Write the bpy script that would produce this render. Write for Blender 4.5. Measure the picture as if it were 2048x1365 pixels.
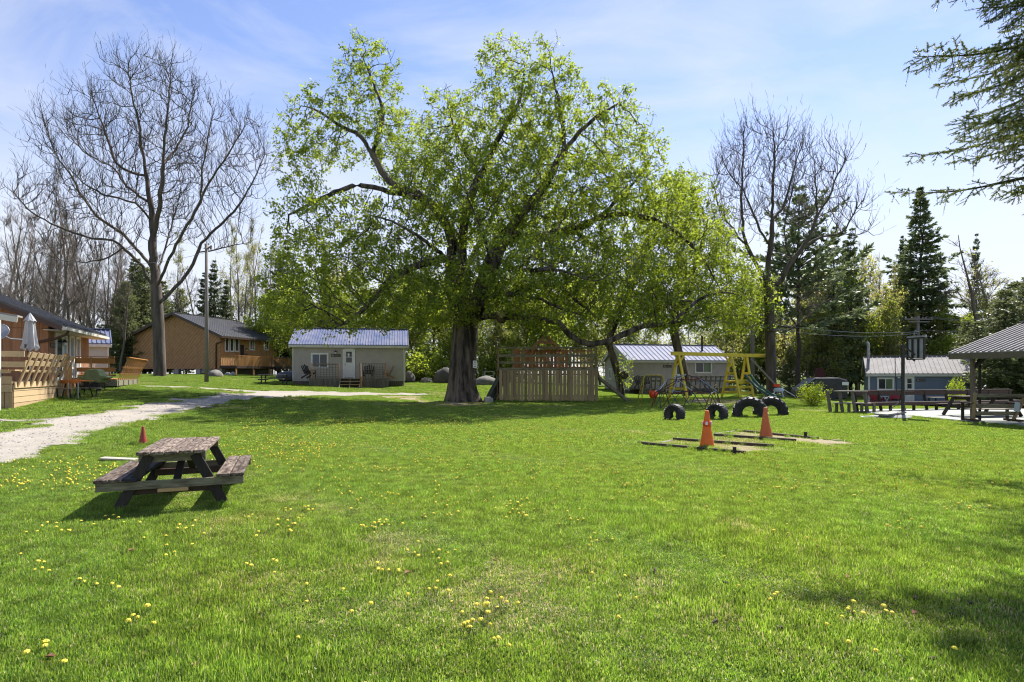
import bpy, bmesh, math, random
import numpy as np
from mathutils import Vector, Matrix
from math import radians as R, sin, cos, pi, tan, atan2, sqrt

random.seed(7)
S = bpy.context.scene
C = S.collection
for _o in list(bpy.data.objects):
    bpy.data.objects.remove(_o, do_unlink=True)

# ---------------------------------------------------------------- camera, sky, sun, exposure
CAM_H, F, CX, HY = 1.65, 1150.0, 1024.0, 750.0
cam = bpy.data.cameras.new('camera')
cam_o = bpy.data.objects.new('camera', cam)
C.objects.link(cam_o)
cam_o.location = (0, 0, CAM_H)
cam_o.rotation_euler = (R(90), 0, 0)
cam.sensor_width = 36.0
cam.lens = F / 2048 * 36
cam.shift_y = (HY - 682.5) / 2048
cam.clip_end = 2000
cam.clip_start = 0.05
S.camera = cam_o

SUN_EL, SUN_AZ = 50.0, 33.0
SKY_STRENGTH, SUN_STRENGTH, EXPOSURE = 0.095, 4.9, 1.12
world = bpy.data.worlds.new('World')
S.world = world
world.use_nodes = True
nt = world.node_tree
nt.nodes.clear()
n_out = nt.nodes.new('ShaderNodeOutputWorld')
n_bg = nt.nodes.new('ShaderNodeBackground')
n_sky = nt.nodes.new('ShaderNodeTexSky')
n_sky.sky_type = 'NISHITA'
n_sky.sun_disc = False
n_sky.sun_elevation = R(SUN_EL)
n_sky.sun_rotation = R(SUN_AZ)
n_sky.air_density = 1.0
n_sky.dust_density = 0.1
n_sky.ozone_density = 2.6
n_bg.inputs['Strength'].default_value = SKY_STRENGTH
# thin cirrus: a noise in the sky's own direction
n_tc = nt.nodes.new('ShaderNodeTexCoord')
n_map = nt.nodes.new('ShaderNodeMapping')
n_map.inputs['Location'].default_value = (0, 1.7, 0.3)
n_map.inputs['Rotation'].default_value = (0.3, 0.5, 0.4)
n_map.inputs['Scale'].default_value = (1.6, 4.2, 6.0)
n_no = nt.nodes.new('ShaderNodeTexNoise')
n_no.inputs['Scale'].default_value = 1.3
n_no.inputs['Detail'].default_value = 7
n_no.inputs['Roughness'].default_value = 0.58
n_no.inputs['Distortion'].default_value = 0.6
n_cr = nt.nodes.new('ShaderNodeMapRange')
n_cr.inputs['From Min'].default_value = 0.44
n_cr.inputs['From Max'].default_value = 0.72
n_cr.inputs['To Min'].default_value = 0.0
n_cr.inputs['To Max'].default_value = 0.50
n_mix = nt.nodes.new('ShaderNodeMix')
n_mix.data_type = 'RGBA'
n_mix.inputs['B'].default_value = (4.5, 4.65, 5.0, 1)
# thin milky veil thickening evenly towards the horizon, all the way round
n_sep = nt.nodes.new('ShaderNodeSeparateXYZ')
n_veil = nt.nodes.new('ShaderNodeMapRange')
n_veil.interpolation_type = 'SMOOTHSTEP'
n_veil.inputs['From Min'].default_value = 0.46
n_veil.inputs['From Max'].default_value = 0.10
n_veil.inputs['To Min'].default_value = 0.0
n_veil.inputs['To Max'].default_value = 0.88
n_scr = nt.nodes.new('ShaderNodeMath')   # 1-(1-a)(1-b)
n_scr.operation = 'MULTIPLY_ADD'
n_inv = nt.nodes.new('ShaderNodeMath')
n_inv.operation = 'SUBTRACT'
n_inv.inputs[0].default_value = 1.0
L = nt.links.new
L(n_tc.outputs['Generated'], n_map.inputs['Vector'])
L(n_tc.outputs['Generated'], n_sep.inputs['Vector'])
L(n_sep.outputs['Z'], n_veil.inputs['Value'])
L(n_map.outputs['Vector'], n_no.inputs['Vector'])
L(n_no.outputs['Fac'], n_cr.inputs['Value'])
L(n_veil.outputs['Result'], n_inv.inputs[1])
L(n_cr.outputs['Result'], n_scr.inputs[0])
L(n_inv.outputs[0], n_scr.inputs[1])
L(n_veil.outputs['Result'], n_scr.inputs[2])
L(n_scr.outputs[0], n_mix.inputs['Factor'])
n_tint = nt.nodes.new('ShaderNodeMix')       # the air's colour, a touch less green
n_tint.data_type = 'RGBA'
n_tint.blend_type = 'MULTIPLY'
n_tint.inputs['Factor'].default_value = 1.0
n_tint.inputs['B'].default_value = (1.07, 0.95, 1.03, 1)
L(n_sky.outputs['Color'], n_tint.inputs['A'])
L(n_tint.outputs['Result'], n_mix.inputs['A'])
L(n_mix.outputs['Result'], n_bg.inputs['Color'])
L(n_bg.outputs['Background'], n_out.inputs['Surface'])

sun = bpy.data.lights.new('sun', 'SUN')
sun.energy = SUN_STRENGTH
sun.angle = R(0.5)
sun.color = (1.0, 0.955, 0.88)
sun_o = bpy.data.objects.new('sun', sun)
C.objects.link(sun_o)
SUNV = Vector((sin(R(SUN_AZ)) * cos(R(SUN_EL)), cos(R(SUN_AZ)) * cos(R(SUN_EL)), sin(R(SUN_EL))))
sun_o.rotation_euler = (-SUNV).to_track_quat('-Z', 'Y').to_euler()
sun_o.location = SUNV * 60

S.view_settings.view_transform = 'Standard'
S.view_settings.look = 'None'
S.view_settings.exposure = EXPOSURE
S.view_settings.gamma = 1.0
S.view_settings.use_curve_mapping = False
S.render.engine = 'CYCLES'
S.cycles.max_bounces = 7
S.cycles.diffuse_bounces = 4
S.cycles.glossy_bounces = 2
S.cycles.transmission_bounces = 4
S.cycles.transparent_max_bounces = 6
S.cycles.use_denoising = True
S.cycles.pixel_filter_type = 'BLACKMAN_HARRIS'
S.cycles.filter_width = 1.15
S.cycles.caustics_reflective = False
S.cycles.caustics_refractive = False
S.cycles.sample_clamp_indirect = 6.0

# ---------------------------------------------------------------- terrain
_ctl = [
    (0, 0, 0), (-6, 0, 0), (6, 0, 0), (14, 2, 0), (-14, 0, .05), (0, 8, 0), (6, 8, 0), (-5, 8, 0), (-10, 9, .02), (14, 9, 0),
    (0, 16, 0), (8, 15, 0), (-8, 14, .02), (-13, 15.5, .22), (-16, 18.5, .56), (-18.5, 23.6, .70), (-12, 20, .22), (0, 24, 0), (10, 21, 0), (16, 19, 0),
    (15, 25, 0), (22, 26, -.05), (25, 17, 0), (-19.4, 28, 1.0), (-22.2, 33.6, 1.12), (-21.3, 40, 1.1), (-29.5, 48, 1.5), (-28.9, 57, 1.65),
    (-38, 59, 1.7), (-27, 65, 1.5), (-16.8, 44, .92), (-8.2, 44, .68), (-10, 34, .30), (-4, 32, .05), (-3, 36.5, 0.06), (5, 35, 0), (-4, 48, .85), (3, 48, .7),
    (10, 38, 0), (9.8, 48, .0), (19, 50, 0), (15, 36, 0), (18.9, 42, .12), (18, 29.6, 0), (28, 46, -.75), (36, 46, -.8), (24, 38, -.35), (42, 50, -.8),
    (-30, 20, .8), (-34, 36, 1.4), (-60, 50, 1.8), (-50, 90, 1.8), (0, 75, .8), (40, 75, -.6), (75, 60, -.8), (60, 20, -.3), (-60, 10, .8),
    (0, 120, .8), (-90, 120, 1.6), (90, 120, -.6), (0, -40, 0), (-60, -40, .3), (60, -40, -.1), (0, 230, .8), (-220, 200, 1.4), (220, 200, -.4), (220, -40, 0), (-220, -40, .6),
]
_cp = np.array(_ctl, float)


def _tps(r2):
    return np.where(r2 > 1e-9, 0.5 * r2 * np.log(np.maximum(r2, 1e-9)), 0.0)


_NC = len(_cp)
_A = np.zeros((_NC + 3, _NC + 3))
_A[:_NC, :_NC] = _tps(((_cp[:, None, :2] - _cp[None, :, :2]) ** 2).sum(-1)) + np.eye(_NC) * 8.0
_A[:_NC, _NC] = 1
_A[:_NC, _NC + 1:] = _cp[:, :2]
_A[_NC:, :_NC] = _A[:_NC, _NC:].T
_TW = np.linalg.solve(_A, np.concatenate([_cp[:, 2], np.zeros(3)]))


def ZA(xy):
    xy = np.asarray(xy, float)
    out = np.empty(len(xy))
    for i in range(0, len(xy), 20000):
        q = xy[i:i + 20000]
        k = _tps(((q[:, None, :] - _cp[None, :, :2]) ** 2).sum(-1))
        out[i:i + 20000] = k @ _TW[:_NC] + _TW[_NC] + q @ _TW[_NC + 1:]
    return out


def Z(x, y):
    return float(ZA([(x, y)])[0])


def W(px, py, d):
    "the world point seen at picture position px, py at distance d along the view axis"
    return Vector(((px - CX) / F * d, d, CAM_H - (py - HY) / F * d))


def GX(px, d):
    "ground point under picture column px at distance d"
    x = (px - CX) / F * d
    return Vector((x, d, Z(x, d)))


def G(px, py):
    "ground point seen at px, py"
    d = 2.0
    while d < 140:
        x = (px - CX) / F * d
        if CAM_H - (py - HY) / F * d <= Z(x, d):
            break
        d += 0.1
    return GX(px, d)


# ---------------------------------------------------------------- mesh helpers
def link(o):
    C.objects.link(o)
    return o


def tag(o, label, cat, group=None, kind=None):
    if label:
        o['label'] = label
    if cat:
        o['category'] = cat
    if group:
        o['group'] = group
    if kind:
        o['kind'] = kind
    return o


def thing(name, label, cat, loc=(0, 0, 0), rotz=0.0, group=None):
    o = bpy.data.objects.new(name, None)
    o.empty_display_size = 0.2
    o.location = loc
    o.rotation_euler = (0, 0, rotz)
    link(o)
    return tag(o, label, cat, group)


def root_matrix(o):
    return Matrix.Translation(o.location) @ o.rotation_euler.to_matrix().to_4x4()


class MB:
    def __init__(s):
        s.v, s.f = [], []

    def add(s, vs, fs):
        b = len(s.v)
        s.v.extend([tuple(v) for v in vs])
        s.f.extend([tuple(i + b for i in f) for f in fs])
        return s

    def box(s, c, sz, rot=None):
        hx, hy, hz = sz[0] / 2, sz[1] / 2, sz[2] / 2
        vs = [Vector((x, y, z)) for x in (-hx, hx) for y in (-hy, hy) for z in (-hz, hz)]
        if rot is not None:
            vs = [rot @ v for v in vs]
        c = Vector(c)
        return s.add([v + c for v in vs], [(0, 1, 3, 2), (4, 6, 7, 5), (0, 4, 5, 1), (2, 3, 7, 6), (0, 2, 6, 4), (1, 5, 7, 3)])

    def bar(s, a, b, w, t, up=(0, 0, 1)):
        "beam from a to b: w across (perpendicular to up), t along up"
        a, b = Vector(a), Vector(b)
        d = (b - a).normalized()
        up = Vector(up)
        side = d.cross(up)
        if side.length < 1e-4:
            side = d.cross(Vector((0, 1, 0)))
        side.normalize()
        u = side.cross(d).normalized()
        side, u = side * (w / 2), u * (t / 2)
        vs = [a - side - u, a + side - u, a + side + u, a - side + u, b - side - u, b + side - u, b + side + u, b - side + u]
        return s.add(vs, [(0, 3, 2, 1), (4, 5, 6, 7), (0, 1, 5, 4), (1, 2, 6, 5), (2, 3, 7, 6), (3, 0, 4, 7)])

    def tube(s, pts, r, n=8, closed=False):
        pts = [Vector(p) for p in pts]
        rs = list(r) if hasattr(r, '__len__') else [r] * len(pts)
        m = len(pts)
        rings = []
        u = None
        for i in range(m):
            if closed:
                t = pts[(i + 1) % m] - pts[i - 1]
            else:
                t = pts[min(i + 1, m - 1)] - pts[max(i - 1, 0)]
            t.normalize()
            if u is None:
                u = t.orthogonal().normalized()
            u = (u - t * u.dot(t)).normalized()
            w = t.cross(u)
            rings.append([pts[i] + (u * cos(2 * pi * k / n) + w * sin(2 * pi * k / n)) * rs[i] for k in range(n)])
        vs = [v for rg in rings for v in rg]
        fs = []
        for i in range(m if closed else m - 1):
            j = (i + 1) % m
            for k in range(n):
                k2 = (k + 1) % n
                fs.append((i * n + k, i * n + k2, j * n + k2, j * n + k))
        if not closed:
            fs.append(tuple(range(n - 1, -1, -1)))
            fs.append(tuple((m - 1) * n + k for k in range(n)))
        return s.add(vs, fs)

    def lathe(s, prof, c=(0, 0, 0), n=16, rot=None):
        c = Vector(c)
        vs = []
        for r, z in prof:
            for k in range(n):
                v = Vector((r * cos(2 * pi * k / n), r * sin(2 * pi * k / n), z))
                if rot is not None:
                    v = rot @ v
                vs.append(v + c)
        fs = []
        for i in range(len(prof) - 1):
            for k in range(n):
                k2 = (k + 1) % n
                fs.append((i * n + k, i * n + k2, (i + 1) * n + k2, (i + 1) * n + k))
        fs.append(tuple(range(n - 1, -1, -1)))
        fs.append(tuple((len(prof) - 1) * n + k for k in range(n)))
        return s.add(vs, fs)

    def prism(s, poly, vec):
        vec = Vector(vec)
        poly = [Vector(p) for p in poly]
        n = len(poly)
        fs = [tuple(range(n - 1, -1, -1)), tuple(range(n, 2 * n))]
        for k in range(n):
            k2 = (k + 1) % n
            fs.append((k, k2, n + k2, n + k))
        return s.add(poly + [p + vec for p in poly], fs)

    def quad(s, *vs):
        return s.add(vs, [tuple(range(len(vs)))])

    def obj(s, name, mat, parent=None, smooth=False, bevel=0.0, world=False, recalc=True):
        me = bpy.data.meshes.new(name)
        vs = s.v
        if world and parent is not None:
            top = parent
            mi = root_matrix(top)
            while top.parent is not None:
                top = top.parent
                mi = root_matrix(top) @ mi
            mi = mi.inverted()
            vs = [tuple(mi @ Vector(v)) for v in vs]
        me.from_pydata(vs, [], s.f)
        if recalc:
            bm = bmesh.new()
            bm.from_mesh(me)
            bmesh.ops.recalc_face_normals(bm, faces=bm.faces)
            bm.to_mesh(me)
            bm.free()
        if smooth:
            me.polygons.foreach_set('use_smooth', [True] * len(me.polygons))
        me.materials.append(mat)
        o = bpy.data.objects.new(name, me)
        if parent is not None:
            o.parent = parent
        link(o)
        if bevel:
            b = o.modifiers.new('bevel', 'BEVEL')
            b.width = bevel
            b.segments = 1
            b.limit_method = 'ANGLE'
        return o


def np_mesh(name, V, faces_n, mat, parent=None, smooth=False, var=None, mi=None, mats=None):
    "mesh from numpy: V (n,3), faces_n (m,k) with one k"
    me = bpy.data.meshes.new(name)
    nv, (nf, k) = len(V), faces_n.shape
    me.vertices.add(nv)
    me.vertices.foreach_set('co', np.ascontiguousarray(V, dtype=np.float32).ravel())
    me.loops.add(nf * k)
    me.loops.foreach_set('vertex_index', np.ascontiguousarray(faces_n, dtype=np.int32).ravel())
    me.polygons.add(nf)
    me.polygons.foreach_set('loop_start', np.arange(0, nf * k, k, dtype=np.int32))
    me.polygons.foreach_set('loop_total', np.full(nf, k, dtype=np.int32))
    if mi is not None:
        me.polygons.foreach_set('material_index', mi.astype(np.int32))
    me.polygons.foreach_set('use_smooth', np.full(nf, smooth))
    me.update(calc_edges=True)
    if var is not None:
        a = me.attributes.new('var', 'FLOAT', 'POINT')
        a.data.foreach_set('value', var.astype(np.float32))
    for m in (mats or [mat]):
        me.materials.append(m)
    o = bpy.data.objects.new(name, me)
    if parent is not None:
        o.parent = parent
    link(o)
    return o


def dup(root, loc, rotz=None, label=None, scale=None):
    r = root.copy()
    link(r)
    r.location = loc
    if rotz is not None:
        r.rotation_euler = (0, 0, rotz)
    if scale is not None:
        r.scale = scale if hasattr(scale, '__len__') else (scale,) * 3
    if label:
        r['label'] = label
    for ch in list(root.children):
        c = ch.copy()
        link(c)
        c.parent = r
        for g in list(ch.children):
            d = g.copy()
            link(d)
            d.parent = c
    return r


# ---------------------------------------------------------------- materials
def _mat(name):
    m = bpy.data.materials.new(name)
    m.use_nodes = True
    t = m.node_tree
    return m, t, t.nodes['Principled BSDF'], t.links.new


def rgb(c):
    return (c[0], c[1], c[2], 1.0)


def paint(name, c, rough=0.6, c2=None, scale=6.0, metal=0.0, bump=0.0, coords='Object', stretch=(1, 1, 1), lo=0.35, hi=0.65, spec=0.4, jitter=0.0):
    "plain or mottled surface: colour c, wear or other second colour c2 from a stretched noise"
    m, t, b, ln = _mat(name)
    b.inputs['Roughness'].default_value = rough
    b.inputs['Metallic'].default_value = metal
    b.inputs['Specular IOR Level'].default_value = spec
    b.inputs['Base Color'].default_value = rgb(c)
    col = None
    if c2 is not None or bump:
        tc = t.nodes.new('ShaderNodeTexCoord')
        mp = t.nodes.new('ShaderNodeMapping')
        mp.inputs['Scale'].default_value = stretch
        no = t.nodes.new('ShaderNodeTexNoise')
        no.inputs['Scale'].default_value = scale
        no.inputs['Detail'].default_value = 6
        no.inputs['Roughness'].default_value = 0.65
        ln(tc.outputs[coords], mp.inputs['Vector'])
        ln(mp.outputs['Vector'], no.inputs['Vector'])
        if c2 is not None:
            mr = t.nodes.new('ShaderNodeMapRange')
            mr.inputs['From Min'].default_value = lo
            mr.inputs['From Max'].default_value = hi
            ln(no.outputs['Fac'], mr.inputs['Value'])
            mx = t.nodes.new('ShaderNodeMix')
            mx.data_type = 'RGBA'
            mx.inputs['A'].default_value = rgb(c)
            mx.inputs['B'].default_value = rgb(c2)
            ln(mr.outputs['Result'], mx.inputs['Factor'])
            col = mx.outputs['Result']
        if bump:
            bp = t.nodes.new('ShaderNodeBump')
            bp.inputs['Strength'].default_value = bump
            bp.inputs['Distance'].default_value = 0.02 if scale > 2 else 0.06
            ln(no.outputs['Fac'], bp.inputs['Height'])
            ln(bp.outputs['Normal'], b.inputs['Normal'])
    if jitter:
        oi = t.nodes.new('ShaderNodeObjectInfo')
        mr2 = t.nodes.new('ShaderNodeMapRange')
        mr2.inputs['To Min'].default_value = 1 - jitter
        mr2.inputs['To Max'].default_value = 1 + jitter
        ln(oi.outputs['Random'], mr2.inputs['Value'])
        hs = t.nodes.new('ShaderNodeHueSaturation')
        hs.inputs['Color'].default_value = rgb(c)
        if col is not None:
            ln(col, hs.inputs['Color'])
        ln(mr2.outputs['Result'], hs.inputs['Value'])
        col = hs.outputs['Color']
    if col is not None:
        ln(col, b.inputs['Base Color'])
    return m


def wood(name, c, c2, axis='x', rough=0.8, jitter=0.22, scale=9.0, bump=0.35):
    st = {'x': (.12, 1, 1), 'y': (1, .12, 1), 'z': (1, 1, .12)}[axis]
    return paint(name, c, rough, c2, scale=scale, bump=bump, stretch=tuple(3 * v for v in st), lo=.3, hi=.72, spec=.25, jitter=jitter)


def leafmat(name, c1, c2, c3=None, trans=0.45, rough=0.5):
    "thin leaf: diffuse + light let through, colour from the per-leaf 'var' attribute"
    m = bpy.data.materials.new(name)
    m.use_nodes = True
    t = m.node_tree
    t.nodes.clear()
    ln = t.links.new
    out = t.nodes.new('ShaderNodeOutputMaterial')
    at = t.nodes.new('ShaderNodeAttribute')
    at.attribute_name = 'var'
    cr = t.nodes.new('ShaderNodeValToRGB')
    cr.color_ramp.elements[0].color = rgb(c1)
    cr.color_ramp.elements[1].color = rgb(c2)
    if c3 is not None:
        cr.color_ramp.elements[1].position = 0.86
        e = cr.color_ramp.elements.new(0.93)
        e.color = rgb(c3)
    ln(at.outputs['Fac'], cr.inputs['Fac'])
    df = t.nodes.new('ShaderNodeBsdfPrincipled')
    df.inputs['Roughness'].default_value = rough
    df.inputs['Specular IOR Level'].default_value = 0.3
    tr = t.nodes.new('ShaderNodeBsdfTranslucent')
    hs = t.nodes.new('ShaderNodeHueSaturation')
    hs.inputs['Hue'].default_value = 0.485
    hs.inputs['Saturation'].default_value = 1.1
    hs.inputs['Value'].default_value = 2.0
    ln(cr.outputs['Color'], hs.inputs['Color'])
    ln(cr.outputs['Color'], df.inputs['Base Color'])
    ln(hs.outputs['Color'], tr.inputs['Color'])
    mx = t.nodes.new('ShaderNodeMixShader')
    mx.inputs['Fac'].default_value = trans
    ln(df.outputs['BSDF'], mx.inputs[1])
    ln(tr.outputs['BSDF'], mx.inputs[2])
    ln(mx.outputs['Shader'], out.inputs['Surface'])
    return m


def glassmat(name, c, rough=0.06):
    m, t, b, ln = _mat(name)
    b.inputs['Base Color'].default_value = rgb(c)
    b.inputs['Roughness'].default_value = rough
    b.inputs['Specular IOR Level'].default_value = 0.4
    return m


M = {}
M['white'] = paint('white_paint', (.74, .74, .73), .5, (.62, .61, .58), scale=3)
M['cream'] = paint('cream_trim', (.60, .58, .50), .5, (.48, .46, .40), scale=2)
M['black'] = paint('black_metal', (.018, .018, .02), .45, (.04, .035, .03), scale=10)
M['glass'] = glassmat('window_glass', (.03, .035, .04))
M['glass_green'] = glassmat('window_glass_green_curtain', (.10, .15, .07), .12)
M['glass_pale'] = glassmat('window_glass_pale_blind', (.30, .32, .33), .12)
M['glass_blue'] = glassmat('window_glass_blue', (.05, .07, .12), .08)
M['tan_siding'] = paint('tan_vinyl_siding', (.43, .39, .345), .55, (.35, .32, .285), scale=1.2)
M['tan_siding_pale'] = paint('pale_tan_vinyl_siding', (.40, .38, .32), .55, (.33, .31, .27), scale=1.2)
M['blue_siding'] = paint('blue_vinyl_siding', (.125, .165, .225), .5, (.10, .14, .19), scale=1.2)
M['paleblue_siding'] = paint('pale_blue_vinyl_siding', (.30, .36, .43), .5, (.26, .31, .38), scale=1.2)
M['white_siding'] = paint('white_vinyl_siding', (.58, .59, .58), .5, (.48, .49, .48), scale=1.2)
M['brown_boards'] = paint('brown_board_wall', (.33, .165, .085), .75, (.23, .11, .055), scale=3.5, stretch=(2.5, 2.5, .3), bump=.2, jitter=.12)
M['orange_boards'] = paint('orange_stained_board_wall', (.44, .245, .115), .7, (.34, .18, .08), scale=2.5, bump=.15, jitter=.10)
M['roof_blue'] = paint('blue_steel_roof', (.085, .115, .225), .5, (.22, .225, .30), scale=.9, spec=.25)  # pale mottling stands in for tree reflections, put into the colour
M['roof_lavender'] = paint('faded_blue_steel_roof', (.24, .26, .37), .75, (.32, .32, .40), scale=.8, spec=.08)
M['roof_grey'] = paint('grey_steel_roof', (.31, .295, .285), .75, (.24, .225, .215), scale=1.5, spec=.08)
M['roof_dark'] = paint('dark_steel_roof', (.05, .053, .065), .45, (.085, .083, .085), scale=1.4, spec=.4)
M['brown_trim'] = paint('brown_trim', (.075, .04, .028), .5, (.055, .03, .022), scale=4)
M['soffit_brown'] = paint('brown_soffit', (.15, .085, .06), .6, (.12, .065, .05), scale=4)
M['concrete'] = paint('concrete', (.36, .35, .33), .9, (.27, .265, .25), scale=3, bump=.2)
M['stone'] = paint('field_stone', (.20, .185, .165), .9, (.10, .095, .085), scale=2.4, bump=.8)
M['stone_dark'] = paint('dark_field_stone', (.085, .08, .072), .9, (.045, .043, .04), scale=3, bump=.8)
M['wood_grey'] = wood('weathered_grey_wood', (.26, .235, .20), (.135, .115, .095), 'x')
M['wood_grey_y'] = paint('weathered_grey_plank', (.27, .22, .18), .85, (.055, .036, .029), scale=6, bump=.7, stretch=(5, .8, 5), lo=.34, hi=.60, spec=.15, jitter=.38)
M['wood_grey_z'] = wood('weathered_grey_upright', (.19, .17, .145), (.10, .088, .072), 'z')
M['wood_green_x'] = paint('mossy_grey_beam', (.26, .245, .165), .85, (.10, .088, .062), scale=5, bump=.5, stretch=(.8, 4, 4), lo=.36, hi=.66, spec=.15, jitter=.15)
M['wood_green_z'] = wood('mossy_grey_slat', (.35, .265, .15), (.215, .16, .088), 'z', jitter=.28)
M['wood_dark'] = wood('dark_wet_wood', (.045, .038, .034), (.022, .019, .018), 'z')
M['wood_dark_x'] = wood('dark_brown_plank', (.085, .058, .046), (.045, .030, .025), 'x')
M['pit_timber'] = wood('pit_timber', (.10, .072, .052), (.045, .032, .025), 'x')
M['wood_black_y'] = wood('black_wet_plank', (.020, .021, .026), (.035, .035, .04), 'y')
M['wood_new_x'] = wood('new_pale_lumber', (.50, .37, .22), (.40, .28, .155), 'x', jitter=.12)
M['wood_new_z'] = wood('new_pale_lumber_upright', (.42, .30, .17), (.30, .205, .115), 'z', jitter=.15)
M['wood_stain_x'] = wood('orange_stained_rail', (.42, .20, .065), (.30, .13, .04), 'x', jitter=.12)
M['wood_stain_z'] = wood('orange_stained_picket', (.50, .29, .11), (.36, .19, .065), 'z', jitter=.12)
M['wood_red_z'] = wood('reddish_fence_board', (.38, .205, .10), (.25, .135, .065), 'z', jitter=.18)
M['wood_red_x'] = wood('reddish_fence_rail', (.37, .21, .11), (.25, .135, .065), 'x', jitter=.15)
M['wood_yellowish_x'] = wood('yellowish_block', (.44, .30, .14), (.36, .24, .11), 'x', jitter=0)
M['pole_wood'] = wood('utility_pole_wood', (.24, .215, .19), (.15, .135, .12), 'z', jitter=.1, scale=5)
M['yellow'] = paint('yellow_painted_wood', (.72, .56, .04), .55, (.46, .35, .06), scale=7, lo=.5, hi=.75, jitter=.06)
M['yellow_tube'] = paint('yellow_painted_tube', (.55, .45, .06), .45, (.42, .33, .05), scale=8)
M['red'] = paint('red_plastic', (.42, .02, .03), .45, (.33, .015, .025), scale=5)
M['orange_cone'] = paint('orange_cone_rubber', (.82, .155, .010), .5, (.68, .12, .010), scale=6)
M['cone_faded'] = paint('faded_orange_cone_rubber', (.52, .125, .035), .6, (.66, .26, .12), scale=22, lo=.55, hi=.72)
M['cone_red'] = paint('red_cone_rubber', (.36, .045, .035), .6, (.27, .035, .03), scale=8)
M['cone_band'] = paint('bright_orange_band', (.80, .075, .012), .4)
M['rubber'] = paint('tyre_rubber', (.014, .014, .015), .62, (.060, .056, .050), scale=9, bump=.25, spec=.5, lo=.48, hi=.75)
M['slide_green'] = paint('green_plastic', (.045, .13, .085), .4, (.035, .10, .065), scale=4)
M['slide_dark'] = paint('dark_green_plastic', (.035, .05, .035), .5, (.055, .07, .045), scale=6)
M['bar_red'] = paint('red_painted_steel', (.20, .022, .022), .4, (.13, .02, .02), scale=12)
M['bar_blue'] = paint('blue_painted_steel', (.025, .032, .085), .4, (.02, .022, .045), scale=12)
M['bar_white'] = paint('pale_painted_steel', (.34, .40, .46), .4, (.24, .28, .32), scale=12)
M['bar_green'] = paint('green_painted_steel', (.03, .07, .05), .4, (.025, .05, .04), scale=12)
M['canvas'] = paint('grey_canvas', (.40, .41, .43), .85, (.33, .34, .36), scale=4)
M['bbq_cover'] = paint('faded_green_cover', (.26, .30, .12), .7, (.18, .21, .09), scale=5, bump=.4)
M['orange_paint'] = paint('orange_painted_board', (.62, .19, .025), .5, (.5, .14, .02), scale=5)
M['court'] = paint('court_concrete', (.33, .335, .305), .9, (.26, .285, .26), scale=1.1, bump=.1)
M['paper'] = paint('paper', (.72, .72, .70), .7)
M['ink'] = paint('dark_print', (.05, .05, .055), .7)
M['sign_dark'] = paint('dark_sign_board', (.05, .038, .032), .6, (.07, .055, .045), scale=8)
M['sign_light'] = paint('pale_sign_letters', (.55, .53, .50), .6)
M['sign_grey'] = paint('grey_sign_letters', (.22, .20, .185), .6)
M['rust'] = paint('dark_red_board', (.075, .018, .014), .8, (.045, .012, .01), scale=6)
M['tarp'] = paint('black_tarp', (.016, .016, .02), .4, (.03, .03, .036), scale=3, bump=.5)
M['tarp_blue'] = paint('dark_blue_tarp', (.03, .035, .055), .4, (.045, .05, .075), scale=3, bump=.5)
M['wire'] = paint('grey_wire', (.33, .33, .34), .5)
M['steel'] = paint('galvanised_steel', (.40, .41, .42), .4, (.30, .31, .32), scale=5, metal=.5)
M['tan_bark'] = paint('grey_bark', (.135, .108, .085), .9, (.05, .04, .032), scale=1.7, stretch=(2.2, 2.2, .35), bump=1.0)
M['maple_bark'] = paint('maple_bark', (.165, .135, .105), .9, (.022, .018, .015), scale=1.5, stretch=(2.0, 2.0, .34), bump=1.6, lo=.40, hi=.60)
M['twig_bark'] = paint('grey_twig_bark', (.17, .14, .112), .9, (.10, .08, .065), scale=2, stretch=(2, 2, .4))
M['pale_bark'] = paint('pale_brown_bark', (.23, .195, .165), .9, (.14, .115, .095), scale=2.4, stretch=(2, 2, .35), bump=.6)
M['conifer_bark'] = paint('conifer_bark', (.07, .055, .045), .9, (.04, .03, .026), scale=3, stretch=(2, 2, .5), bump=.6)
M['cut_wood'] = paint('fresh_cut_wood', (.50, .38, .24), .8, (.40, .29, .17), scale=9)
# ---------------------------------------------------------------- ground, road, court, lawn
def inside(poly, X, Y):
    poly = np.asarray(poly)
    c = np.zeros(len(X), bool)
    n = len(poly)
    j = n - 1
    for i in range(n):
        xi, yi = poly[i]
        xj, yj = poly[j]
        m = ((yi > Y) != (yj > Y)) & (X < (xj - xi) * (Y - yi) / (yj - yi + 1e-12) + xi)
        c ^= m
        j = i
    return c


def sheet_grid(x0, x1, y0, y1, step, keep=None, lift=0.0):
    xs = np.arange(x0, x1 + 1e-6, step)
    ys = np.arange(y0, y1 + 1e-6, step)
    gx, gy = np.meshgrid(xs, ys)
    V = np.stack([gx.ravel(), gy.ravel()], 1)
    z = ZA(V) + lift
    nx = len(xs)
    i = (np.arange(len(ys) - 1)[:, None] * nx + np.arange(nx - 1)[None, :]).ravel()
    Fq = np.stack([i, i + 1, i + nx + 1, i + nx], 1)
    if keep is not None:
        cc = V[Fq].mean(1)
        Fq = Fq[keep(cc[:, 0], cc[:, 1])]
    V3 = np.concatenate([V, z[:, None]], 1)
    u, inv = np.unique(Fq, return_inverse=True)
    return V3[u], inv.reshape(Fq.shape)


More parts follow.
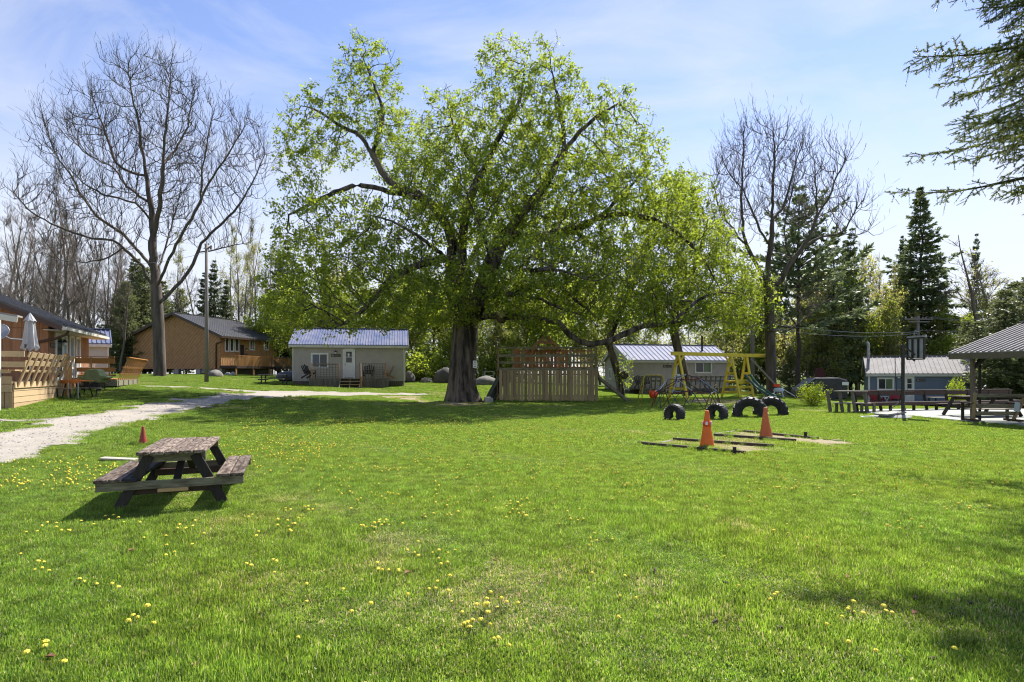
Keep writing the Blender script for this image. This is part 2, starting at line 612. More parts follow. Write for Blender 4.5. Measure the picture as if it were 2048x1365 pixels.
def groundmat(name, c1, c2, c3, s1=.55, s2=9.0, s3=70.0, bump=.6):
    m, t, b, ln = _mat(name)
    tc = t.nodes.new('ShaderNodeTexCoord')
    b.inputs['Roughness'].default_value = .95
    b.inputs['Specular IOR Level'].default_value = .1

    def noise(s, d=5):
        n = t.nodes.new('ShaderNodeTexNoise')
        n.inputs['Scale'].default_value = s
        n.inputs['Detail'].default_value = d
        n.inputs['Roughness'].default_value = .6
        ln(tc.outputs['Object'], n.inputs['Vector'])
        return n

    def mix(a, bb, fac, lo, hi):
        mr = t.nodes.new('ShaderNodeMapRange')
        mr.inputs['From Min'].default_value = lo
        mr.inputs['From Max'].default_value = hi
        ln(fac, mr.inputs['Value'])
        x = t.nodes.new('ShaderNodeMix')
        x.data_type = 'RGBA'
        for k, q in (('A', a), ('B', bb)):
            if isinstance(q, tuple):
                x.inputs[k].default_value = rgb(q)
            else:
                ln(q, x.inputs[k])
        ln(mr.outputs['Result'], x.inputs['Factor'])
        return x.outputs['Result']
    n1, n2, n3 = noise(s1), noise(s2), noise(s3, 3)
    c = mix(c1, c2, n1.outputs['Fac'], .4, .62)
    c = mix(c, c3, n2.outputs['Fac'], .5, .72)
    c = mix(c, tuple(.45 * v for v in c3), n3.outputs['Fac'], .55, .7)
    ln(c, b.inputs['Base Color'])
    bp = t.nodes.new('ShaderNodeBump')
    bp.inputs['Strength'].default_value = bump
    bp.inputs['Distance'].default_value = .03
    ln(n3.outputs['Fac'], bp.inputs['Height'])
    ln(bp.outputs['Normal'], b.inputs['Normal'])
    return m


M['soil'] = groundmat('lawn_soil', (.060, .105, .018), (.072, .115, .020), (.125, .125, .05))
M['gravel'] = groundmat('pale_gravel', (.35, .315, .27), (.29, .262, .222), (.40, .365, .315), .9, 14, 38)
M['sand'] = groundmat('sandy_dirt', (.31, .26, .17), (.24, .20, .115), (.36, .31, .21), .8, 8, 60)

# main ground: fine near the camera, coarse out to the horizon, one sheet
_gx = np.concatenate([np.linspace(-600, -75, 22)[:-1], np.linspace(-75, 75, 151), np.linspace(75, 600, 22)[1:]])
_gy = np.concatenate([np.linspace(-200, -10, 12)[:-1], np.linspace(-10, 90, 101), np.linspace(90, 900, 30)[1:]])
_GX, _GY = np.meshgrid(_gx, _gy)
_zz = ZA(np.stack([np.clip(_GX.ravel(), -200, 200), np.clip(_GY.ravel(), -40, 210)], 1))
_nx = len(_gx)
_i = (np.arange(len(_gy) - 1)[:, None] * _nx + np.arange(_nx - 1)[None, :]).ravel()
ground = np_mesh('ground', np.stack([_GX.ravel(), _GY.ravel(), _zz], 1), np.stack([_i, _i + 1, _i + _nx + 1, _i + _nx], 1), M['soil'], smooth=True)
tag(ground, 'mown spring lawn sloping up gently on the left', 'ground', kind='structure')


def gp(*pts):
    return [tuple(G(*p)[:2]) for p in pts]


road_right = gp((0, 937), (60, 919), (120, 899), (200, 869), (270, 848), (330, 833), (400, 817), (470, 803), (540, 796), (620, 793), (740, 791), (862, 790.5))
road_left = gp((862, 788), (740, 785.5), (620, 783), (540, 782), (500, 783.5), (440, 790), (380, 797), (330, 803), (270, 812), (200, 823), (150, 832), (90, 837), (0, 840))
road_poly = [(-16, 7.0)] + road_right + road_left + [(-24, 15.6)]
side_poly = gp((270, 772.2), (340, 773), (400, 775.5), (470, 780), (540, 784), (500, 785.5), (440, 780.5), (380, 777.5), (330, 775.5), (265, 774.3))
far_path = gp((690, 785), (862, 788), (1000, 777), (1010, 771), (880, 766), (810, 764), (700, 762), (700, 760.5), (880, 764.5), (1025, 769), (1015, 778), (880, 790.5))
isl_poly = gp((-60, 846), (0, 844), (40, 845), (62, 850), (30, 857), (0, 861), (-60, 866))

rngg = np.random.default_rng(11)
_wob = [(rngg.uniform(.6, 5), rngg.uniform(.6, 5), rngg.uniform(0, 6.28)) for _ in range(14)]


def wob(X, Y):
    s = 0
    for a, b, p in _wob:
        s = s + np.sin(a * X + b * Y + p)
    return s / 3.7


def on_road(X, Y, w=.20):
    Xw, Yw = X + w * wob(X, Y), Y + w * 1.3 * wob(Y, X)
    r = (inside(road_poly, Xw, Yw) & ~inside(isl_poly, Xw, Yw)) | inside(side_poly, X + .1 * wob(X, Y), Y)
    return r


V_, F_ = sheet_grid(-26, 0, 6, 62, .16, on_road, .018)
road = np_mesh('gravel_road', V_, F_, M['gravel'], smooth=True)
tag(road, 'pale gravel drive curving past the cottages', 'road', kind='structure')

# loose gravel stones on the near part of the road and strewn into the grass edge
_n = 9000
_q = np.stack([rngg.uniform(-19, -3, _n), rngg.uniform(7, 30, _n)], 1)
_q = _q[on_road(_q[:, 0] + rngg.normal(0, .22, _n), _q[:, 1] + rngg.normal(0, .22, _n))]
_s = rngg.uniform(.008, .026, len(_q)) * (1 + .02 * _q[:, 1])
_oct = np.array([(1, 0, 0), (-1, 0, 0), (0, 1, 0), (0, -1, 0), (0, 0, .7), (0, 0, -.7)])
_of = np.array([(0, 2, 4), (2, 1, 4), (1, 3, 4), (3, 0, 4), (2, 0, 5), (1, 2, 5), (3, 1, 5), (0, 3, 5)])
_P = np.concatenate([_q, (ZA(_q) + .02)[:, None]], 1)
_V = (_P[:, None] + _oct[None] * _s[:, None, None] * rngg.uniform(.6, 1.3, (len(_q), 6, 1))).reshape(-1, 3)
_Ff = (_of[None] + (np.arange(len(_q)) * 6)[:, None, None]).reshape(-1, 3)
M['pebble'] = paint('pebble', (.42, .40, .37), .9, (.24, .225, .21), scale=9, lo=.42, hi=.58)
gs = np_mesh('gravel', _V, _Ff, M['pebble'])
tag(gs, 'loose gravel stones strewn over the drive', 'gravel', kind='stuff')

# court slab under the pavilion
slab_poly = [(14.9, 25.3), (15.95, 18.2), (16.4, 15.4), (26.5, 15.0), (26.5, 27.4), (17.0, 26.6)]
_mb = MB()
_mb.prism([(x, y, -.25) for x, y in slab_poly], (0, 0, .32))
court = _mb.obj('court_slab', M['court'])
tag(court, 'pale concrete court slab beneath the pavilion', 'slab', kind='structure')


def blob_sheet(name, pts, mat, lift, label, cat):
    P = np.array(gp(*pts))
    x0, y0 = P.min(0) - .6
    x1, y1 = P.max(0) + .6
    v, f = sheet_grid(x0, x1, y0, y1, .12, lambda X, Y: inside(P, X + .16 * wob(2 * X, 2 * Y), Y + .22 * wob(2 * Y, 2 * X)), lift)
    o = np_mesh(name, v, f, mat, smooth=True)
    return tag(o, label, cat, kind='structure')


pit_polys = [[(1318, 887), (1345, 880), (1550, 894), (1600, 903), (1490, 909), (1400, 899)], [(1440, 868), (1472, 862), (1640, 878), (1720, 889), (1640, 893), (1585, 882)]]
blob_sheet('sand_patch', pit_polys[0], M['sand'], .012, 'worn sandy ground inside the nearer horseshoe pit', 'dirt')
blob_sheet('sand_patch', pit_polys[1], M['sand'], .012, 'worn sandy ground inside the farther horseshoe pit', 'dirt')
swing_poly = [(1362, 801), (1400, 797), (1480, 800), (1540, 806), (1545, 812), (1470, 811), (1400, 809), (1362, 806)]
blob_sheet('sand_patch', swing_poly, M['sand'], .012, 'bare sandy strip under the yellow swing set', 'dirt')
tree_poly = [(870, 806), (900, 800), (960, 800), (985, 806), (960, 812), (900, 813), (760, 795), (740, 791), (840, 793)]
blob_sheet('sand_patch', tree_poly, M['sand'], .012, 'bare earth around the foot of the big maple', 'dirt')

# lawn of grass blades: four tile meshes scattered by geometry nodes
def grassmat(name, c1, c2, straw):
    m = leafmat(name, c1, c2, straw, trans=.45, rough=.42)
    m.node_tree.nodes['Principled BSDF'].inputs['Specular IOR Level'].default_value = .35
    t = m.node_tree
    ln = t.links.new
    geo = t.nodes.new('ShaderNodeNewGeometry')
    no = t.nodes.new('ShaderNodeTexNoise')
    no.inputs['Scale'].default_value = .55
    no.inputs['Detail'].default_value = 5
    ln(geo.outputs['Position'], no.inputs['Vector'])
    no2 = t.nodes.new('ShaderNodeTexNoise')
    no2.inputs['Scale'].default_value = 4.5
    no2.inputs['Detail'].default_value = 4
    ln(geo.outputs['Position'], no2.inputs['Vector'])
    mr = t.nodes.new('ShaderNodeMapRange')
    mr.inputs['From Min'].default_value = .35
    mr.inputs['From Max'].default_value = .68
    ln(no.outputs['Fac'], mr.inputs['Value'])
    mr2 = t.nodes.new('ShaderNodeMapRange')
    mr2.inputs['From Min'].default_value = .3
    mr2.inputs['From Max'].default_value = .7
    mr2.inputs['To Min'].default_value = .62
    mr2.inputs['To Max'].default_value = 1.25
    ln(no2.outputs['Fac'], mr2.inputs['Value'])
    hv = t.nodes.new('ShaderNodeHueSaturation')
    ln(mr2.outputs['Result'], hv.inputs['Value'])
    ramp = [n for n in t.nodes if n.type == 'VALTORGB'][0]
    ramp.color_ramp.elements[1].position = .93
    ramp.color_ramp.elements[2].position = .97
    mx = t.nodes.new('ShaderNodeMix')
    mx.data_type = 'RGBA'
    mx.blend_type = 'MULTIPLY'
    mx.inputs['B'].default_value = (1.12, 1.0, .95, 1)
    ln(mr.outputs['Result'], mx.inputs['Factor'])
    ln(ramp.outputs['Color'], hv.inputs['Color'])
    ln(hv.outputs['Color'], mx.inputs['A'])
    for l in list(ramp.outputs['Color'].links):
        if l.to_node != hv:
            to = l.to_socket
            t.links.remove(l)
            ln(mx.outputs['Result'], to)
    return m


M['grass'] = grassmat('grass_blade', (.056, .125, .019), (.228, .350, .068), (.38, .36, .19))
M['grass_dry'] = grassmat('grass_blade_worn', (.08, .15, .022), (.24, .335, .065), (.42, .37, .22))
M['grass_dry'].node_tree.nodes['Color Ramp'].color_ramp.elements[1].position = .66
M['grass_dry'].node_tree.nodes['Color Ramp'].color_ramp.elements[2].position = .72


def tile_mesh(name, size, n, h0, h1, w, mat, seed, lean=.55, broad=0.0):
    r = np.random.default_rng(seed)
    q = r.uniform(0, 2 * pi, n)
    p = (size * .72 * np.sqrt(r.random(n)) + r.normal(0, size * .07, n))[:, None] * np.stack([np.cos(q), np.sin(q)], 1)
    a = r.uniform(0, 2 * pi, n)
    h = r.uniform(h0, h1, n) * (0.75 + .5 * r.random(n))
    ww = w * r.uniform(.6, 1.25, n)
    isb = r.random(n) < broad
    h = np.where(isb, h * .55, h)
    ww = np.where(isb, ww * 2.6, ww)
    ln_ = lean * r.random(n) ** .7 * np.where(isb, 1.8, 1.0)
    b = a + r.normal(0, .9, n)
    sx, sy = np.cos(a) * ww / 2, np.sin(a) * ww / 2
    lx, ly = -np.sin(b), np.cos(b)
    V = np.zeros((n, 5, 3))
    for k, (t, wd, zz, bend) in enumerate(((0, 1, 0, 0), (0, -1, 0, 0), (.55, -.85, .6, .4), (.55, .85, .6, .4), (1, 0, 1, 1))):
        V[:, k, 0] = p[:, 0] + sx * wd + lx * ln_ * h * bend
        V[:, k, 1] = p[:, 1] + sy * wd + ly * ln_ * h * bend
        V[:, k, 2] = h * zz * (1 - .35 * np.minimum(ln_, 1) * bend) - .004 * (t == 0)
    base = (np.arange(n) * 5)[:, None]
    tri = np.concatenate([base + np.array([[0, 1, 2]]), base + np.array([[0, 2, 3]]), base + np.array([[3, 2, 4]])], 0)
    var = np.repeat(r.random(n), 5)
    o = np_mesh(name, V.reshape(-1, 3), tri, mat, var=var)
    C.objects.unlink(o)
    return o


T_near = tile_mesh('grass_tile', .5, 3000, .016, .044, .0050, M['grass'], 1, broad=.16)
T_near2 = tile_mesh('grass_tile_tufted', .5, 2600, .018, .055, .0052, M['grass'], 2, broad=.34)
T_dry = tile_mesh('grass_tile_worn', .5, 1700, .010, .032, .0050, M['grass_dry'], 3, lean=1.0, broad=.15)
T_tuft = tile_mesh('grass_tuft', .10, 110, .05, .11, .0055, M['grass'], 6, lean=.7, broad=.12)
T_far = tile_mesh('grass_tile_far', 1.0, 4600, .020, .050, .0105, M['grass'], 4, broad=.1)
T_far2 = tile_mesh('grass_tile_far_worn', 1.0, 2800, .014, .038, .0105, M['grass_dry'], 5, lean=.9)


def worn(X, Y):
    "0..1 wear field of the lawn"
    w = .5 + .5 * wob(.33 * X, .33 * Y) * .8
    s = np.clip((w - .80) * 2.6, 0, .5)
    for px, py, rx, ry, amt in ((1000, 1165, 2.1, .75, .75), (1330, 1170, 1.2, .45, .6), (900, 1240, 1.4, .5, .5), (1590, 1158, .55, .28, 1.0), (1900, 1215, .8, .4, .85), (1800, 1190, .9, .3, .7),
                                (1480, 1040, 1.0, .6, .35), (925, 812, 5, 1.6, .7), (1420, 885, 2.2, 1.6, .35), (1560, 872, 2.0, 1.2, .35), (1690, 886, 1.5, .6, .6), (640, 800, 6, 2, .25), (1450, 805, 4, 1.5, .5)):
        g = G(px, py)
        s = np.maximum(s, amt * np.exp(-((X - g.x) / rx) ** 2 - ((Y - g.y) / ry) ** 2))
    return s


NOGRASS = [slab_poly]
PIT_W = [gp(*q) for q in pit_polys] + [gp(*swing_poly), gp(*tree_poly)]


def scatter_pts(y0, y1, step, marg):
    out = []
    y = y0
    while y < y1:
        hw = y * 1024 / F + marg
        xs = np.arange(-hw, hw, step)
        out.append(np.stack([xs, np.full(len(xs), y)], 1))
        y += step
    p = np.concatenate(out)
    p += rngg.uniform(-.35, .35, p.shape) * step
    return p


def lawn(name, label, y0, y1, step, tiles, cls, marg=2.2, pts=None, tall=1.0):
    p = scatter_pts(y0, y1, step, marg) if pts is None else np.array(pts)
    ok = ~on_road(p[:, 0], p[:, 1], .16)
    for q in NOGRASS:
        ok &= ~inside(q, p[:, 0], p[:, 1])
    p = p[ok]
    w = worn(p[:, 0], p[:, 1])
    pit = np.zeros(len(p), bool)
    for q in PIT_W:
        pit |= inside(q, p[:, 0], p[:, 1])
    w = np.where(pit, .9, w)
    keep = ~(pit & (rngg.random(len(p)) < .66))
    p, w = p[keep], w[keep]
    idx = np.where(rngg.random(len(p)) < w * 1.05, len(tiles) - 1, rngg.integers(0, len(tiles) - 1, len(p)))
    z = ZA(p) + .002
    me = bpy.data.meshes.new(name)
    me.vertices.add(len(p))
    me.vertices.foreach_set('co', np.concatenate([p, z[:, None]], 1).astype(np.float32).ravel())
    a = me.attributes.new('pick', 'INT', 'POINT')
    a.data.foreach_set('value', idx.astype(np.int32))
    a = me.attributes.new('turn', 'FLOAT', 'POINT')
    a.data.foreach_set('value', (rngg.integers(0, 4, len(p)) * pi / 2 + rngg.normal(0, .12, len(p))).astype(np.float32))
    a = me.attributes.new('tall', 'FLOAT', 'POINT')
    big = .95 + .30 * wob(.8 * p[:, 0], .8 * p[:, 1]) + .2 * rngg.random(len(p))
    a.data.foreach_set('value', tall * np.clip(big, .55, 1.6).astype(np.float32))
    o = bpy.data.objects.new(name, me)
    link(o)
    tag(o, label, 'grass', kind='stuff')
    g = bpy.data.node_groups.new(name + '_scatter', 'GeometryNodeTree')
    g.interface.new_socket('Geometry', in_out='INPUT', socket_type='NodeSocketGeometry')
    g.interface.new_socket('Geometry', in_out='OUTPUT', socket_type='NodeSocketGeometry')
    N, ln = g.nodes.new, g.links.new
    gi, go = N('NodeGroupInput'), N('NodeGroupOutput')
    iop = N('GeometryNodeInstanceOnPoints')
    jn = N('GeometryNodeJoinGeometry')
    for t in reversed(tiles):
        oi = N('GeometryNodeObjectInfo')
        oi.inputs['Object'].default_value = t
        oi.inputs['As Instance'].default_value = True
        ln(oi.outputs['Geometry'], jn.inputs['Geometry'])

    def attr(nm, ty):
        n = N('GeometryNodeInputNamedAttribute')
        n.data_type = ty
        n.inputs['Name'].default_value = nm
        return n.outputs['Attribute']
    ln(gi.outputs[0], iop.inputs['Points'])
    ln(jn.outputs['Geometry'], iop.inputs['Instance'])
    iop.inputs['Pick Instance'].default_value = True
    ln(attr('pick', 'INT'), iop.inputs['Instance Index'])
    cx = N('ShaderNodeCombineXYZ')
    ln(attr('turn', 'FLOAT'), cx.inputs['Z'])
    ln(cx.outputs[0], iop.inputs['Rotation'])
    sx = N('ShaderNodeCombineXYZ')
    sx.inputs['X'].default_value = 1.0
    sx.inputs['Y'].default_value = 1.0
    ln(attr('tall', 'FLOAT'), sx.inputs['Z'])
    ln(sx.outputs[0], iop.inputs['Scale'])
    ln(iop.outputs['Instances'], go.inputs[0])
    md = o.modifiers.new('scatter', 'NODES')
    md.node_group = g
    return o
# ---------------------------------------------------------------- plant generators
def norm(a):
    return a / np.maximum(np.linalg.norm(a, axis=-1, keepdims=True), 1e-9)


def colonize(P, pos, par, D, di, dk, iters, rng, trop=(0, 0, .1), jit=.15, maxn=16000):
    "space colonisation: grow a skeleton (pos, par) into the attraction points P"
    P = P.astype(np.float32)
    pos = [np.array(p, np.float32) for p in pos]
    par = list(par)
    A = np.array(pos, np.float32)
    near = np.zeros(len(P), int)
    dist = np.full(len(P), 1e9, np.float32)

    def upd(i0, A):
        nonlocal near, dist
        new = A[i0:]
        for s in range(0, len(new), 400):
            q = new[s:s + 400]
            d2 = (P ** 2).sum(1)[:, None] + (q ** 2).sum(1)[None] - 2 * P @ q.T
            k = d2.argmin(1)
            dm = np.sqrt(np.maximum(d2[np.arange(len(P)), k], 0))
            b = dm < dist
            dist[b] = dm[b]
            near[b] = k[b] + i0 + s
    upd(0, A)
    last = {}
    nch = {}
    trop = np.array(trop, np.float32)
    for it in range(iters):
        alive = dist > dk
        P, near, dist = P[alive], near[alive], dist[alive]
        act = dist < di
        if not act.any() or len(A) > maxn:
            break
        idx = near[act]
        v = norm(P[act] - A[idx])
        acc = np.zeros((len(A), 3), np.float32)
        cnt = np.zeros(len(A))
        np.add.at(acc, idx, v)
        np.add.at(cnt, idx, 1)
        nodes = np.nonzero(cnt)[0]
        d = norm(acc[nodes] / cnt[nodes][:, None] + trop + rng.normal(0, jit, (len(nodes), 3)))
        i0 = len(A)
        add, bad = [], []
        aidx = np.nonzero(act)[0]
        pick = {}
        for q in rng.permutation(len(aidx)):
            pick[near[aidx[q]]] = aidx[q]
        for n_, dd in zip(nodes, d):
            if nch.get(n_, 0) >= 4:
                bad.append(n_)
                continue
            if n_ in last and float(last[n_] @ dd) > .90:
                # pulled both ways: go for a single point instead
                w_ = P[pick[n_]] - A[n_]
                dd = w_ / max(float(np.linalg.norm(w_)), 1e-6)
                if float(last[n_] @ dd) > .90:
                    dist[pick[n_]] = -1
                    continue
            last[n_] = dd
            nch[n_] = nch.get(n_, 0) + 1
            add.append(A[n_] + D * dd)
            par.append(int(n_))
        if bad:
            dist[np.isin(near, bad) & act] = -1
        if not add:
            continue
        A = np.concatenate([A, np.array(add, np.float32)])
        upd(i0, A)
    return A, np.array(par)


def pipe_radii(A, par, r_tip, r_root, shape=1.45):
    n = len(A)
    nch = np.zeros(n, int)
    for i in range(n):
        if par[i] >= 0:
            nch[par[i]] += 1
    order = depth_order(par)
    tips = max((nch == 0).sum(), 2)
    p = math.log(tips) / math.log(max(r_root / r_tip, 1.5))
    acc = np.zeros(n)
    for i in order[::-1]:
        if nch[i] == 0:
            acc[i] = r_tip ** p
        if par[i] >= 0:
            acc[par[i]] += acc[i]
    r = acc ** (1 / p)
    return r_tip + (r_root - r_tip) * ((r - r_tip) / max(r_root - r_tip, 1e-6)).clip(0) ** shape


def depth_order(par):
    n = len(par)
    dep = np.zeros(n, int)
    for i in range(n):
        if par[i] >= 0:
            dep[i] = dep[par[i]] + 1
    return np.argsort(dep, kind='stable')


def tubes(A, par, rad, flute=None, classes=((.22, 14), (.07, 7), (.025, 5), (0, 3))):
    "all branch segments as tubes; returns V, F(quads)"
    n = len(A)
    main = np.full(n, -1)
    order = np.argsort(rad)
    for i in order:
        if par[i] >= 0:
            main[par[i]] = i
    d = np.zeros((n, 3))
    hasm = main >= 0
    has_p = par >= 0
    pa = np.where(has_p, par, 0)
    d[hasm] += norm(A[main[hasm]] - A[hasm])
    d[has_p] += norm(A[has_p] - A[pa[has_p]])
    d = norm(d)
    ref = np.array([.93, .31, .17])

    def frame(t):
        u = norm(np.cross(t, ref))
        return u, np.cross(t, u)
    e = np.nonzero(has_p)[0]
    ism = main[par[e]] == e
    rb = np.where(ism, rad[par[e]], np.minimum(rad[par[e]], rad[e] * 1.15))
    db = np.where(ism[:, None], d[par[e]], norm(A[e] - A[par[e]]))
    Vs, Fs = [], []
    base = 0
    key = np.where(ism, np.maximum(rad[e], 0), rad[e])
    hi = 1e9
    for lo, k in classes:
        s = (key >= lo) & (key < hi)
        hi = lo
        if not s.any():
            continue
        ei = e[s]
        th = np.arange(k) * 2 * pi / k
        rings = []
        for cen, dr, rr in ((A[par[ei]], db[s], rb[s]), (A[ei], d[ei], rad[ei])):
            u, w = frame(dr)
            r2 = rr[:, None] * np.ones((1, k))
            if flute is not None and k >= 10:
                r2 = flute(cen, th, rr)
            rings.append(cen[:, None] + r2[..., None] * (u[:, None] * np.cos(th)[None, :, None] + w[:, None] * np.sin(th)[None, :, None]))
        m = len(ei)
        V = np.stack(rings, 1).reshape(-1, 3)
        b = base + (np.arange(m) * 2 * k)[:, None]
        j = np.arange(k)[None]
        j2 = (np.arange(k)[None] + 1) % k
        Fq = np.stack([b + j, b + j2, b + k + j2, b + k + j], -1).reshape(-1, 4)
        Vs.append(V)
        Fs.append(Fq)
        base += len(V)
    return np.concatenate(Vs), np.concatenate(Fs)


def leaf_cloud(centers, per, spread, size, rng, flat=.3, droop=0.0, aspect=.62):
    "leaf-sized folded quads round the given points; returns V, F, var"
    n = len(centers) * per
    c = np.repeat(centers, per, 0) + rng.normal(0, spread, (n, 3))
    a = norm(rng.normal(0, 1, (n, 3)) + np.array([0, 0, -droop]))
    up = norm(rng.normal(0, 1, (n, 3)) * flat + np.array([0, 0, 1]) * (1 - flat) + rng.normal(0, .35, (n, 3)))
    b = norm(np.cross(a, up))
    nn = np.cross(b, a)
    s = size * rng.uniform(.55, 1.25, n)[:, None]
    V = np.stack([c, c + a * s * .5 + b * s * aspect * .5 + nn * s * .10, c + a * s, c + a * s * .5 - b * s * aspect * .5 + nn * s * .10], 1)
    Fq = (np.arange(n) * 4)[:, None] + np.arange(4)[None]
    cl = np.repeat(rng.random(len(centers)), per)
    var = np.clip(.55 * cl + .45 * rng.random(n), 0, 1)
    return V.reshape(-1, 3), Fq, np.repeat(var, 4)


def blob_points(blobs, dens, rng):
    "points in ellipsoids (cx,cy,cz,rx,ry,rz), thinned towards the middle"
    out = []
    for cx, cy, cz, rx, ry, rz in blobs:
        n = int(dens * rx * ry * rz * 4.19)
        v = norm(rng.normal(0, 1, (n, 3))) * (rng.random((n, 1)) ** .42)
        out.append(v * [rx, ry, rz] + [cx, cy, cz])
    return np.concatenate(out)


def limb_nodes(limbs, D):
    "guided limbs: list of (parent_limb or None, attach index, [points]); returns pos, par, limb index lists"
    pos, par, idx = [], [], []
    for pl, ai, pts in limbs:
        ids = []
        pts = [np.array(p, float) for p in pts]
        prev = -1
        if pl is not None:
            # nearest node of the parent limb to the first point
            cand = idx[pl]
            dd = [np.linalg.norm(pos[c] - pts[0]) for c in cand]
            prev = cand[int(np.argmin(dd))]
            pts = [pos[prev]] + pts
        first = True
        # catmull-rom resample
        q = [pts[0]] + pts + [pts[-1] * 2 - pts[-2]]
        out = []
        for i in range(1, len(q) - 2):
            a, b, c, d = q[i - 1], q[i], q[i + 1], q[i + 2]
            m = max(1, int(round(np.linalg.norm(c - b) / D)))
            for k in range(m):
                t = k / m
                out.append(.5 * ((2 * b) + (c - a) * t + (2 * a - 5 * b + 4 * c - d) * t * t + (3 * b - a - 3 * c + d) * t ** 3))
        out.append(pts[-1])
        if pl is not None:
            out = out[1:]
        for p in out:
            pos.append(p)
            par.append(prev)
            prev = len(pos) - 1
            ids.append(prev)
        idx.append(ids)
    return pos, par, idx


def rot_about(v, ax, a):
    return v * cos(a) + np.cross(ax, v) * sin(a) + ax * (ax @ v) * (1 - cos(a))


def grow(rng, height, r0, levels, wobble=.03, lean=0.0):
    """simple recursive skeleton. levels: list of dicts n, t0, t1, ang, len(function of t), seg, up"""
    A, par, rad = [], [], []

    def path(start, d, length, seg, r_a, r_b, up, parent, wob_):
        ids = []
        p = np.array(start, float)
        d = norm(np.array(d, float))
        prev = parent
        for k in range(1, seg + 1):
            d = norm(d + rng.normal(0, wob_, 3) + np.array([0, 0, up]))
            p = p + d * length / seg
            A.append(p)
            par.append(prev)
            t = k / seg
            rad.append(r_a + (r_b - r_a) * t)
            prev = len(A) - 1
            ids.append((prev, d, t))
        return ids
    A.append(np.zeros(3))
    par.append(-1)
    rad.append(r0)
    d0 = np.array([lean * rng.normal(), lean * rng.normal(), 1.0])
    trunk = path((0, 0, 0), d0, height, 14, r0, r0 * .10, .02, 0, wobble)
    cur = [[(0, norm(d0), 0.0)] + trunk]
    curlen = [height]
    tips = []
    for lv in levels:
        nxt, nlen = [], []
        for ids, L_ in zip(cur, curlen):
            n = lv['n'](L_) if callable(lv['n']) else lv['n']
            for _ in range(int(n)):
                t = lv['t0'] + (lv['t1'] - lv['t0']) * rng.random()
                k = min(range(len(ids)), key=lambda i: abs(ids[i][2] - t))
                nid, dd, tt = ids[k]
                ax = norm(np.cross(dd, norm(rng.normal(0, 1, 3))))
                ang = lv['ang'] * rng.uniform(.75, 1.25)
                nd = rot_about(dd, ax, ang)
                ln_ = lv['len'](t, L_) * rng.uniform(.7, 1.2)
                rr = min(rad[nid] * .7, lv.get('r', 9) * (ln_ / max(lv.get('lref', ln_), 1e-6)))
                ch = path(A[nid], nd, ln_, lv['seg'], rr, max(rr * .25, .006), lv['up'], nid, lv.get('wob', .12))
                nxt.append([(nid, nd, 0.0)] + ch)
                nlen.append(ln_)
        cur, curlen = nxt, nlen
    return np.array(A), np.array(par), np.array(rad)


def add_twigs(A, par, rad, rng, rmax, per, length, up, r_tw, spread=.8, segs=2):
    "fine twigs sprouting from all thin wood"
    src = np.nonzero((rad < rmax) & (par >= 0))[0]
    src = np.repeat(src, int(math.ceil(per)))
    src = src[rng.random(len(src)) < .85 * per / math.ceil(per)]
    d0 = norm(A[src] - A[par[src]])
    d = norm(d0 + rng.normal(0, spread, (len(src), 3)) + np.array([0, 0, up]))
    L_ = length * rng.uniform(.4, 1.3, len(src))[:, None]
    prev, p = src, A[src]
    An, pn, rn = [A], [par], [rad]
    n0 = len(A)
    for k in range(segs):
        d = norm(d + rng.normal(0, .16, d.shape) + np.array([0, 0, up * .35]))
        p = p + d * L_ / segs
        An.append(p)
        pn.append(prev)
        rn.append(np.full(len(p), r_tw * (1 - .3 * k)))
        prev = np.arange(n0, n0 + len(p))
        n0 += len(p)
    return np.concatenate(An), np.concatenate(pn), np.concatenate(rn)


def tip_points(A, par, rad, rmax):
    return A[(rad < rmax) & (par >= 0)]


def tree_obj(name, label, cat, loc, A, par, rad, bark, leaves=None, leafm=None, group=None, flute=None, crown='crown', classes=None, trunk_split=None):
    """thing > trunk (thick wood) and crown (twigs and leaves)"""
    t = thing(name, label, cat, loc, 0, group)
    kw = {} if classes is None else {'classes': classes}
    V, Fq = tubes(A, par, rad, flute, **kw)
    np_mesh('trunk', V, Fq, bark, t, smooth=True)
    if leaves is not None:
        np_mesh(crown, leaves[0], leaves[1], leafm, t, var=leaves[2])
    return t


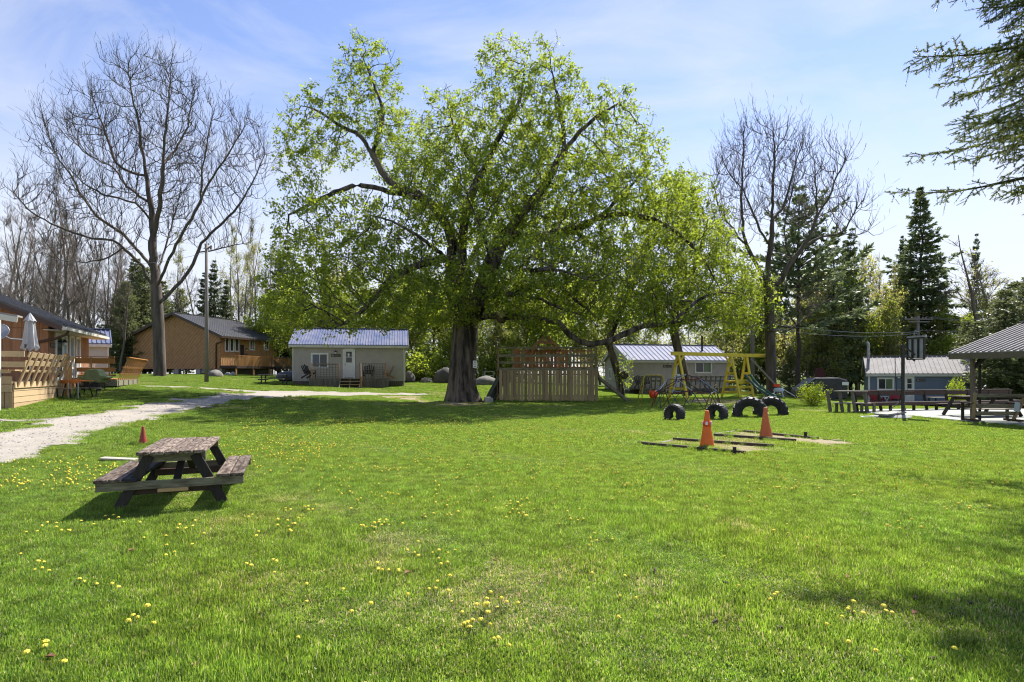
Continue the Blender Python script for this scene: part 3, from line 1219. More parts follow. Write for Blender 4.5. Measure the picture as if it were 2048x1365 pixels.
def conifer(rng, h, r0, spread, z0, n_wh, droop, tuft, per, dens=1.0, taper=.75, irregular=.25, up_tip=.25):
    """conifer skeleton + needle tufts. spread: crown radius at z0; taper shapes the outline"""
    A, par, rad = [np.zeros(3)], [-1], [r0]
    prev = 0
    seg = 16
    tr = [0]
    for k in range(1, seg + 1):
        A.append(np.array([rng.normal(0, .012) * h * .3, rng.normal(0, .012) * h * .3, h * k / seg]))
        par.append(prev)
        rad.append(max(r0 * (1 - k / seg) ** .9, .012))
        prev = len(A) - 1
        tr.append(prev)
    cen, dirs, szs = [], [], []
    for w in range(n_wh):
        t = ((w + rng.random()) / n_wh) ** .88
        z = z0 + (h - z0) * t
        R_ = spread * (1 - t) ** taper * (1 + irregular * rng.normal())
        R_ = max(R_, .10 * spread * (1 - t) + .12)
        nb = rng.integers(4, 7)
        a0 = rng.random() * 2 * pi
        for b in range(nb):
            az = a0 + 2 * pi * b / nb + rng.normal(0, .25)
            L_ = R_ * rng.uniform(.65, 1.12)
            i = min(int(z / h * seg), seg)
            d = np.array([cos(az), sin(az), .25 - droop * (1 - t) * rng.uniform(.6, 1.4) + .5 * t])
            d = norm(d)
            p = np.array([A[tr[i]][0], A[tr[i]][1], z])
            A.append(p.copy())
            par.append(tr[i])
            rad.append(.02 + .012 * L_)
            pv = len(A) - 1
            ns = max(3, int(L_ / .45))
            for s in range(1, ns + 1):
                u = s / ns
                d = norm(d + np.array([0, 0, -droop * .10 + (up_tip * .22 if u > .6 else 0)]) + rng.normal(0, .05, 3))
                p = p + d * L_ / ns
                A.append(p.copy())
                par.append(pv)
                rad.append(max((.02 + .012 * L_) * (1 - u * .8), .008))
                pv = len(A) - 1
                side = norm(np.cross(d, [0, 0, 1.0]))
                wid = L_ * .34 * (1.05 - u) + .12
                m = max(1, int(per * dens * (0.5 + u)))
                for _ in range(m):
                    o_ = rng.uniform(-1, 1)
                    q = p - d * rng.random() * L_ / ns + side * o_ * wid + np.array([0, 0, -abs(o_) * wid * .35 - rng.random() * .10])
                    cen.append(q)
                    szs.append(.45 + .55 * min(1.0, 1.6 * (1 - t)))
                    dirs.append(norm(d * .8 + side * o_ * .9 + np.array([0, 0, -.25 * droop])))
    cen, dirs = np.array(cen), np.array(dirs)
    # each tuft: a short spray of narrow faces
    k = 4
    n = len(cen) * k
    c = np.repeat(cen, k, 0)
    d = norm(np.repeat(dirs, k, 0) + rng.normal(0, .42, (n, 3)))
    b = norm(np.cross(d, rng.normal(0, 1, (n, 3))))
    s = (np.repeat(np.array(szs), k) * tuft * rng.uniform(.6, 1.35, n))[:, None]
    w = s * .17
    V = np.stack([c - b * w * .5, c + d * s * .55 - b * w, c + d * s, c + d * s * .55 + b * w], 1).reshape(-1, 3)
    Fq = (np.arange(n) * 4)[:, None] + np.arange(4)[None]
    var = np.repeat(np.clip(np.repeat(rng.random(len(cen)), k) * .6 + .4 * rng.random(n), 0, 1), 4)
    return np.array(A), np.array(par), np.array(rad), (V, Fq, var)
# ---------------------------------------------------------------- the big trees
M['leaf_maple'] = leafmat('maple_leaf', (.080, .128, .016), (.24, .305, .050), (.34, .38, .09), trans=.5)
M['leaf_lime'] = leafmat('lime_spring_leaf', (.098, .15, .020), (.25, .315, .055), (.36, .39, .10), trans=.5)
M['leaf_bud'] = leafmat('budding_leaf', (.16, .18, .045), (.28, .29, .09), (.28, .19, .12), trans=.5)
M['leaf_olive'] = leafmat('olive_understorey_leaf', (.11, .145, .03), (.20, .225, .06), (.24, .18, .11), trans=.5)
M['leaf_bright'] = leafmat('bright_shrub_leaf', (.16, .235, .025), (.27, .34, .05), None, trans=.45)
M['needle_spruce'] = leafmat('spruce_needle', (.065, .10, .044), (.165, .20, .085), None, trans=.25)
M['needle_near'] = leafmat('near_spruce_needle', (.085, .125, .045), (.25, .285, .09), None, trans=.22)
M['needle_cedar'] = leafmat('cedar_spray', (.09, .12, .05), (.20, .225, .095), None, trans=.25)
M['needle_pine'] = leafmat('pine_needle', (.07, .105, .05), (.16, .195, .085), None, trans=.2)
M['needle_juniper'] = leafmat('juniper_spray', (.08, .10, .05), (.17, .18, .10), None, trans=.2)


def guided(base_px, d, limbs, blobs, D, di, dk, dens, r_tip, r_root, seed, trop=(0, 0, .08), jit=.18, iters=120, clip_low=None):
    rng = np.random.default_rng(seed)
    base = GX(base_px[0], d)
    sc = d / F

    def loc(px, py, dy=0.0):
        w = W(px, py, d + dy) - base
        return (w.x, w.y, w.z)
    lm = []
    for pl, pts in limbs:
        lm.append((pl, None, [loc(*p) for p in pts]))
    pos, par, idx = limb_nodes(lm, D)
    pos[0] = np.array((pos[0][0], pos[0][1], -.15))
    bl = []
    for px, py, dy, rx, ry, rd in blobs:
        c = loc(px, py, dy)
        bl.append((*c, rx * sc, rd, ry * sc))
    P = blob_points(bl, dens, rng)
    if clip_low is not None:
        P = P[P[:, 2] > clip_low]
    A, par = colonize(P, pos, par, D, di, dk, iters, rng, trop, jit)
    # small natural kinks on the limbs
    A = A + rng.normal(0, D * .06, A.shape) * (np.arange(len(A)) > len(idx[0]))[:, None]
    rad = pipe_radii(A, par, r_tip, r_root, 1.08 if len(limbs) > 16 else 1.2)
    return base, A, par, rad, rng, idx


def flute_fn(amp, flare, k1=5, k2=9, ph=0.4):
    def f(cen, th, rr):
        z = cen[:, 2:3]
        big = np.clip((rr[:, None] - .25) / .4, 0, 1)
        w = np.sin(k1 * th[None] + ph + .35 * z) * .6 + np.sin(k2 * th[None] + 1.7 - .5 * z) * .35 + np.sin(2 * th[None] + .2 * z) * .5
        fl = flare * np.exp(-np.maximum(z, 0) / .55) * (1 + .55 * np.sin(k1 * th[None] + ph))
        return rr[:, None] * (1 + amp * big * w + fl * big)
    return f


# big maple
mp_limbs = [
    (None, [(927, 806, 0), (925, 780, 0), (926, 740, 0), (929, 700, 0), (931, 668, 0), (932, 645, 0)]),
    (0, [(930, 610, .3), (925, 550, .5), (924, 480, .6), (936, 410, .4), (960, 350, .2), (985, 300, 0), (1010, 255, -.3), (1040, 200, -.5), (1050, 130, -.5)]),
    (0, [(955, 610, -.6), (982, 530, -1.0), (1012, 470, -1.4), (1050, 420, -1.6), (1090, 370, -2), (1130, 300, -2.2), (1180, 245, -2.4), (1240, 205, -2.4)]),
    (0, [(908, 600, .4), (902, 530, .8), (903, 475, .9), (880, 430, 1.0), (839, 392, 1.2), (790, 372, 1.2), (769, 352, 1.4), (745, 310, 1.5), (722, 274, 1.6), (684, 254, 1.8), (640, 225, 2), (590, 205, 2)]),
    (3, [(835, 395, .8), (790, 386, .2), (722, 371, -.2), (680, 382, -.6), (643, 397, -.9), (578, 430, -1.2)]),
    (3, [(745, 308, 1.5), (765, 235, 2), (752, 180, 2.2), (725, 115, 2.2)]),
    (1, [(925, 552, .4), (905, 520, -1.2), (858, 526, -2.2), (797, 548, -3), (772, 570, -3.4), (735, 612, -3.8), (690, 648, -4)]),
    (0, [(935, 645, -.3), (975, 634, -1.0), (1020, 634, -1.6), (1061, 637, -2), (1114, 645, -2.4), (1144, 672, -2.6), (1175, 688, -2.8), (1215, 684, -2.8), (1285, 654, -2.4), (1345, 646, -2.2), (1405, 636, -2)]),
    (0, [(948, 625, -.6), (990, 590, -1.5), (1055, 592, -2.5), (1110, 612, -3), (1165, 632, -3.4)]),
    (8, [(1030, 588, -2), (1108, 570, -1), (1160, 608, -.6), (1200, 640, -.2)]),
    (2, [(1012, 470, -1.4), (1080, 476, .5), (1148, 458, 1), (1185, 440, 1.4), (1228, 408, 1.6), (1290, 340, 1.8)]),
    (1, [(925, 550, .5), (950, 500, 3), (990, 430, 5.5), (1030, 380, 7)]),
    (1, [(924, 480, .6), (880, 430, 3.5), (830, 380, 5.5), (800, 330, 6.5)]),
    (2, [(982, 530, -1), (970, 480, -4), (950, 430, -6), (930, 380, -7)]),
    (3, [(902, 525, .8), (860, 490, -3.5), (800, 450, -5.5), (740, 430, -6.5)]),
    (2, [(990, 515, -1), (1040, 540, -4), (1110, 540, -6), (1180, 560, -7)]),
    (10, [(1148, 458, 1), (1200, 500, 3.5), (1270, 530, 4.5), (1330, 540, 5)]),
    (1, [(960, 350, .2), (920, 285, .8), (900, 225, 1), (893, 185, 1.2)]),
    (7, [(1345, 646, -2.2), (1400, 600, -1.4), (1450, 585, -1), (1500, 600, -1)]),
    (10, [(1185, 440, 1.4), (1255, 428, 1.6), (1330, 450, 1.4), (1395, 505, 1), (1440, 575, 0)]),
    (2, [(1130, 300, -2.2), (1120, 220, -2), (1105, 150, -1.6), (1100, 105, -1.4)]),
]
mp_blobs = [
    (735, 160, 2, 78, 95, 2.2), (650, 262, 1.5, 100, 82, 2.6), (592, 340, 0, 48, 85, 1.8), (800, 300, 3, 78, 90, 3.4), (905, 265, 1, 70, 78, 3.4), (1000, 165, -.5, 55, 105, 2.2), (1092, 165, -1.5, 66, 84, 2.0),
    (1060, 270, 0, 120, 100, 4.5), (1200, 240, -2, 88, 66, 2.2), (1235, 325, 0, 105, 85, 3.6), (930, 400, 0, 150, 95, 6.5), (1100, 420, 0, 165, 95, 7), (1275, 430, 1, 105, 85, 4.5), (700, 445, -1, 125, 48, 3.5), (590, 450, -1, 50, 70, 2),
    (640, 560, -3.5, 112, 85, 2.8), (760, 545, -2, 125, 85, 4.5), (860, 585, -3, 105, 66, 4.5), (600, 615, -4, 78, 48, 2.4), (560, 590, -3.6, 40, 50, 1.6), (720, 640, -4, 95, 30, 2), (1060, 560, -2, 150, 78, 6.5), (1200, 560, -1, 120, 85, 5.5),
    (1150, 640, -3, 130, 30, 2.6), (1300, 560, 0, 75, 66, 3.8), (1330, 625, -2, 90, 40, 2.4), (1335, 420, 1, 66, 84, 3.4), (1395, 500, 0, 66, 80, 3.2), (1445, 580, -1, 66, 60, 2.8), (1420, 635, -2, 90, 34, 2.2), (800, 600, -3, 90, 55, 3), (660, 600, -4, 80, 60, 2.6)]
b_, A_, p_, r_, g_, ix_ = guided((927, 806), 34.5, mp_limbs, mp_blobs, .42, 2.6, .52, 6.0, .013, .94, 21, trop=(0, 0, .02), jit=.22)
for k_ in ix_[0]:
    r_[k_] = max(min(r_[k_], .78), .72)
A_, p_, r_ = add_twigs(A_, p_, r_, g_, .022, 1, .55, .10, .011, .8)
tp_ = tip_points(A_, p_, r_, .020)
cl_ = .5 + .5 * np.sin(2.1 * tp_[:, 0] + 1.3 * np.sin(1.7 * tp_[:, 2])) * np.sin(1.9 * tp_[:, 1] + .9 + np.sin(1.3 * tp_[:, 0])) * np.sin(2.3 * tp_[:, 2] + .4 + np.sin(1.1 * tp_[:, 1]))
cl_ = cl_ + .35 * np.sin(4.7 * tp_[:, 0] + 2 * tp_[:, 2]) * np.sin(5.3 * tp_[:, 2] - 1.5 * tp_[:, 1])
sel_ = tp_[g_.random(len(tp_)) < np.clip((cl_ - .14) * 1.5, .04, .95)]
lv_ = leaf_cloud(sel_, 14, .12, .18, g_, flat=.45, droop=.3)
maple = tree_obj('maple_tree', 'huge spreading old maple in fresh green leaf at the centre of the lawn', 'tree', b_, A_, p_, r_, M['maple_bark'], lv_, M['leaf_maple'], flute=flute_fn(.06, .42))
print('maple nodes', len(A_), 'tufts', len(sel_))
# sawn stub and paper notice on the trunk
st_ = MB()
q0 = Vector(W(1003, 637, 33.25))
nd_ = Vector((.05, -.93, .36)).normalized()
st_.tube([q0 - nd_ * .1, q0 + nd_ * .32, q0 + nd_ * .62], [.30, .27, .26], 10)
stub = st_.obj('sawn_stub', M['maple_bark'], maple, smooth=True, world=True)
ct_ = MB()
ct_.lathe([(.24, 0), (.24, .012)], q0 + nd_ * .615, 12, nd_.to_track_quat('Z', 'Y').to_matrix())
ct_.obj('cut_face', M['cut_wood'], stub, world=True)

# two smaller maples on the right of the canopy
b2_, A2_, p2_, r2_, g2_, ix2 = guided((1243, 793), 42, [
    (None, [(1243, 793, 0), (1236, 750, 0), (1226, 715, 0), (1218, 688, 0)]),
    (0, [(1232, 640, 0), (1262, 580, .4), (1290, 500, .5), (1315, 420, .5)]),
    (0, [(1190, 650, .6), (1160, 610, 1)]),
    (1, [(1262, 580, .4), (1310, 600, -1), (1350, 610, -1.6)])],
    [(1300, 560, 0, 80, 85, 3), (1335, 440, 0, 68, 82, 2.8), (1240, 600, .5, 70, 50, 2.5), (1350, 610, -2, 60, 45, 2)], .42, 2.4, .5, 7, .012, .27, 22, trop=(0, 0, .04), jit=.22)
A2_, p2_, r2_ = add_twigs(A2_, p2_, r2_, g2_, .022, 1, .55, .10, .011, .8)
tp_ = tip_points(A2_, p2_, r2_, .020)
lv_ = leaf_cloud(tp_[g2_.random(len(tp_)) < .5], 13, .15, .19, g2_, flat=.45, droop=.3)
# leafy suckers and knot on the lower trunk
kn_ = np.array([[.15, -.35, 1.0], [-.25, -.3, 1.4], [.35, -.3, 1.9], [.4, -.2, .8], [-.1, -.4, 2.2], [.5, -.3, 1.4], [.1, -.3, 2.9], [.55, -.2, 2.5]])
lk_ = leaf_cloud(np.repeat(kn_, 7, 0), 6, .17, .15, g2_, flat=.5)
lv_ = (np.concatenate([lv_[0], lk_[0]]), np.concatenate([lv_[1], lk_[1] + len(lv_[0])]), np.concatenate([lv_[2], lk_[2]]))
m2_ = tree_obj('maple_tree', 'leaning maple with a knotted, suckering trunk beside the play ramp', 'tree', b2_, A2_, p2_, r2_, M['maple_bark'], lv_, M['leaf_lime'], flute=flute_fn(.10, .25))
kb_ = MB()
kb_.lathe([(.0, .16), (.10, .19), (.22, .16), (.30, .05), (.33, -.1)], (.14, -.33, 1.55), 10, Matrix.Rotation(R(90), 3, 'X'))
kb_.obj('knot', M['maple_bark'], m2_, smooth=True)
b3_, A3_, p3_, r3_, g3_, ix3 = guided((1376, 795), 43, [
    (None, [(1376, 795, 0), (1368, 745, 0), (1356, 700, 0), (1347, 660, 0)]),
    (0, [(1355, 610, 0), (1378, 560, .3), (1402, 500, .4), (1415, 440, .4)]),
    (0, [(1390, 630, -.8), (1440, 605, -1.4), (1500, 585, -1.6), (1530, 600, -1.6)]),
    (0, [(1320, 620, .5), (1300, 560, 1)])],
    [(1400, 500, 0, 80, 100, 3.2), (1450, 590, -1, 95, 80, 3.2), (1490, 640, -1.5, 60, 30, 2), (1350, 620, -2, 85, 42, 2.6), (1500, 600, -1.4, 45, 62, 2.2), (1375, 400, 0, 55, 60, 2.4), (1545, 625, -1.4, 20, 26, 1)], .42, 2.4, .5, 7, .012, .31, 23, trop=(0, 0, .03), jit=.22)
A3_, p3_, r3_ = add_twigs(A3_, p3_, r3_, g3_, .022, 1, .55, .10, .011, .8)
tp_ = tip_points(A3_, p3_, r3_, .020)
lv_ = leaf_cloud(tp_[g3_.random(len(tp_)) < .5], 13, .15, .19, g3_, flat=.45, droop=.3)
tree_obj('maple_tree', 'lime green maple rising behind the yellow swing set', 'tree', b3_, A3_, p3_, r3_, M['maple_bark'], lv_, M['leaf_lime'], flute=flute_fn(.07, .2))

# big bare tree on the left
bl_limbs = [
    (None, [(320, 756, 0), (319, 720, 0), (317, 660, 0), (314, 610, 0), (312, 575, 0)]),
    (0, [(308, 540, 0), (306, 500, 0), (305, 441, .3), (300, 400, .3), (293, 350, .4), (283, 290, .4), (276, 240, .3), (264, 190, .2), (256, 130, 0)]),
    (1, [(307, 480, .2), (318, 420, -.6), (325, 370, -1), (327, 300, -1.2), (335, 230, -1.4), (340, 150, -1.4)]),
    (0, [(325, 552, -.6), (352, 490, -1.4), (389, 424, -2), (418, 365, -2.4), (450, 320, -2.6), (490, 250, -2.8)]),
    (0, [(324, 603, -.2), (352, 574, .6), (380, 540, 1.2), (404, 488, 1.6), (440, 450, 2), (475, 415, 2.2), (503, 369, 2.4), (530, 310, 2.6)]),
    (0, [(308, 548, .2), (288, 516, .8), (247, 471, 1.6), (204, 441, 2), (165, 395, 2.4), (149, 360, 2.6), (118, 320, 2.8), (95, 265, 3), (80, 215, 3)]),
    (0, [(300, 565, -.4), (285, 535, -1), (263, 509, -1.6), (225, 481, -2.2), (183, 477, -2.8), (132, 460, -3.2), (89, 441, -3.6), (60, 422, -3.8), (28, 385, -4)]),
    (1, [(304, 445, .3), (272, 407, -1.4), (221, 394, -2.2), (178, 373, -2.8), (140, 340, -3)]),
    (1, [(296, 405, .3), (255, 373, 1.8), (225, 335, 2.6), (178, 311, 3.2), (140, 275, 3.4)]),
    (1, [(290, 350, .4), (262, 345, -.8), (232, 325, -1.4), (215, 280, -1.8), (190, 210, -2)]),
    (2, [(326, 330, -1), (350, 300, .6), (375, 255, 1.4), (385, 190, 1.6)]),
    (3, [(400, 400, -2), (405, 340, -3.4), (415, 280, -3.8), (425, 225, -4)]),
    (0, [(312, 560, .4), (330, 500, 2.6), (350, 430, 4), (365, 360, 4.6)]),
    (6, [(245, 497, -2), (215, 515, -1.4), (170, 525, -1), (110, 520, -.6)]),
    (4, [(395, 505, 1.4), (430, 500, 1.4), (470, 490, 1.2), (500, 485, 1.2)]),
]
bl_blobs = [(275, 165, 0, 85, 62, 2.6), (350, 185, -.6, 55, 62, 2.4), (190, 235, 0, 58, 62, 2.6), (120, 290, 1.6, 56, 66, 2.4), (90, 235, 2.8, 25, 40, 1.2), (240, 270, 0, 90, 75, 3.6), (330, 280, 0, 75, 80, 3.6), (420, 265, -2.4, 48, 62, 2.2),
            (480, 290, -1, 55, 66, 2.6), (525, 330, 2.2, 28, 60, 1.6), (410, 350, 0, 85, 62, 3.6), (250, 380, 0, 110, 58, 4), (150, 400, 0, 80, 58, 3.6), (60, 395, -2.8, 48, 50, 2), (470, 420, 1.4, 62, 48, 2.2), (340, 440, 2, 70, 60, 3), (200, 490, -1.4, 80, 40, 2.4), (110, 480, -2.4, 60, 38, 2), (440, 490, 1.2, 55, 30, 1.6), (30, 370, -4, 24, 36, 1)]
bb_, A_, p_, r_, g_, ix_ = guided((320, 756), 48, bl_limbs, bl_blobs, .60, 3.2, .80, 1.8, .025, .45, 31, trop=(0, 0, .45), jit=.10)
A_, p_, r_ = add_twigs(A_, p_, r_, g_, .06, 2, 1.9, .55, .0155, .42, 4)
A_, p_, r_ = add_twigs(A_, p_, r_, g_, .0162, 1, .62, .45, .0105, .5, 2)
tree_obj('bare_tree', 'tall bare tree with upswept twigs standing by the orange cottage', 'tree', bb_, A_, p_, r_, M['tan_bark'], flute=flute_fn(.05, .2))
print('bare', len(A_))

# big bare tree on the right
br_limbs = [
    (None, [(1543, 792, 0), (1542, 740, 0), (1540, 660, 0), (1538, 600, 0), (1536, 565, 0)]),
    (0, [(1540, 501, 0), (1545, 440, 0), (1546, 369, 0), (1549, 308, 0), (1546, 262, 0)]),
    (0, [(1524, 545, .4), (1511, 525, .8), (1494, 492, 1), (1485, 448, 1.2), (1483, 396, 1.2), (1485, 340, 1.2), (1486, 285, 1.2)]),
    (1, [(1540, 490, 0), (1520, 462, -.8), (1503, 418, -1.2), (1485, 382, -1.5), (1463, 352, -1.6), (1441, 308, -1.8)]),
    (0, [(1556, 570, -.4), (1578, 532, -.8), (1608, 492, -1), (1626, 457, -1.2), (1633, 422, -1.2), (1630, 350, -1.2)]),
    (4, [(1608, 492, -1), (1643, 475, -.6), (1683, 466, -.2), (1705, 431, 0), (1731, 391, .2)]),
    (5, [(1683, 466, -.2), (1723, 470, .4), (1745, 453, .6)]),
    (1, [(1545, 440, 0), (1569, 409, 1), (1585, 350, 1.4), (1600, 300, 1.6)]),
    (4, [(1585, 520, -.8), (1570, 480, -1.8), (1575, 420, -2.2), (1590, 370, -2.4)]),
    (0, [(1541, 664, -.4), (1578, 659, -1.2), (1608, 642, -1.8), (1644, 607, -2.2), (1660, 600, -2.4)]),
    (4, [(1630, 440, -1.2), (1655, 400, -1.2), (1675, 350, -1.2), (1690, 320, -1.2)]),
    (2, [(1494, 492, 1), (1465, 460, 1.8), (1440, 420, 2.2), (1428, 370, 2.4)]),
]
br_blobs = [(1485, 310, 1, 48, 66, 2.2), (1450, 370, .6, 40, 62, 2.2), (1555, 310, 0, 60, 62, 2.6), (1620, 330, 0, 50, 66, 2.4), (1665, 370, -1, 42, 55, 1.8), (1560, 400, 0, 80, 60, 3), (1480, 440, .6, 55, 60, 2.2), (1700, 430, 0, 46, 40, 1.6), (1640, 440, -.6, 55, 45, 2), (1730, 470, .4, 24, 24, .8), (1630, 610, -2, 40, 30, 1.2)]
b4_, A_, p_, r_, g_, ix_ = guided((1543, 792), 41, br_limbs, br_blobs, .55, 3.0, .70, 2.6, .023, .34, 32, trop=(0, 0, .5), jit=.10)
A_, p_, r_ = add_twigs(A_, p_, r_, g_, .055, 2.4, 1.7, .6, .0145, .42, 4)
A_, p_, r_ = add_twigs(A_, p_, r_, g_, .0152, 1, .55, .5, .0105, .5, 2)
tree_obj('bare_tree', 'tall bare tree with a straight dark trunk right of the swing set', 'tree', b4_, A_, p_, r_, M['tan_bark'], flute=flute_fn(.04, .2))


# spruce close by on the right: mostly outside the frame, its boughs hang into the sky
def near_spruce():
    rng = np.random.default_rng(77)
    loc = GX(2262, 10.6)
    h = 15.0
    A, par, rad = [np.zeros(3)], [-1], [.26]
    prev = 0
    tr = [0]
    for k in range(1, 21):
        A.append(np.array([0, 0, h * k / 20]))
        par.append(prev)
        rad.append(max(.26 * (1 - k / 20), .015))
        prev = len(A) - 1
        tr.append(prev)
    S0, D0, L0 = [], [], []

    def spray(p, d, L_, side_len, hang, step=.13):
        "one bough: main axis with flat side sprays and hanging twigs"
        nonlocal A, par, rad
        i = min(max(int(p[2] / h * 20), 0), 20)
        A.append(p.copy())
        par.append(tr[i])
        rad.append(.022 + .007 * L_)
        pv = len(A) - 1
        ns = max(5, int(L_ / step))
        for s in range(1, ns + 1):
            u = s / ns
            d = norm(d + np.array([0, 0, -.34 / ns if u < .6 else .55 / ns]) + rng.normal(0, .02, 3))
            p = p + d * L_ / ns
            A.append(p.copy())
            par.append(pv)
            rad.append(max((.022 + .007 * L_) * (1 - u * .85), .005))
            pv = len(A) - 1
            side = norm(np.cross(d, [0, 0, 1.0]))
            S0.append(p - d * L_ / ns)
            D0.append(d)
            L0.append(L_ / ns * 1.15)
            if u < .12:
                continue
            for sg in (-1, 1):
                ll = side_len * (.35 + .75 * min(1, 2.6 * (1.06 - u))) * rng.uniform(.55, 1.15)
                dd = norm(d * rng.uniform(.5, .9) + side * sg + np.array([0, 0, rng.normal(0, .28)]))
                m = max(2, int(ll / .11))
                q = p.copy()
                for k in range(m):
                    S0.append(q.copy())
                    D0.append(dd)
                    L0.append(ll / m * 1.2)
                    for s3 in (-1, 1):
                        if rng.random() < .55:
                            s2 = norm(np.cross(dd, [0, 0, 1.0])) * s3
                            S0.append(q.copy())
                            D0.append(norm(dd * .8 + s2 * .7 + np.array([0, 0, rng.normal(-.15, .2)])))
                            L0.append(rng.uniform(.08, .2))
                    if rng.random() < hang:
                        S0.append(q.copy())
                        D0.append(norm(np.array([rng.normal(0, .28), rng.normal(0, .28), -1.0])))
                        L0.append(rng.uniform(.14, .40))
                    dd = norm(dd + np.array([0, 0, -.05]) + rng.normal(0, .05, 3))
                    q = q + dd * ll / m

    # boughs reaching into view, and unseen ones above it added to shade the lawn
    for px, py, d_, L_, sl in ((1830, 100, 10.3, 4.1, .80), (1898, 42, 11.2, 3.7, .55), (1900, 236, 10.4, 3.5, .95), (1965, 180, 9.7, 3.1, .85), (1985, 352, 10.7, 2.7, .75), (1935, -30, 10.0, 3.2, .7), (1940, 118, 11.3, 3.3, .9),
                               (2010, 290, 10.2, 2.5, .8), (1960, 262, 11.4, 3.0, .9), (1925, -120, 10.8, 3.4, .9), (1850, 150, 10.9, 3.7, .6), (2000, 60, 10.2, 2.8, 1.0), (2035, 395, 11.0, 2.3, .6),
                               (1716, -150, 10.9, 5.0, .40), (1790, -170, 10.4, 4.4, .55), (1850, -160, 10.6, 4.0, .6), (1815, -190, 10.9, 4.2, .9), (1900, -300, 10.4, 3.6, 1.0), (1990, -380, 10.6, 3.0, 1.0), (1950, -230, 10.0, 3.4, 1.0), (2010, -120, 10.2, 3.0, 1.0), (1870, -190, 9.8, 4.0, .9), (1920, -180, 11.2, 3.8, .9), (1830, -240, 10.0, 4.2, .9), (1975, -90, 11.0, 3.2, .7), (1880, -250, 10.8, 3.8, 1.0), (1860, -330, 10.2, 3.8, 1.0), (1930, -380, 10.9, 3.4, 1.0), (1990, -290, 10.1, 3.0, 1.0), (1780, -170, 10.8, 4.5, .6)):
        tip = np.array(W(px + (42 if py > -50 else 0), py, d_) - loc)
        root = np.array([0, 0, tip[2] + .15 + .10 * L_])
        v = tip - root
        spray(root, norm(v), float(np.linalg.norm(v)), sl, .24 if py > -50 else .22, .13 if py > -50 else .085)
    z = 5.6
    while z < h - .3:
        t = (z - 5.0) / (h - 5.0)
        Rm = 3.9 * (1 - t) ** .8 + .15
        a0 = rng.random() * 6.28
        for b in range(6):
            az = a0 + 6.28 * b / 6 + rng.normal(0, .2)
            if cos(az - pi) > .72 and z < 9.2:
                continue
            L_ = Rm * rng.uniform(.78, 1.08)
            spray(np.array([0, 0, z + rng.normal(0, .08)]), norm(np.array([cos(az), sin(az), .05 + .3 * t])), L_, .55 * (1 - .5 * t), .12, .24)
        z += rng.uniform(.34, .48)
    S0, D0, L0 = np.array(S0), np.array(D0), np.array(L0)
    # needles: bottle-brush round every sprig
    per = 20
    n = len(S0) * per
    t = np.tile((np.arange(per) + .5) / per, len(S0)) + rng.normal(0, .02, n)
    Sx, Dx, Lx = np.repeat(S0, per, 0), np.repeat(D0, per, 0), np.repeat(L0, per)
    u = norm(np.cross(Dx, rng.normal(0, 1, (n, 3))))
    c = Sx + Dx * (t * Lx)[:, None]
    nd = norm(u + Dx * .65)
    ln_ = rng.uniform(.030, .046, n)[:, None]
    b = norm(np.cross(nd, Dx)) * .0085
    V = np.stack([c - b, c + b, c + nd * ln_], 1).reshape(-1, 3)
    Fq = (np.arange(n) * 3)[:, None] + np.arange(3)[None]
    var = np.repeat(np.clip(np.repeat(rng.random(len(S0)), per) * .7 + .3 * rng.random(n), 0, 1), 3)
    print('near spruce sprigs', len(S0), 'needles', n)
    # the sprigs' own twigs
    TV, TF = [], []
    bb = norm(np.cross(D0, [.3, .2, .9])) * .005
    cc = norm(np.cross(D0, bb)) * .005
    E0, E1 = S0, S0 + D0 * L0[:, None]
    TV = np.stack([E0 + bb, E0 - bb * .5 + cc, E0 - bb * .5 - cc, E1 + bb * .5, E1 - bb * .25 + cc * .5, E1 - bb * .25 - cc * .5], 1).reshape(-1, 3)
    k = (np.arange(len(S0)) * 6)[:, None]
    TF = np.concatenate([k + np.array([[0, 1, 4, 3]]), k + np.array([[1, 2, 5, 4]]), k + np.array([[2, 0, 3, 5]])])
    T = thing('spruce_tree', 'large spruce at the right edge with heavy needled boughs hanging into view', 'tree', loc)
    tv, tf = tubes(np.array(A), np.array(par), np.array(rad))
    np_mesh('trunk', np.concatenate([tv, TV]), np.concatenate([tf, TF + len(tv)]), M['conifer_bark'], T, smooth=True)
    np_mesh('crown', V, Fq, M['needle_near'], T, var=var)


near_spruce()
# ---------------------------------------------------------------- the woods behind
rf = np.random.default_rng(5)
PROT = {}


def proto(key, h, A, par, rad, bark, lv, lm, classes=((.06, 6), (0, 3))):
    "a hidden-from-nothing prototype: meshes only; objects are made by place()"
    V, Fq = tubes(A, par, rad, classes=classes)
    o = np_mesh('trunk', V, Fq, bark, smooth=True)
    C.objects.unlink(o)
    meshes = [('trunk', o.data)]
    bpy.data.objects.remove(o)
    if lv is not None:
        c = np_mesh('crown', lv[0], lv[1], lm, var=lv[2])
        C.objects.unlink(c)
        meshes.append(('crown', c.data))
        bpy.data.objects.remove(c)
    PROT[key] = (h, meshes)


def place(key, name, label, px, d, top, group, wide=1.0, rot=None, dz=0.0):
    h, meshes = PROT[key]
    b = GX(px, d)
    b.z += dz
    zt = CAM_H + (HY - top) / F * d
    s = max(zt - b.z, 1.0) / h
    t = thing(name, label, 'shrub' if 'shrub' in name or 'bush' in name else 'tree', b, rf.uniform(0, 6.28) if rot is None else rot, group)
    t.scale = (s * wide, s * wide, s)
    for nm, me in meshes:
        o = bpy.data.objects.new(nm, me)
        o.parent = t
        link(o)
    return t


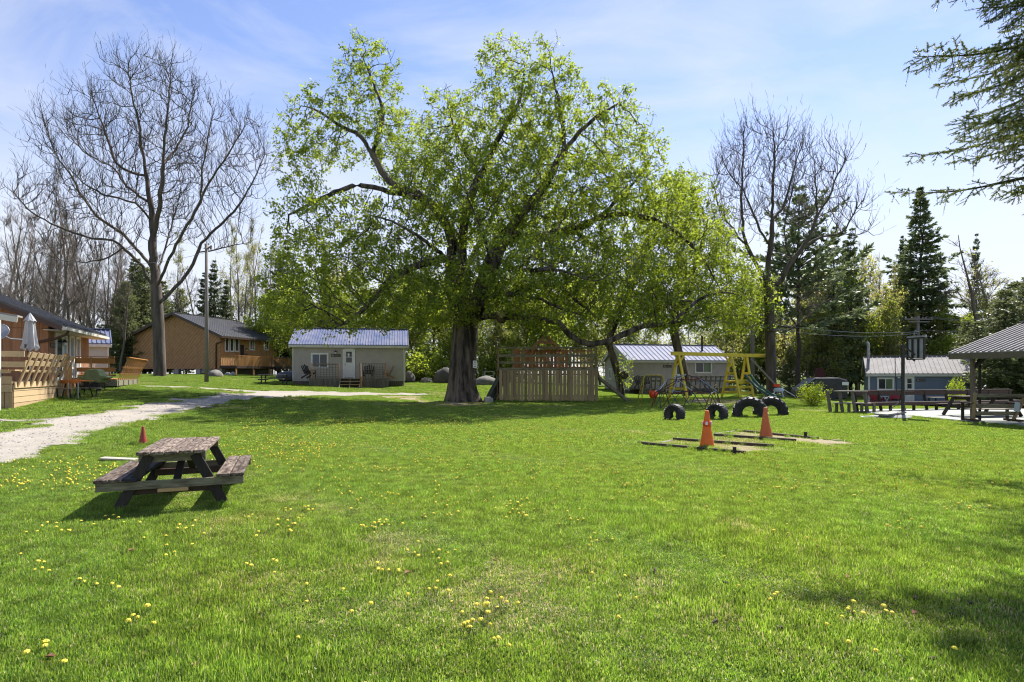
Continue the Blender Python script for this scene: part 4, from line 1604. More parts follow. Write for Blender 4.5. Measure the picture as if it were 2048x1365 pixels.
# slender bare poplars
for k in range(4):
    g = np.random.default_rng(100 + k)
    A, p, r = grow(g, 18, .20, [dict(n=20, t0=.25, t1=.97, ang=.62, len=lambda t, L_: 4.6 * (1.12 - t), seg=6, up=.10, r=.06, lref=4.0),
                                dict(n=lambda L_: 2 + L_ * 1.5, t0=.15, t1=.98, ang=.6, len=lambda t, L_: .42 * L_ * (1.1 - .5 * t), seg=4, up=.07),
                                dict(n=lambda L_: 1 + L_ * 1.2, t0=.2, t1=1, ang=.55, len=lambda t, L_: .45 * L_ + .12, seg=2, up=.05)], wobble=.05)
    A, p, r = add_twigs(A, p, r, g, .009, 1, .55, .5, .008, .5, 1)
    r = np.maximum(r, .0105)
    proto('bare%d' % k, 19.0, A, p, r, M['twig_bark'] if k % 2 else M['pale_bark'], None, None)
    if k < 3:
        tp = tip_points(A, p, r, .014)
        tp = tp[g.random(len(tp)) < .55]
        proto('bud%d' % k, 19.0, A, p, r, M['pale_bark'], leaf_cloud(tp, 3, .14, .17, g), M['leaf_bud'])
# round leafy young trees
for k in range(4):
    g = np.random.default_rng(200 + k)
    A, p, r = grow(g, 8.5, .12, [dict(n=18, t0=.12, t1=.95, ang=.9, len=lambda t, L_: 3.6 * (1.15 - .8 * t), seg=6, up=.06, r=.05, lref=3.4),
                                 dict(n=lambda L_: 4 + L_ * 2.2, t0=.15, t1=1, ang=.75, len=lambda t, L_: .45 * L_ * (1.1 - .5 * t), seg=4, up=.03),
                                 dict(n=lambda L_: 1 + L_ * 1.5, t0=.2, t1=1, ang=.7, len=lambda t, L_: .5 * L_ + .1, seg=2, up=.0)], wobble=.07)
    tp = tip_points(A, p, r, .016)
    tp = tp[g.random(len(tp)) < (.9, .75, .8, .6)[k]]
    lm = (M['leaf_lime'], M['leaf_olive'], M['leaf_lime'], M['leaf_bud'])[k]
    proto('leafy%d' % k, 9.0, A, p, np.maximum(r, .009), M['twig_bark'], leaf_cloud(tp, (7, 6, 6, 5)[k], .20, .21, g), lm)
# spruces, cedar, pine, juniper
for k, (h, sp, z0, wh, dr, tf, per, key, lm, tap, irr) in enumerate((
        (22, 4.6, 1.5, 52, .55, .48, 5.6, 'spruce0', M['needle_spruce'], .82, .16),
        (17, 3.0, 2.0, 34, .45, .42, 4.4, 'spruce1', M['needle_spruce'], .80, .28),
        (15, 2.6, 1.0, 34, .35, .40, 4.4, 'fir0', M['needle_pine'], .75, .30),
        (12, 2.7, .3, 38, .10, .34, 4.5, 'cedar0', M['needle_cedar'], .55, .12),
        (11, 2.3, .3, 36, .05, .34, 4.5, 'cedar1', M['needle_cedar'], .6, .15),
        (19, 4.4, 6.0, 19, .05, .52, 4.6, 'pine0', M['needle_pine'], .45, .42))):
    g = np.random.default_rng(300 + k)
    A, p, r, lv = conifer(g, h, .012 * h, sp, z0, wh, dr, tf, per, 1.0, tap, irr)
    proto(key, h * 1.01, A, p, r, M['conifer_bark'], lv, lm)
# low shrub
for k in range(2):
    g = np.random.default_rng(400 + k)
    c = blob_points([(0, 0, .75, 1.0, .9, .75), (.5, .1, .6, .7, .7, .6), (-.5, -.1, .6, .7, .7, .55)], 62, g)
    c = c[c[:, 2] > .04]
    A = np.concatenate([np.zeros((1, 3)), c[:70]])
    p = np.array([-1] + [0] * 70)
    r = np.full(71, .008)
    proto('shrub%d' % k, 1.5, A, p, r, M['twig_bark'], leaf_cloud(c, 7, .09, .11, g, flat=.5), M['leaf_bright'] if k == 0 else M['leaf_lime'], classes=((0, 3),))

GB = 'bare woodland trees'
left_bare = [(6, 62, 360), (28, 70, 400), (48, 58, 372), (66, 75, 410), (84, 60, 340), (100, 66, 385), (118, 72, 372), (136, 56, 352), (150, 64, 330), (163, 78, 420), (178, 59, 385), (196, 68, 400), (212, 62, 430),
             (230, 74, 440), (250, 70, 455), (-20, 60, 370), (-50, 66, 390), (-90, 62, 380), (15, 84, 430), (40, 90, 440), (75, 92, 430), (110, 88, 440), (145, 95, 450), (185, 90, 460), (218, 88, 470), (270, 84, 480), (300, 78, 470),
             (340, 80, 480), (372, 74, 500), (395, 84, 490), (430, 80, 500), (505, 84, 480), (545, 80, 470), (-5, 54, 420), (20, 56, 450), (38, 64, 385), (57, 68, 430), (92, 57, 440), (108, 62, 420), (126, 69, 410), (158, 58, 425), (171, 66, 405), (188, 57, 470), (203, 63, 440), (224, 62, 465), (240, 58, 500), (262, 74, 470), (286, 70, 490), (318, 72, 500)]
for i, (px, d, top) in enumerate(left_bare):
    place('bare%d' % (i % 4), 'bare_tree', 'slender bare woodland tree with upright twigs rising behind the left cottages', px, d, top, GB, wide=rf.uniform(.75, 1.05))
for i, (px, d, top) in enumerate([(350, 68, 455), (470, 74, 455), (486, 70, 480), (520, 72, 440), (560, 76, 500), (610, 78, 540), (455, 78, 430), (498, 76, 415), (538, 70, 455)]):
    place('bud%d' % (i % 3), 'budding_tree', 'thin budding tree in the wood behind the orange cottage', px, d, top, 'budding trees behind the orange cottage', wide=rf.uniform(.7, 1.0))
# cedars between the brown and the orange cottage
for i, (px, d, top, k) in enumerate([(252, 60, 560, 0), (290, 63, 530, 0), (272, 66, 515, 1), (325, 66, 560, 1), (236, 64, 575, 1), (360, 70, 575, 0)]):
    place('cedar%d' % k, 'cedar_tree', 'dense feathery cedar between the brown and the orange cottage', px, d, top, 'cedars left of the orange cottage', wide=1.15)
for i, (px, d, top, k) in enumerate([(428, 72, 520, 'spruce1'), (408, 76, 545, 'fir0'), (452, 70, 560, 'fir0'), (575, 74, 470, 'spruce1'), (556, 78, 500, 'fir0'), (600, 80, 520, 'spruce1'), (650, 78, 490, 'fir0'), (690, 72, 530, 'spruce1')]):
    place(k, 'spruce_tree', 'dark spruce in the wood behind the orange and grey cottages', px, d, top, 'dark spruces behind the orange and grey cottages')
# yellow-green young growth behind the grey cottage and the play house
gy = [(585, 60, 600), (620, 62, 590), (660, 58, 570), (700, 60, 585), (745, 57, 560), (790, 60, 575), (830, 56, 565), (868, 60, 560), (905, 62, 555), (940, 58, 580), (985, 60, 560), (1020, 57, 585), (1060, 61, 570), (1100, 58, 580), (1140, 62, 565), (1180, 59, 590),
      (640, 70, 550), (720, 72, 540), (800, 74, 545), (880, 72, 540), (960, 74, 545), (1040, 72, 550), (1120, 74, 545), (1200, 72, 555), (560, 66, 590), (530, 68, 605), (845, 54, 690), (985, 55, 650), (1010, 54, 665), (820, 56, 660), (900, 55, 660)]
for i, (px, d, top) in enumerate(gy):
    k = (0, 2, 0, 1, 2, 3)[i % 6]
    place('leafy%d' % k, 'young_tree', 'young yellow green tree in the thicket behind the grey cottage and play house', px, d, top, 'young trees of the middle thicket', wide=rf.uniform(.95, 1.3))
for i, (px, d, top) in enumerate([(835, 52, 705), (848, 53.5, 690), (940, 54, 715), (985, 55, 710), (818, 55, 715), (1000, 56, 690), (870, 56, 700)]):
    place('shrub1', 'green_shrub', 'leafy green shrub at the foot of the thicket behind the boulders', px, d, top, 'shrubs along the thicket', wide=1.1)
# right-hand woods
for i, (px, d, top) in enumerate([(1215, 62, 600), (1240, 66, 580), (1280, 64, 590), (1330, 60, 610), (1380, 62, 600), (1420, 58, 610), (1455, 60, 600), (1480, 62, 590), (1580, 62, 560), (1610, 58, 600), (1640, 62, 560), (1675, 60, 580), (1712, 64, 560), (1750, 62, 575), (1785, 60, 600), (1815, 64, 590),
                                  (1600, 70, 540), (1660, 72, 530), (1730, 74, 530), (1790, 76, 545), (1500, 70, 570), (1880, 62, 610), (1912, 60, 620), (1950, 64, 600)]):
    place('leafy%d' % (3, 1, 2, 3, 1)[i % 5], 'young_tree', 'light green young tree in the wood behind the swing set and blue cottage', px, d, top, 'young trees of the right wood', wide=rf.uniform(.75, 1.1))
for i, (px, d, top) in enumerate([(1735, 66, 475), (1752, 70, 490), (1770, 64, 500), (1718, 72, 500), (1790, 72, 530), (1690, 74, 520), (1640, 72, 500), (1620, 68, 520), (1655, 66, 540)]):
    place('bud%d' % (i % 3), 'budding_tree', 'thin poplar with sparse spring buds left of the tall spruce', px, d, top, 'sparse poplars left of the tall spruce', wide=rf.uniform(.55, .75))
place('pine0', 'pine_tree', 'tall tufted pine standing just behind the right-hand bare tree', 1597, 52, 372, None, wide=1.05)
for i, (px, d, top, k) in enumerate([(1668, 60, 452, 'spruce1'), (1702, 63, 455, 'spruce1'), (1690, 68, 480, 'fir0'), (1520, 64, 540, 'fir0'), (1640, 66, 500, 'fir0'), (1475, 66, 560, 'fir0'), (1550, 70, 520, 'spruce1')]):
    place(k, 'spruce_tree', 'narrow dark spruce in the wood between bare tree and blue cottage', px, d, top, 'narrow spruces in the right wood', wide=.95)
for i, (px, d, top) in enumerate([(1580, 56, 690), (1500, 58, 700)]):
    place('cedar1', 'cedar_tree', 'dark round cedar low behind the swing set and shrub', px, d, top, 'low cedars behind the swing set', wide=1.3)
for (px, d, top, lab, w) in [(1842, 66, 372, 'tallest spruce, pointed and dense, standing above the blue cottage roof', 1.12), (1805, 72, 470, 'slimmer spruce close against the left flank of the tallest spruce', .62)]:
    place('spruce0', 'spruce_tree', lab, px, d, top, None, wide=w, rot=1.0)
place('bare1', 'bare_tree', 'wide bare tree in bud behind the pavilion roof', 1945, 62, 462, None, wide=1.9)
place('bud1', 'bare_tree', 'second bare tree with tiny leaves close behind the pavilion roof', 1985, 66, 480, None, wide=1.6)
place('spruce1', 'spruce_tree', 'thin spruce spire rising through the bare trees behind the pavilion', 1952, 68, 466, None, wide=.55)
for i, (px, d, top) in enumerate([(2010, 40, 575), (2065, 38, 545), (1955, 44, 640), (2110, 36, 560), (2030, 46, 560), (1935, 54, 640)]):
    place('cedar0', 'juniper_tree', 'shaggy grey green juniper spreading behind the pavilion', px, d, top, 'junipers behind the pavilion', wide=1.45)

# the far wood reads as one mass: one object
def far_wood():
    g = np.random.default_rng(900)
    cen, bar = [], []
    n = 0
    VV, FF, base = [], [], 0
    for i in range(230):
        px = g.uniform(-500, 2560)
        d = g.uniform(92, 150)
        b = GX(px, d)
        h = g.uniform(7, 13) * (1.15 if px < 620 else 1)
        A, p, r = grow(g, h, .12, [dict(n=9, t0=.15, t1=.95, ang=.7, len=lambda t, L_: .32 * L_ * (1.1 - t), seg=3, up=.08)], wobble=.05)
        r = np.maximum(r, .02)
        v, f = tubes(A, p, r, classes=((0, 3),))
        VV.append(v + np.array(b))
        FF.append(f + base)
        base += len(v)
        m = int(26 * (.25 if px < 420 else 1))
        c = np.array(b) + np.stack([g.normal(0, 1.7, m), g.normal(0, 1.7, m), g.uniform(.02, .95, m) * h], 1)
        cen.append(c)
    cen = np.concatenate(cen)
    lv = leaf_cloud(cen, 8, .55, .38, g)
    V = np.concatenate(VV + [lv[0]])
    Fq = np.concatenate(FF + [lv[1] + base])
    mi = np.concatenate([np.zeros(sum(len(f) for f in FF)), np.ones(len(lv[1]))])
    var = np.concatenate([np.zeros(base), lv[2]])
    o = np_mesh('far_wood', V, Fq, None, var=var, mi=mi, mats=[M['twig_bark'], M['leaf_olive']])
    tag(o, 'far wood of mixed spring trees closing the view', 'woodland', kind='stuff')


far_wood()
# ---------------------------------------------------------------- cottages
class House:
    """gabled cottage. local x runs along the front wall (left to right seen from outside), y goes inwards, z up"""

    def __init__(s, name, label, cat, loc, ang, L_, Wd, base, eave, ridge, wall, trim, roof, oh=.35, rib=.30, roofname='roof', fascia=None, barge=None):
        s.root = thing(name, label, cat, loc, ang)
        s.L, s.W, s.base, s.eave, s.ridge = L_, Wd, base, eave, ridge
        s.ang, s.loc = ang, Vector(loc)
        s.slope = (ridge - eave) / (Wd / 2)
        core = MB()
        core.prism([(0, 0, base), (0, Wd, base), (0, Wd, eave), (0, Wd / 2, ridge - .02), (0, 0, eave)], (L_, 0, 0))
        core.obj('wall', wall, s.root)
        # roof: two slabs with standing ribs
        sl = s.slope
        rf_ = MB()
        x0, x1 = -oh, L_ + oh
        for sg in (0, 1):
            def pt(x, t, up):      # t = 0 eave edge .. 1 ridge
                yy = -oh + (Wd / 2 + oh) * t
                zz = eave - oh * sl + (ridge - eave + oh * sl) * t + .06 + up
                return (x, yy if sg == 0 else Wd - yy, zz)
            rf_.add([pt(x0, 0, 0), pt(x1, 0, 0), pt(x1, 1, 0), pt(x0, 1, 0), pt(x0, 0, -.07), pt(x1, 0, -.07), pt(x1, 1, -.07), pt(x0, 1, -.07)],
                    [(0, 1, 2, 3), (7, 6, 5, 4), (0, 4, 5, 1), (0, 3, 7, 4), (1, 5, 6, 2)])
            n = int((x1 - x0) / rib)
            for k in range(n + 1):
                x = x0 + .02 + (x1 - x0 - .04) * k / n
                rf_.bar(pt(x, -.004, .017), pt(x, 1.0, .017), .05, .05, (0, 0, 1))
        ro = rf_.obj(roofname, roof, s.root)
        rc = MB()
        rc.bar((x0 - .01, Wd / 2, ridge + .075), (x1 + .01, Wd / 2, ridge + .075), .34, .04)
        rc.obj('ridge_cap', roof, ro)
        fm = fascia or trim
        fa = MB()
        fa.box(((x0 + x1) / 2, -oh - .012, eave - oh * sl - .085), (x1 - x0, .024, .17))
        fa.box(((x0 + x1) / 2, -oh / 2 + .02, eave - oh * sl - .16), (x1 - x0 - .02, oh - .04, .02))
        fa.obj('fascia', fm, ro)
        for x in (x0 + .012, x1 - .012):
            for sg in (0, 1):
                ra = MB()
                a = (x, -oh, eave - oh * sl - .10)
                b = (x, Wd / 2, ridge - .10)
                if sg:
                    a = (x, Wd + oh, a[2])
                ra.bar(a, b, .03, .19, (0, 0, 1))
                ra.obj('bargeboard', barge or fm, ro)

    def lap(s, mat, side='front', exp=.115, z0=None, z1=None):
        "lapped siding, real courses, joined"
        m = MB()
        z = s.base if z0 is None else z0
        top = (s.eave - .10 if side == 'front' else s.ridge - .05) if z1 is None else z1
        while z < top - .01:
            zt = min(z + exp, top)
            if side == 'front':
                e0, e1, f0, f1 = 0, s.L, 0, s.L
            else:
                e0 = max(0, (z - s.eave) / s.slope)
                f0 = max(0, (zt - s.eave) / s.slope)
                e1, f1 = s.W - e0, s.W - f0

            def q(u, o, zz):
                return (u, -o, zz) if side == 'front' else (-o, u, zz)
            m.add([q(e0, .030, z), q(e1, .030, z), q(f1, .006, zt), q(f0, .006, zt), q(e0, .004, z), q(e1, .004, z)], [(0, 1, 2, 3), (0, 4, 5, 1)])
            z = zt
        o = m.obj('siding', mat, s.root)
        o['kind'] = 'stuff'
        return o

    def corner(s, mat, xs=None, w=.09):
        m = MB()
        for x in (xs or (0, s.L)):
            m.box((x, -.022, (s.base + s.eave) / 2 - .05), (w, .05, s.eave - s.base - .1))
        m.box((-.024, .03, (s.base + s.eave) / 2 - .05), (.046, w, s.eave - s.base - .1))
        m.obj('corner_trim', mat, s.root)

    def opening(s, x, z, w, h, side='front', panes=2, frame=.07, mat=None, gl=None, name='window', horiz=None):
        "framed window proud of the wall: frame bars, each pane and mullion a sub-part"
        mat = mat or M['white']
        gls = gl if isinstance(gl, list) else [gl or M['glass']] * panes

        def q(u, o, zz):
            return Vector((u, -o, zz)) if side == 'front' else Vector((-o, u, zz))

        def bx(m, u0, u1, z0_, z1_, o0, o1):
            c = (q(u0, o0, z0_) + q(u1, o1, z1_)) / 2
            d = q(u1, o1, z1_) - q(u0, o0, z0_)
            m.box(c, (abs(d.x), abs(d.y), abs(d.z)))
        m = MB()
        bx(m, x, x + w, z, z + frame, .01, .075)
        bx(m, x, x + w, z + h - frame, z + h, .01, .075)
        bx(m, x, x + frame, z + frame, z + h - frame, .01, .072)
        bx(m, x + w - frame, x + w, z + frame, z + h - frame, .01, .072)
        wo = m.obj(name, mat, s.root)
        iw = (w - 2 * frame) / panes
        for k in range(panes):
            g = MB()
            bx(g, x + frame + k * iw, x + frame + (k + 1) * iw, z + frame, z + h - frame, .034, .044)
            g.obj('pane', gls[k % len(gls)], wo)
        mm = MB()
        for k in range(1, panes):
            c = x + frame + k * iw
            bx(mm, c - .025, c + .025, z + frame, z + h - frame, .03, .066)
        if horiz:
            for hz in horiz:
                bx(mm, x + frame, x + w - frame, z + hz - .03, z + hz + .03, .03, .068)
        if mm.v:
            mm.obj('mullion', mat, wo)
        return wo

    def door(s, x, z, w, h, mat=None, win=None, frame=.09, rows=1):
        mat = mat or M['white']
        m = MB()
        m.box((x + w / 2, -.03, z + h / 2), (w, .05, h))
        d = m.obj('door', mat, s.root)
        f = MB()
        f.box((x - frame / 2, -.04, z + h / 2), (frame, .08, h + frame))
        f.box((x + w + frame / 2, -.04, z + h / 2), (frame, .08, h + frame))
        f.box((x + w / 2, -.04, z + h + frame / 2), (w, .082, frame))
        f.obj('frame', mat, d)
        if win:
            u0, u1, v0, v1 = win
            hh = (v1 - v0) / rows
            for k in range(rows):
                g = MB()
                g.box((x + (u0 + u1) / 2 * w, -.06, z + v0 + hh * (k + .5)), ((u1 - u0) * w, .012, hh - .05))
                g.obj('pane', M['glass'], d)
        p = MB()
        lim = win[2] - .12 if win else h - .2
        for u in (.30, .70):
            p.box((x + u * w, -.058, z + lim / 2 + .03), (w * .26, .014, lim - .16))
        p.obj('panel', mat, d)
        k = MB()
        k.lathe([(.012, 0), (.012, .03), (.034, .04), (.03, .065), (.0, .07)], (x + .07, -.055, z + 1.0), 8, Matrix.Rotation(R(90), 3, 'X'))
        k.obj('handle', M['black'], d)
        return d

    def lamp(s, x, z):
        m = MB()
        m.lathe([(.05, 0), (.05, .02)], (x, -.03, z + .05), 8, Matrix.Rotation(R(90), 3, 'X'))
        m.tube([(x, -.03, z + .06), (x, -.14, z + .12), (x, -.16, z + .06)], .014, 6)
        m.lathe([(.10, 0), (.075, .07), (.02, .11)], (x, -.16, z - .02), 10)
        o = m.obj('wall_lamp', M['black'], s.root)
        g = MB()
        g.lathe([(.05, -.02), (.085, -.1), (.078, -.14), (.02, -.15)], (x, -.16, z), 10)
        g.obj('lamp_glass', M['paper'], o)

    def sign(s, x, z, w, h, txt):
        m = MB()
        m.box((x + w / 2, -.045, z + h / 2), (w, .03, h))
        o = m.obj('name_board', M['sign_dark'], s.root)
        text_part('house_number', txt, h * .82, (x + .05, -.0625, z + h * .2), M['sign_light'], o)
        # the rest of the lettering is too small to read: a row of worn pale characters
        r = np.random.default_rng(int(x * 100))
        k = MB()
        u = x + .05 + h * 1.15
        while u < x + w - .06:
            cw = r.uniform(.035, .05)
            k.box((u + cw / 2, -.0625, z + h * .52), (cw * .75, .006, h * r.uniform(.28, .40)))
            u += cw + .016
        k.obj('worn_lettering', M['sign_grey'], o)

    def u_at(s, px):
        "local x on the front wall seen at picture column px"
        k = (px - CX) / F
        dx, dy = cos(s.ang), sin(s.ang)
        return (k * s.loc.y - s.loc.x) / (dx - k * dy)

    def z_at(s, u, py):
        d = s.loc.y + u * sin(s.ang)
        return CAM_H - (py - HY) / F * d - s.loc.z

    def v_at(s, px):
        "local y on the left gable wall seen at picture column px"
        k = (px - CX) / F
        dx, dy = -sin(s.ang), cos(s.ang)
        return (k * s.loc.y - s.loc.x) / (dx - k * dy)


def text_part(name, txt, size, pos, mat, parent, rot=(R(90), 0, 0)):
    cu = bpy.data.curves.new(name, 'FONT')
    cu.body = txt
    cu.size = size
    cu.extrude = .003
    tmp = bpy.data.objects.new(name + '_tmp', cu)
    C.objects.link(tmp)
    bpy.context.view_layer.update()
    me = bpy.data.meshes.new_from_object(tmp.evaluated_get(bpy.context.evaluated_depsgraph_get()))
    bpy.data.objects.remove(tmp)
    me.materials.clear()
    me.materials.append(mat)
    o = bpy.data.objects.new(name, me)
    o.location = pos
    o.rotation_euler = rot
    o.parent = parent
    link(o)
    return o


def planks(parent, name, mat, n, fn, bevel=0):
    "n separate boards; fn(k) -> (a, b, width, thickness, up)"
    out = []
    for k in range(n):
        m = MB()
        a, b, w, t, up = fn(k)
        m.bar(a, b, w, t, up)
        out.append(m.obj(name, mat, parent, bevel=bevel))
    return out


# ---- H1: brown board cottage on the left
c0 = Vector(((97 - CX) / F * 24, 24, 0))
c1 = Vector(((177 - CX) / F * 29.3, 29.3, 0))
ang1 = atan2(c1.y - c0.y, c1.x - c0.x)
L1 = (c1 - c0).length
gz = .70
h1 = House('brown_cottage', 'brown board cottage with dark roof behind the pale lumber deck', 'cottage', (c0.x, c0.y, gz), ang1, L1, 8.4, .15, 3.22, 5.05, M['brown_boards'], M['brown_trim'], M['roof_dark'], oh=.62, rib=.32, fascia=M['cream'], barge=M['brown_trim'])
# vertical boards, front and gable: each a board
W_ = .30
n1 = int(L1 / W_)
for k in range(n1):
    m = MB()
    m.box((W_ * (k + .5), -.012, (.15 + 3.15) / 2), (W_ - .012, .024, 3.0))
    m.obj('board', M['brown_boards'], h1.root)
n2 = int(8.4 / W_)
for k in range(n2):
    y0, y1 = W_ * k + .006, W_ * (k + 1) - .006
    m = MB()
    m.prism([(-.012, y0, .15), (-.012, y1, .15), (-.012, y1, 2.86), (-.012, y0, 2.86)], (-.022, 0, 0))
    t0 = 3.22 + min(y0, 8.4 - y0) * h1.slope - .08
    t1 = 3.22 + min(y1, 8.4 - y1) * h1.slope - .08
    if min(t0, t1) > 2.95:
        m.prism([(-.012, y0, 2.90), (-.012, y1, 2.90), (-.012, y1, t1), (-.012, y0, t0)], (-.016, 0, 0))
    m.obj('board', M['brown_boards'], h1.root)
fl1 = .68           # floor above the local ground
u = h1.u_at
h1.door(u(108) + .1, fl1, .86, 2.05, M['white'], win=(.16, .84, .15, 1.9))
for a, b in ((125, 131.5), (139, 146), (152, 158.5)):
    h1.opening(u(a - 2.5), fl1 + .12, u(b) - u(a - 2.5), 1.96, panes=1, frame=.11, gl=M['glass_pale'], horiz=[.46])
h1.lamp(u(121), fl1 + 1.72)
h1.sign(u(101) - .15, fl1 + 1.42, .5, .2, '2')
dp = MB()
dp.tube([(.05, -.66, 2.82), (.05, -.62, 2.66), (-.10, -.25, 2.45), (-.10, .55, 2.25), (-.10, .62, 2.15), (-.10, .62, .2)], .055, 8)
dp.obj('downspout', M['brown_trim'], h1.root, smooth=True)
gu = MB()
gu.bar((-.62, -.70, 2.86), (L1 + .62, -.70, 2.86), .13, .12)
gu.obj('gutter', M['cream'], h1.root)
# satellite dish on its gable
ds = thing('satellite_dish', 'grey satellite dish fixed to the gable of the brown cottage', 'satellite dish', W(-2, 668, 21.3))
m = MB()
rt = Matrix.Rotation(R(62), 3, 'X') @ Matrix.Rotation(0, 3, 'Z')
m.lathe([(.02, .0), (.18, .03), (.30, .09), (.36, .14), (.35, .15), (.28, .10), (.02, .02)], (0, 0, 0), 20, Matrix.Rotation(R(20), 3, 'Z') @ rt)
m.obj('dish', M['steel'], ds, smooth=True)
m = MB()
m.tube([(0, .02, 0), (-.02, .5, -.15), (-.05, 1.6, -.15)], .03, 6)
m.tube([(0, 0, -.1), (.06, -.42, .10)], .014, 6)
m.obj('bracket', M['steel'], ds)

# neighbouring porch roof at the left edge
pr = thing('porch_roof', 'pale fascia porch roof with white post at the left edge', 'porch', GX(0, 17.6))
dl = Vector((-.905, -.425, 0))
dn = Vector((-.425, .905, 0))
pc = W(35, 634, 17.6)
m = MB()
sl_ = Vector((0, 0, .22))
a, b = pc, pc + dl * 4.2 + Vector((0, 0, .75))
m.prism([a, b, b + dn * .45, a + dn * .45], (0, 0, .05))
m.obj('roof', M['roof_grey'], pr, world=True)
m = MB()
m.bar(a - Vector((0, 0, .09)), b - Vector((0, 0, .09)), .04, .17)
m.obj('fascia', M['cream'], pr, world=True)
m = MB()
p0 = W(-4, 700, 17.8)
m.box((p0.x, p0.y, (Z(p0.x, p0.y) + 3.35) / 2), (.10, .10, 3.35 - Z(p0.x, p0.y)))
m.obj('post', M['white'], pr, world=True)

# little white shed with a blue roof behind it
sd = House('white_shed', 'small white sided shed with blue steel roof behind the brown cottage', 'shed', (W(216, 700, 34).x - 3 * cos(R(38)), 34 - 3 * sin(R(38)), 1.1), R(38), 3.0, 2.6, .1, 2.45, 3.25, M['white_siding'], M['white'], M['roof_blue'], oh=.18, rib=.22)
sd.lap(M['white_siding'], exp=.16)
sd.corner(M['white'])

# ---- H2: orange cottage with diagonal boards
a0 = Vector(((441 - CX) / F * 57, 57, 0))
a1 = Vector(((547 - CX) / F * 65, 65, 0))
ang2 = atan2(a1.y - a0.y, a1.x - a0.x)
L2 = (a1 - a0).length
g2z = 1.62
h2 = House('orange_cottage', 'orange stained cottage with diagonal boards and dark steel roof', 'cottage', (a0.x, a0.y, g2z), ang2, L2, 10.6, .62, 4.05, 6.25, M['soffit_brown'], M['brown_trim'], M['roof_dark'], oh=.55, rib=.42)
# diagonal boards on the gable, straight boards on the front
m = MB()
w2 = .29
sl2 = h2.slope


def gable_clip(poly):
    "clip polygon (y,z) to the gable pentagon"
    planes = [(0, 1, -.62), (-1, 0, 10.6), (1, 0, 0), (sl2, -1, 4.05 - .05), (-sl2, -1, 4.05 - .05 + sl2 * 10.6)]
    for A_, B_, C_ in planes:
        out = []
        for i in range(len(poly)):
            p, q = poly[i], poly[(i + 1) % len(poly)]
            fp, fq = A_ * p[0] + B_ * p[1] + C_, A_ * q[0] + B_ * q[1] + C_
            if fp >= 0:
                out.append(p)
            if fp * fq < 0:
                t = fp / (fp - fq)
                out.append((p[0] + (q[0] - p[0]) * t, p[1] + (q[1] - p[1]) * t))
        poly = out
        if not poly:
            return []
    return poly


kk = -60
while kk < 80:
    c = kk * w2 * 1.414
    # seen from outside the boards rise to the right; local y grows to the left
    poly = gable_clip([(c + .03, 0), (c + w2 * 1.414 - .03, 0), (c + w2 * 1.414 - .03 - 12, 12), (c + .03 - 12, 12)])
    if len(poly) >= 3:
        m.prism([(-.004, y, z) for y, z in poly], (-.026, 0, 0))
    kk += 1
o = m.obj('diagonal_boards', M['orange_boards'], h2.root)
o['kind'] = 'stuff'
m = MB()
x = 0
while x < L2 - .1:
    m.box((x + .13, -.014, (.62 + 3.95) / 2), (.245, .028, 3.33))
    x += .26
o = m.obj('front_boards', M['orange_boards'], h2.root)
o['kind'] = 'stuff'
f2 = .95
u = h2.u_at
for a, b in ((449, 457), (458.5, 467), (468.5, 477.5)):
    h2.opening(u(a), h2.z_at(u(a), 704), u(b) - u(a), h2.z_at(u(a), 674) - h2.z_at(u(a), 704), panes=1, frame=.12, gl=M['glass'])
for a, b in ((498, 509), (527, 537)):
    h2.opening(u(a), h2.z_at(u(a), 701), u(b) - u(a), h2.z_at(u(a), 679) - h2.z_at(u(a), 701), panes=2, frame=.13, gl=M['glass'])
m = MB()
m.box(((u(480) + u(487)) / 2, -.03, f2 + 1.15), (u(487) - u(480), .05, 2.1))
m.obj('door', M['wood_dark'], h2.root)
h2.lamp(u(491), f2 + 1.75)
h2.sign(u(489), f2 + 1.1, .4, .2, '1')
m = MB()
m.tube([(-.05, -.6, 3.55), (-.05, -.5, 3.4), (-.10, -.05, 3.25), (-.12, .35, 3.15), (-.12, .42, 3.0), (-.12, .42, .1)], .06, 8)
m.obj('downspout', M['brown_trim'], h2.root, smooth=True)
m = MB()
for y in (.15, 2.7, 5.3, 7.9, 10.4):
    m.box((.25, y, .28), (.4, .5, .70))
m.box((.35, 1.6, .40), (.3, 2.8, .42))
m.box((L2 * .5, .5, .28), (L2 - .2, .3, .7))
m.obj('foundation', M['concrete'], h2.root)
# porch, walkway, stairs
pd = thing('porch_deck', 'stained porch with balusters, stair and long walkway along the orange cottage', 'deck', (a0.x, a0.y, g2z), ang2)
Lw = 14.0
m = MB()
m.box((Lw / 2 - .1, -.95, f2 - .03), (Lw, 1.9, .06))
m.obj('floor', M['wood_dark_x'], pd)
m = MB()
m.box((Lw / 2 - .1, -1.92, f2 - .16), (Lw, .05, .24))
m.box((-.12, -.95, f2 - .16), (.05, 1.9, .24))
m.obj('skirt_board', M['wood_dark_x'], pd)
xs0 = u(511) - .2
for x in (-.05, xs0 / 2, xs0, xs0 + 3.2, xs0 + 5.2, Lw - .2):
    m = MB()
    m.box((x, -1.85, (f2 + 1.0) / 2 - .1), (.11, .11, f2 + 1.0 + .2))
    m.obj('post', M['wood_stain_z'], pd)
m = MB()
m.box((xs0 / 2 - .05, -1.88, f2 + .98), (xs0 + .1, .12, .06))
m.box((-.06, -.95, f2 + .98), (.12, 1.75, .06))
m.obj('handrail', M['wood_stain_x'], pd)
nb = int(xs0 / .17)
for k in range(nb):
    m = MB()
    m.box((.08 + k * .17, -1.93, f2 + .45), (.05, .04, 1.0))
    m.obj('baluster', M['wood_stain_z'], pd)
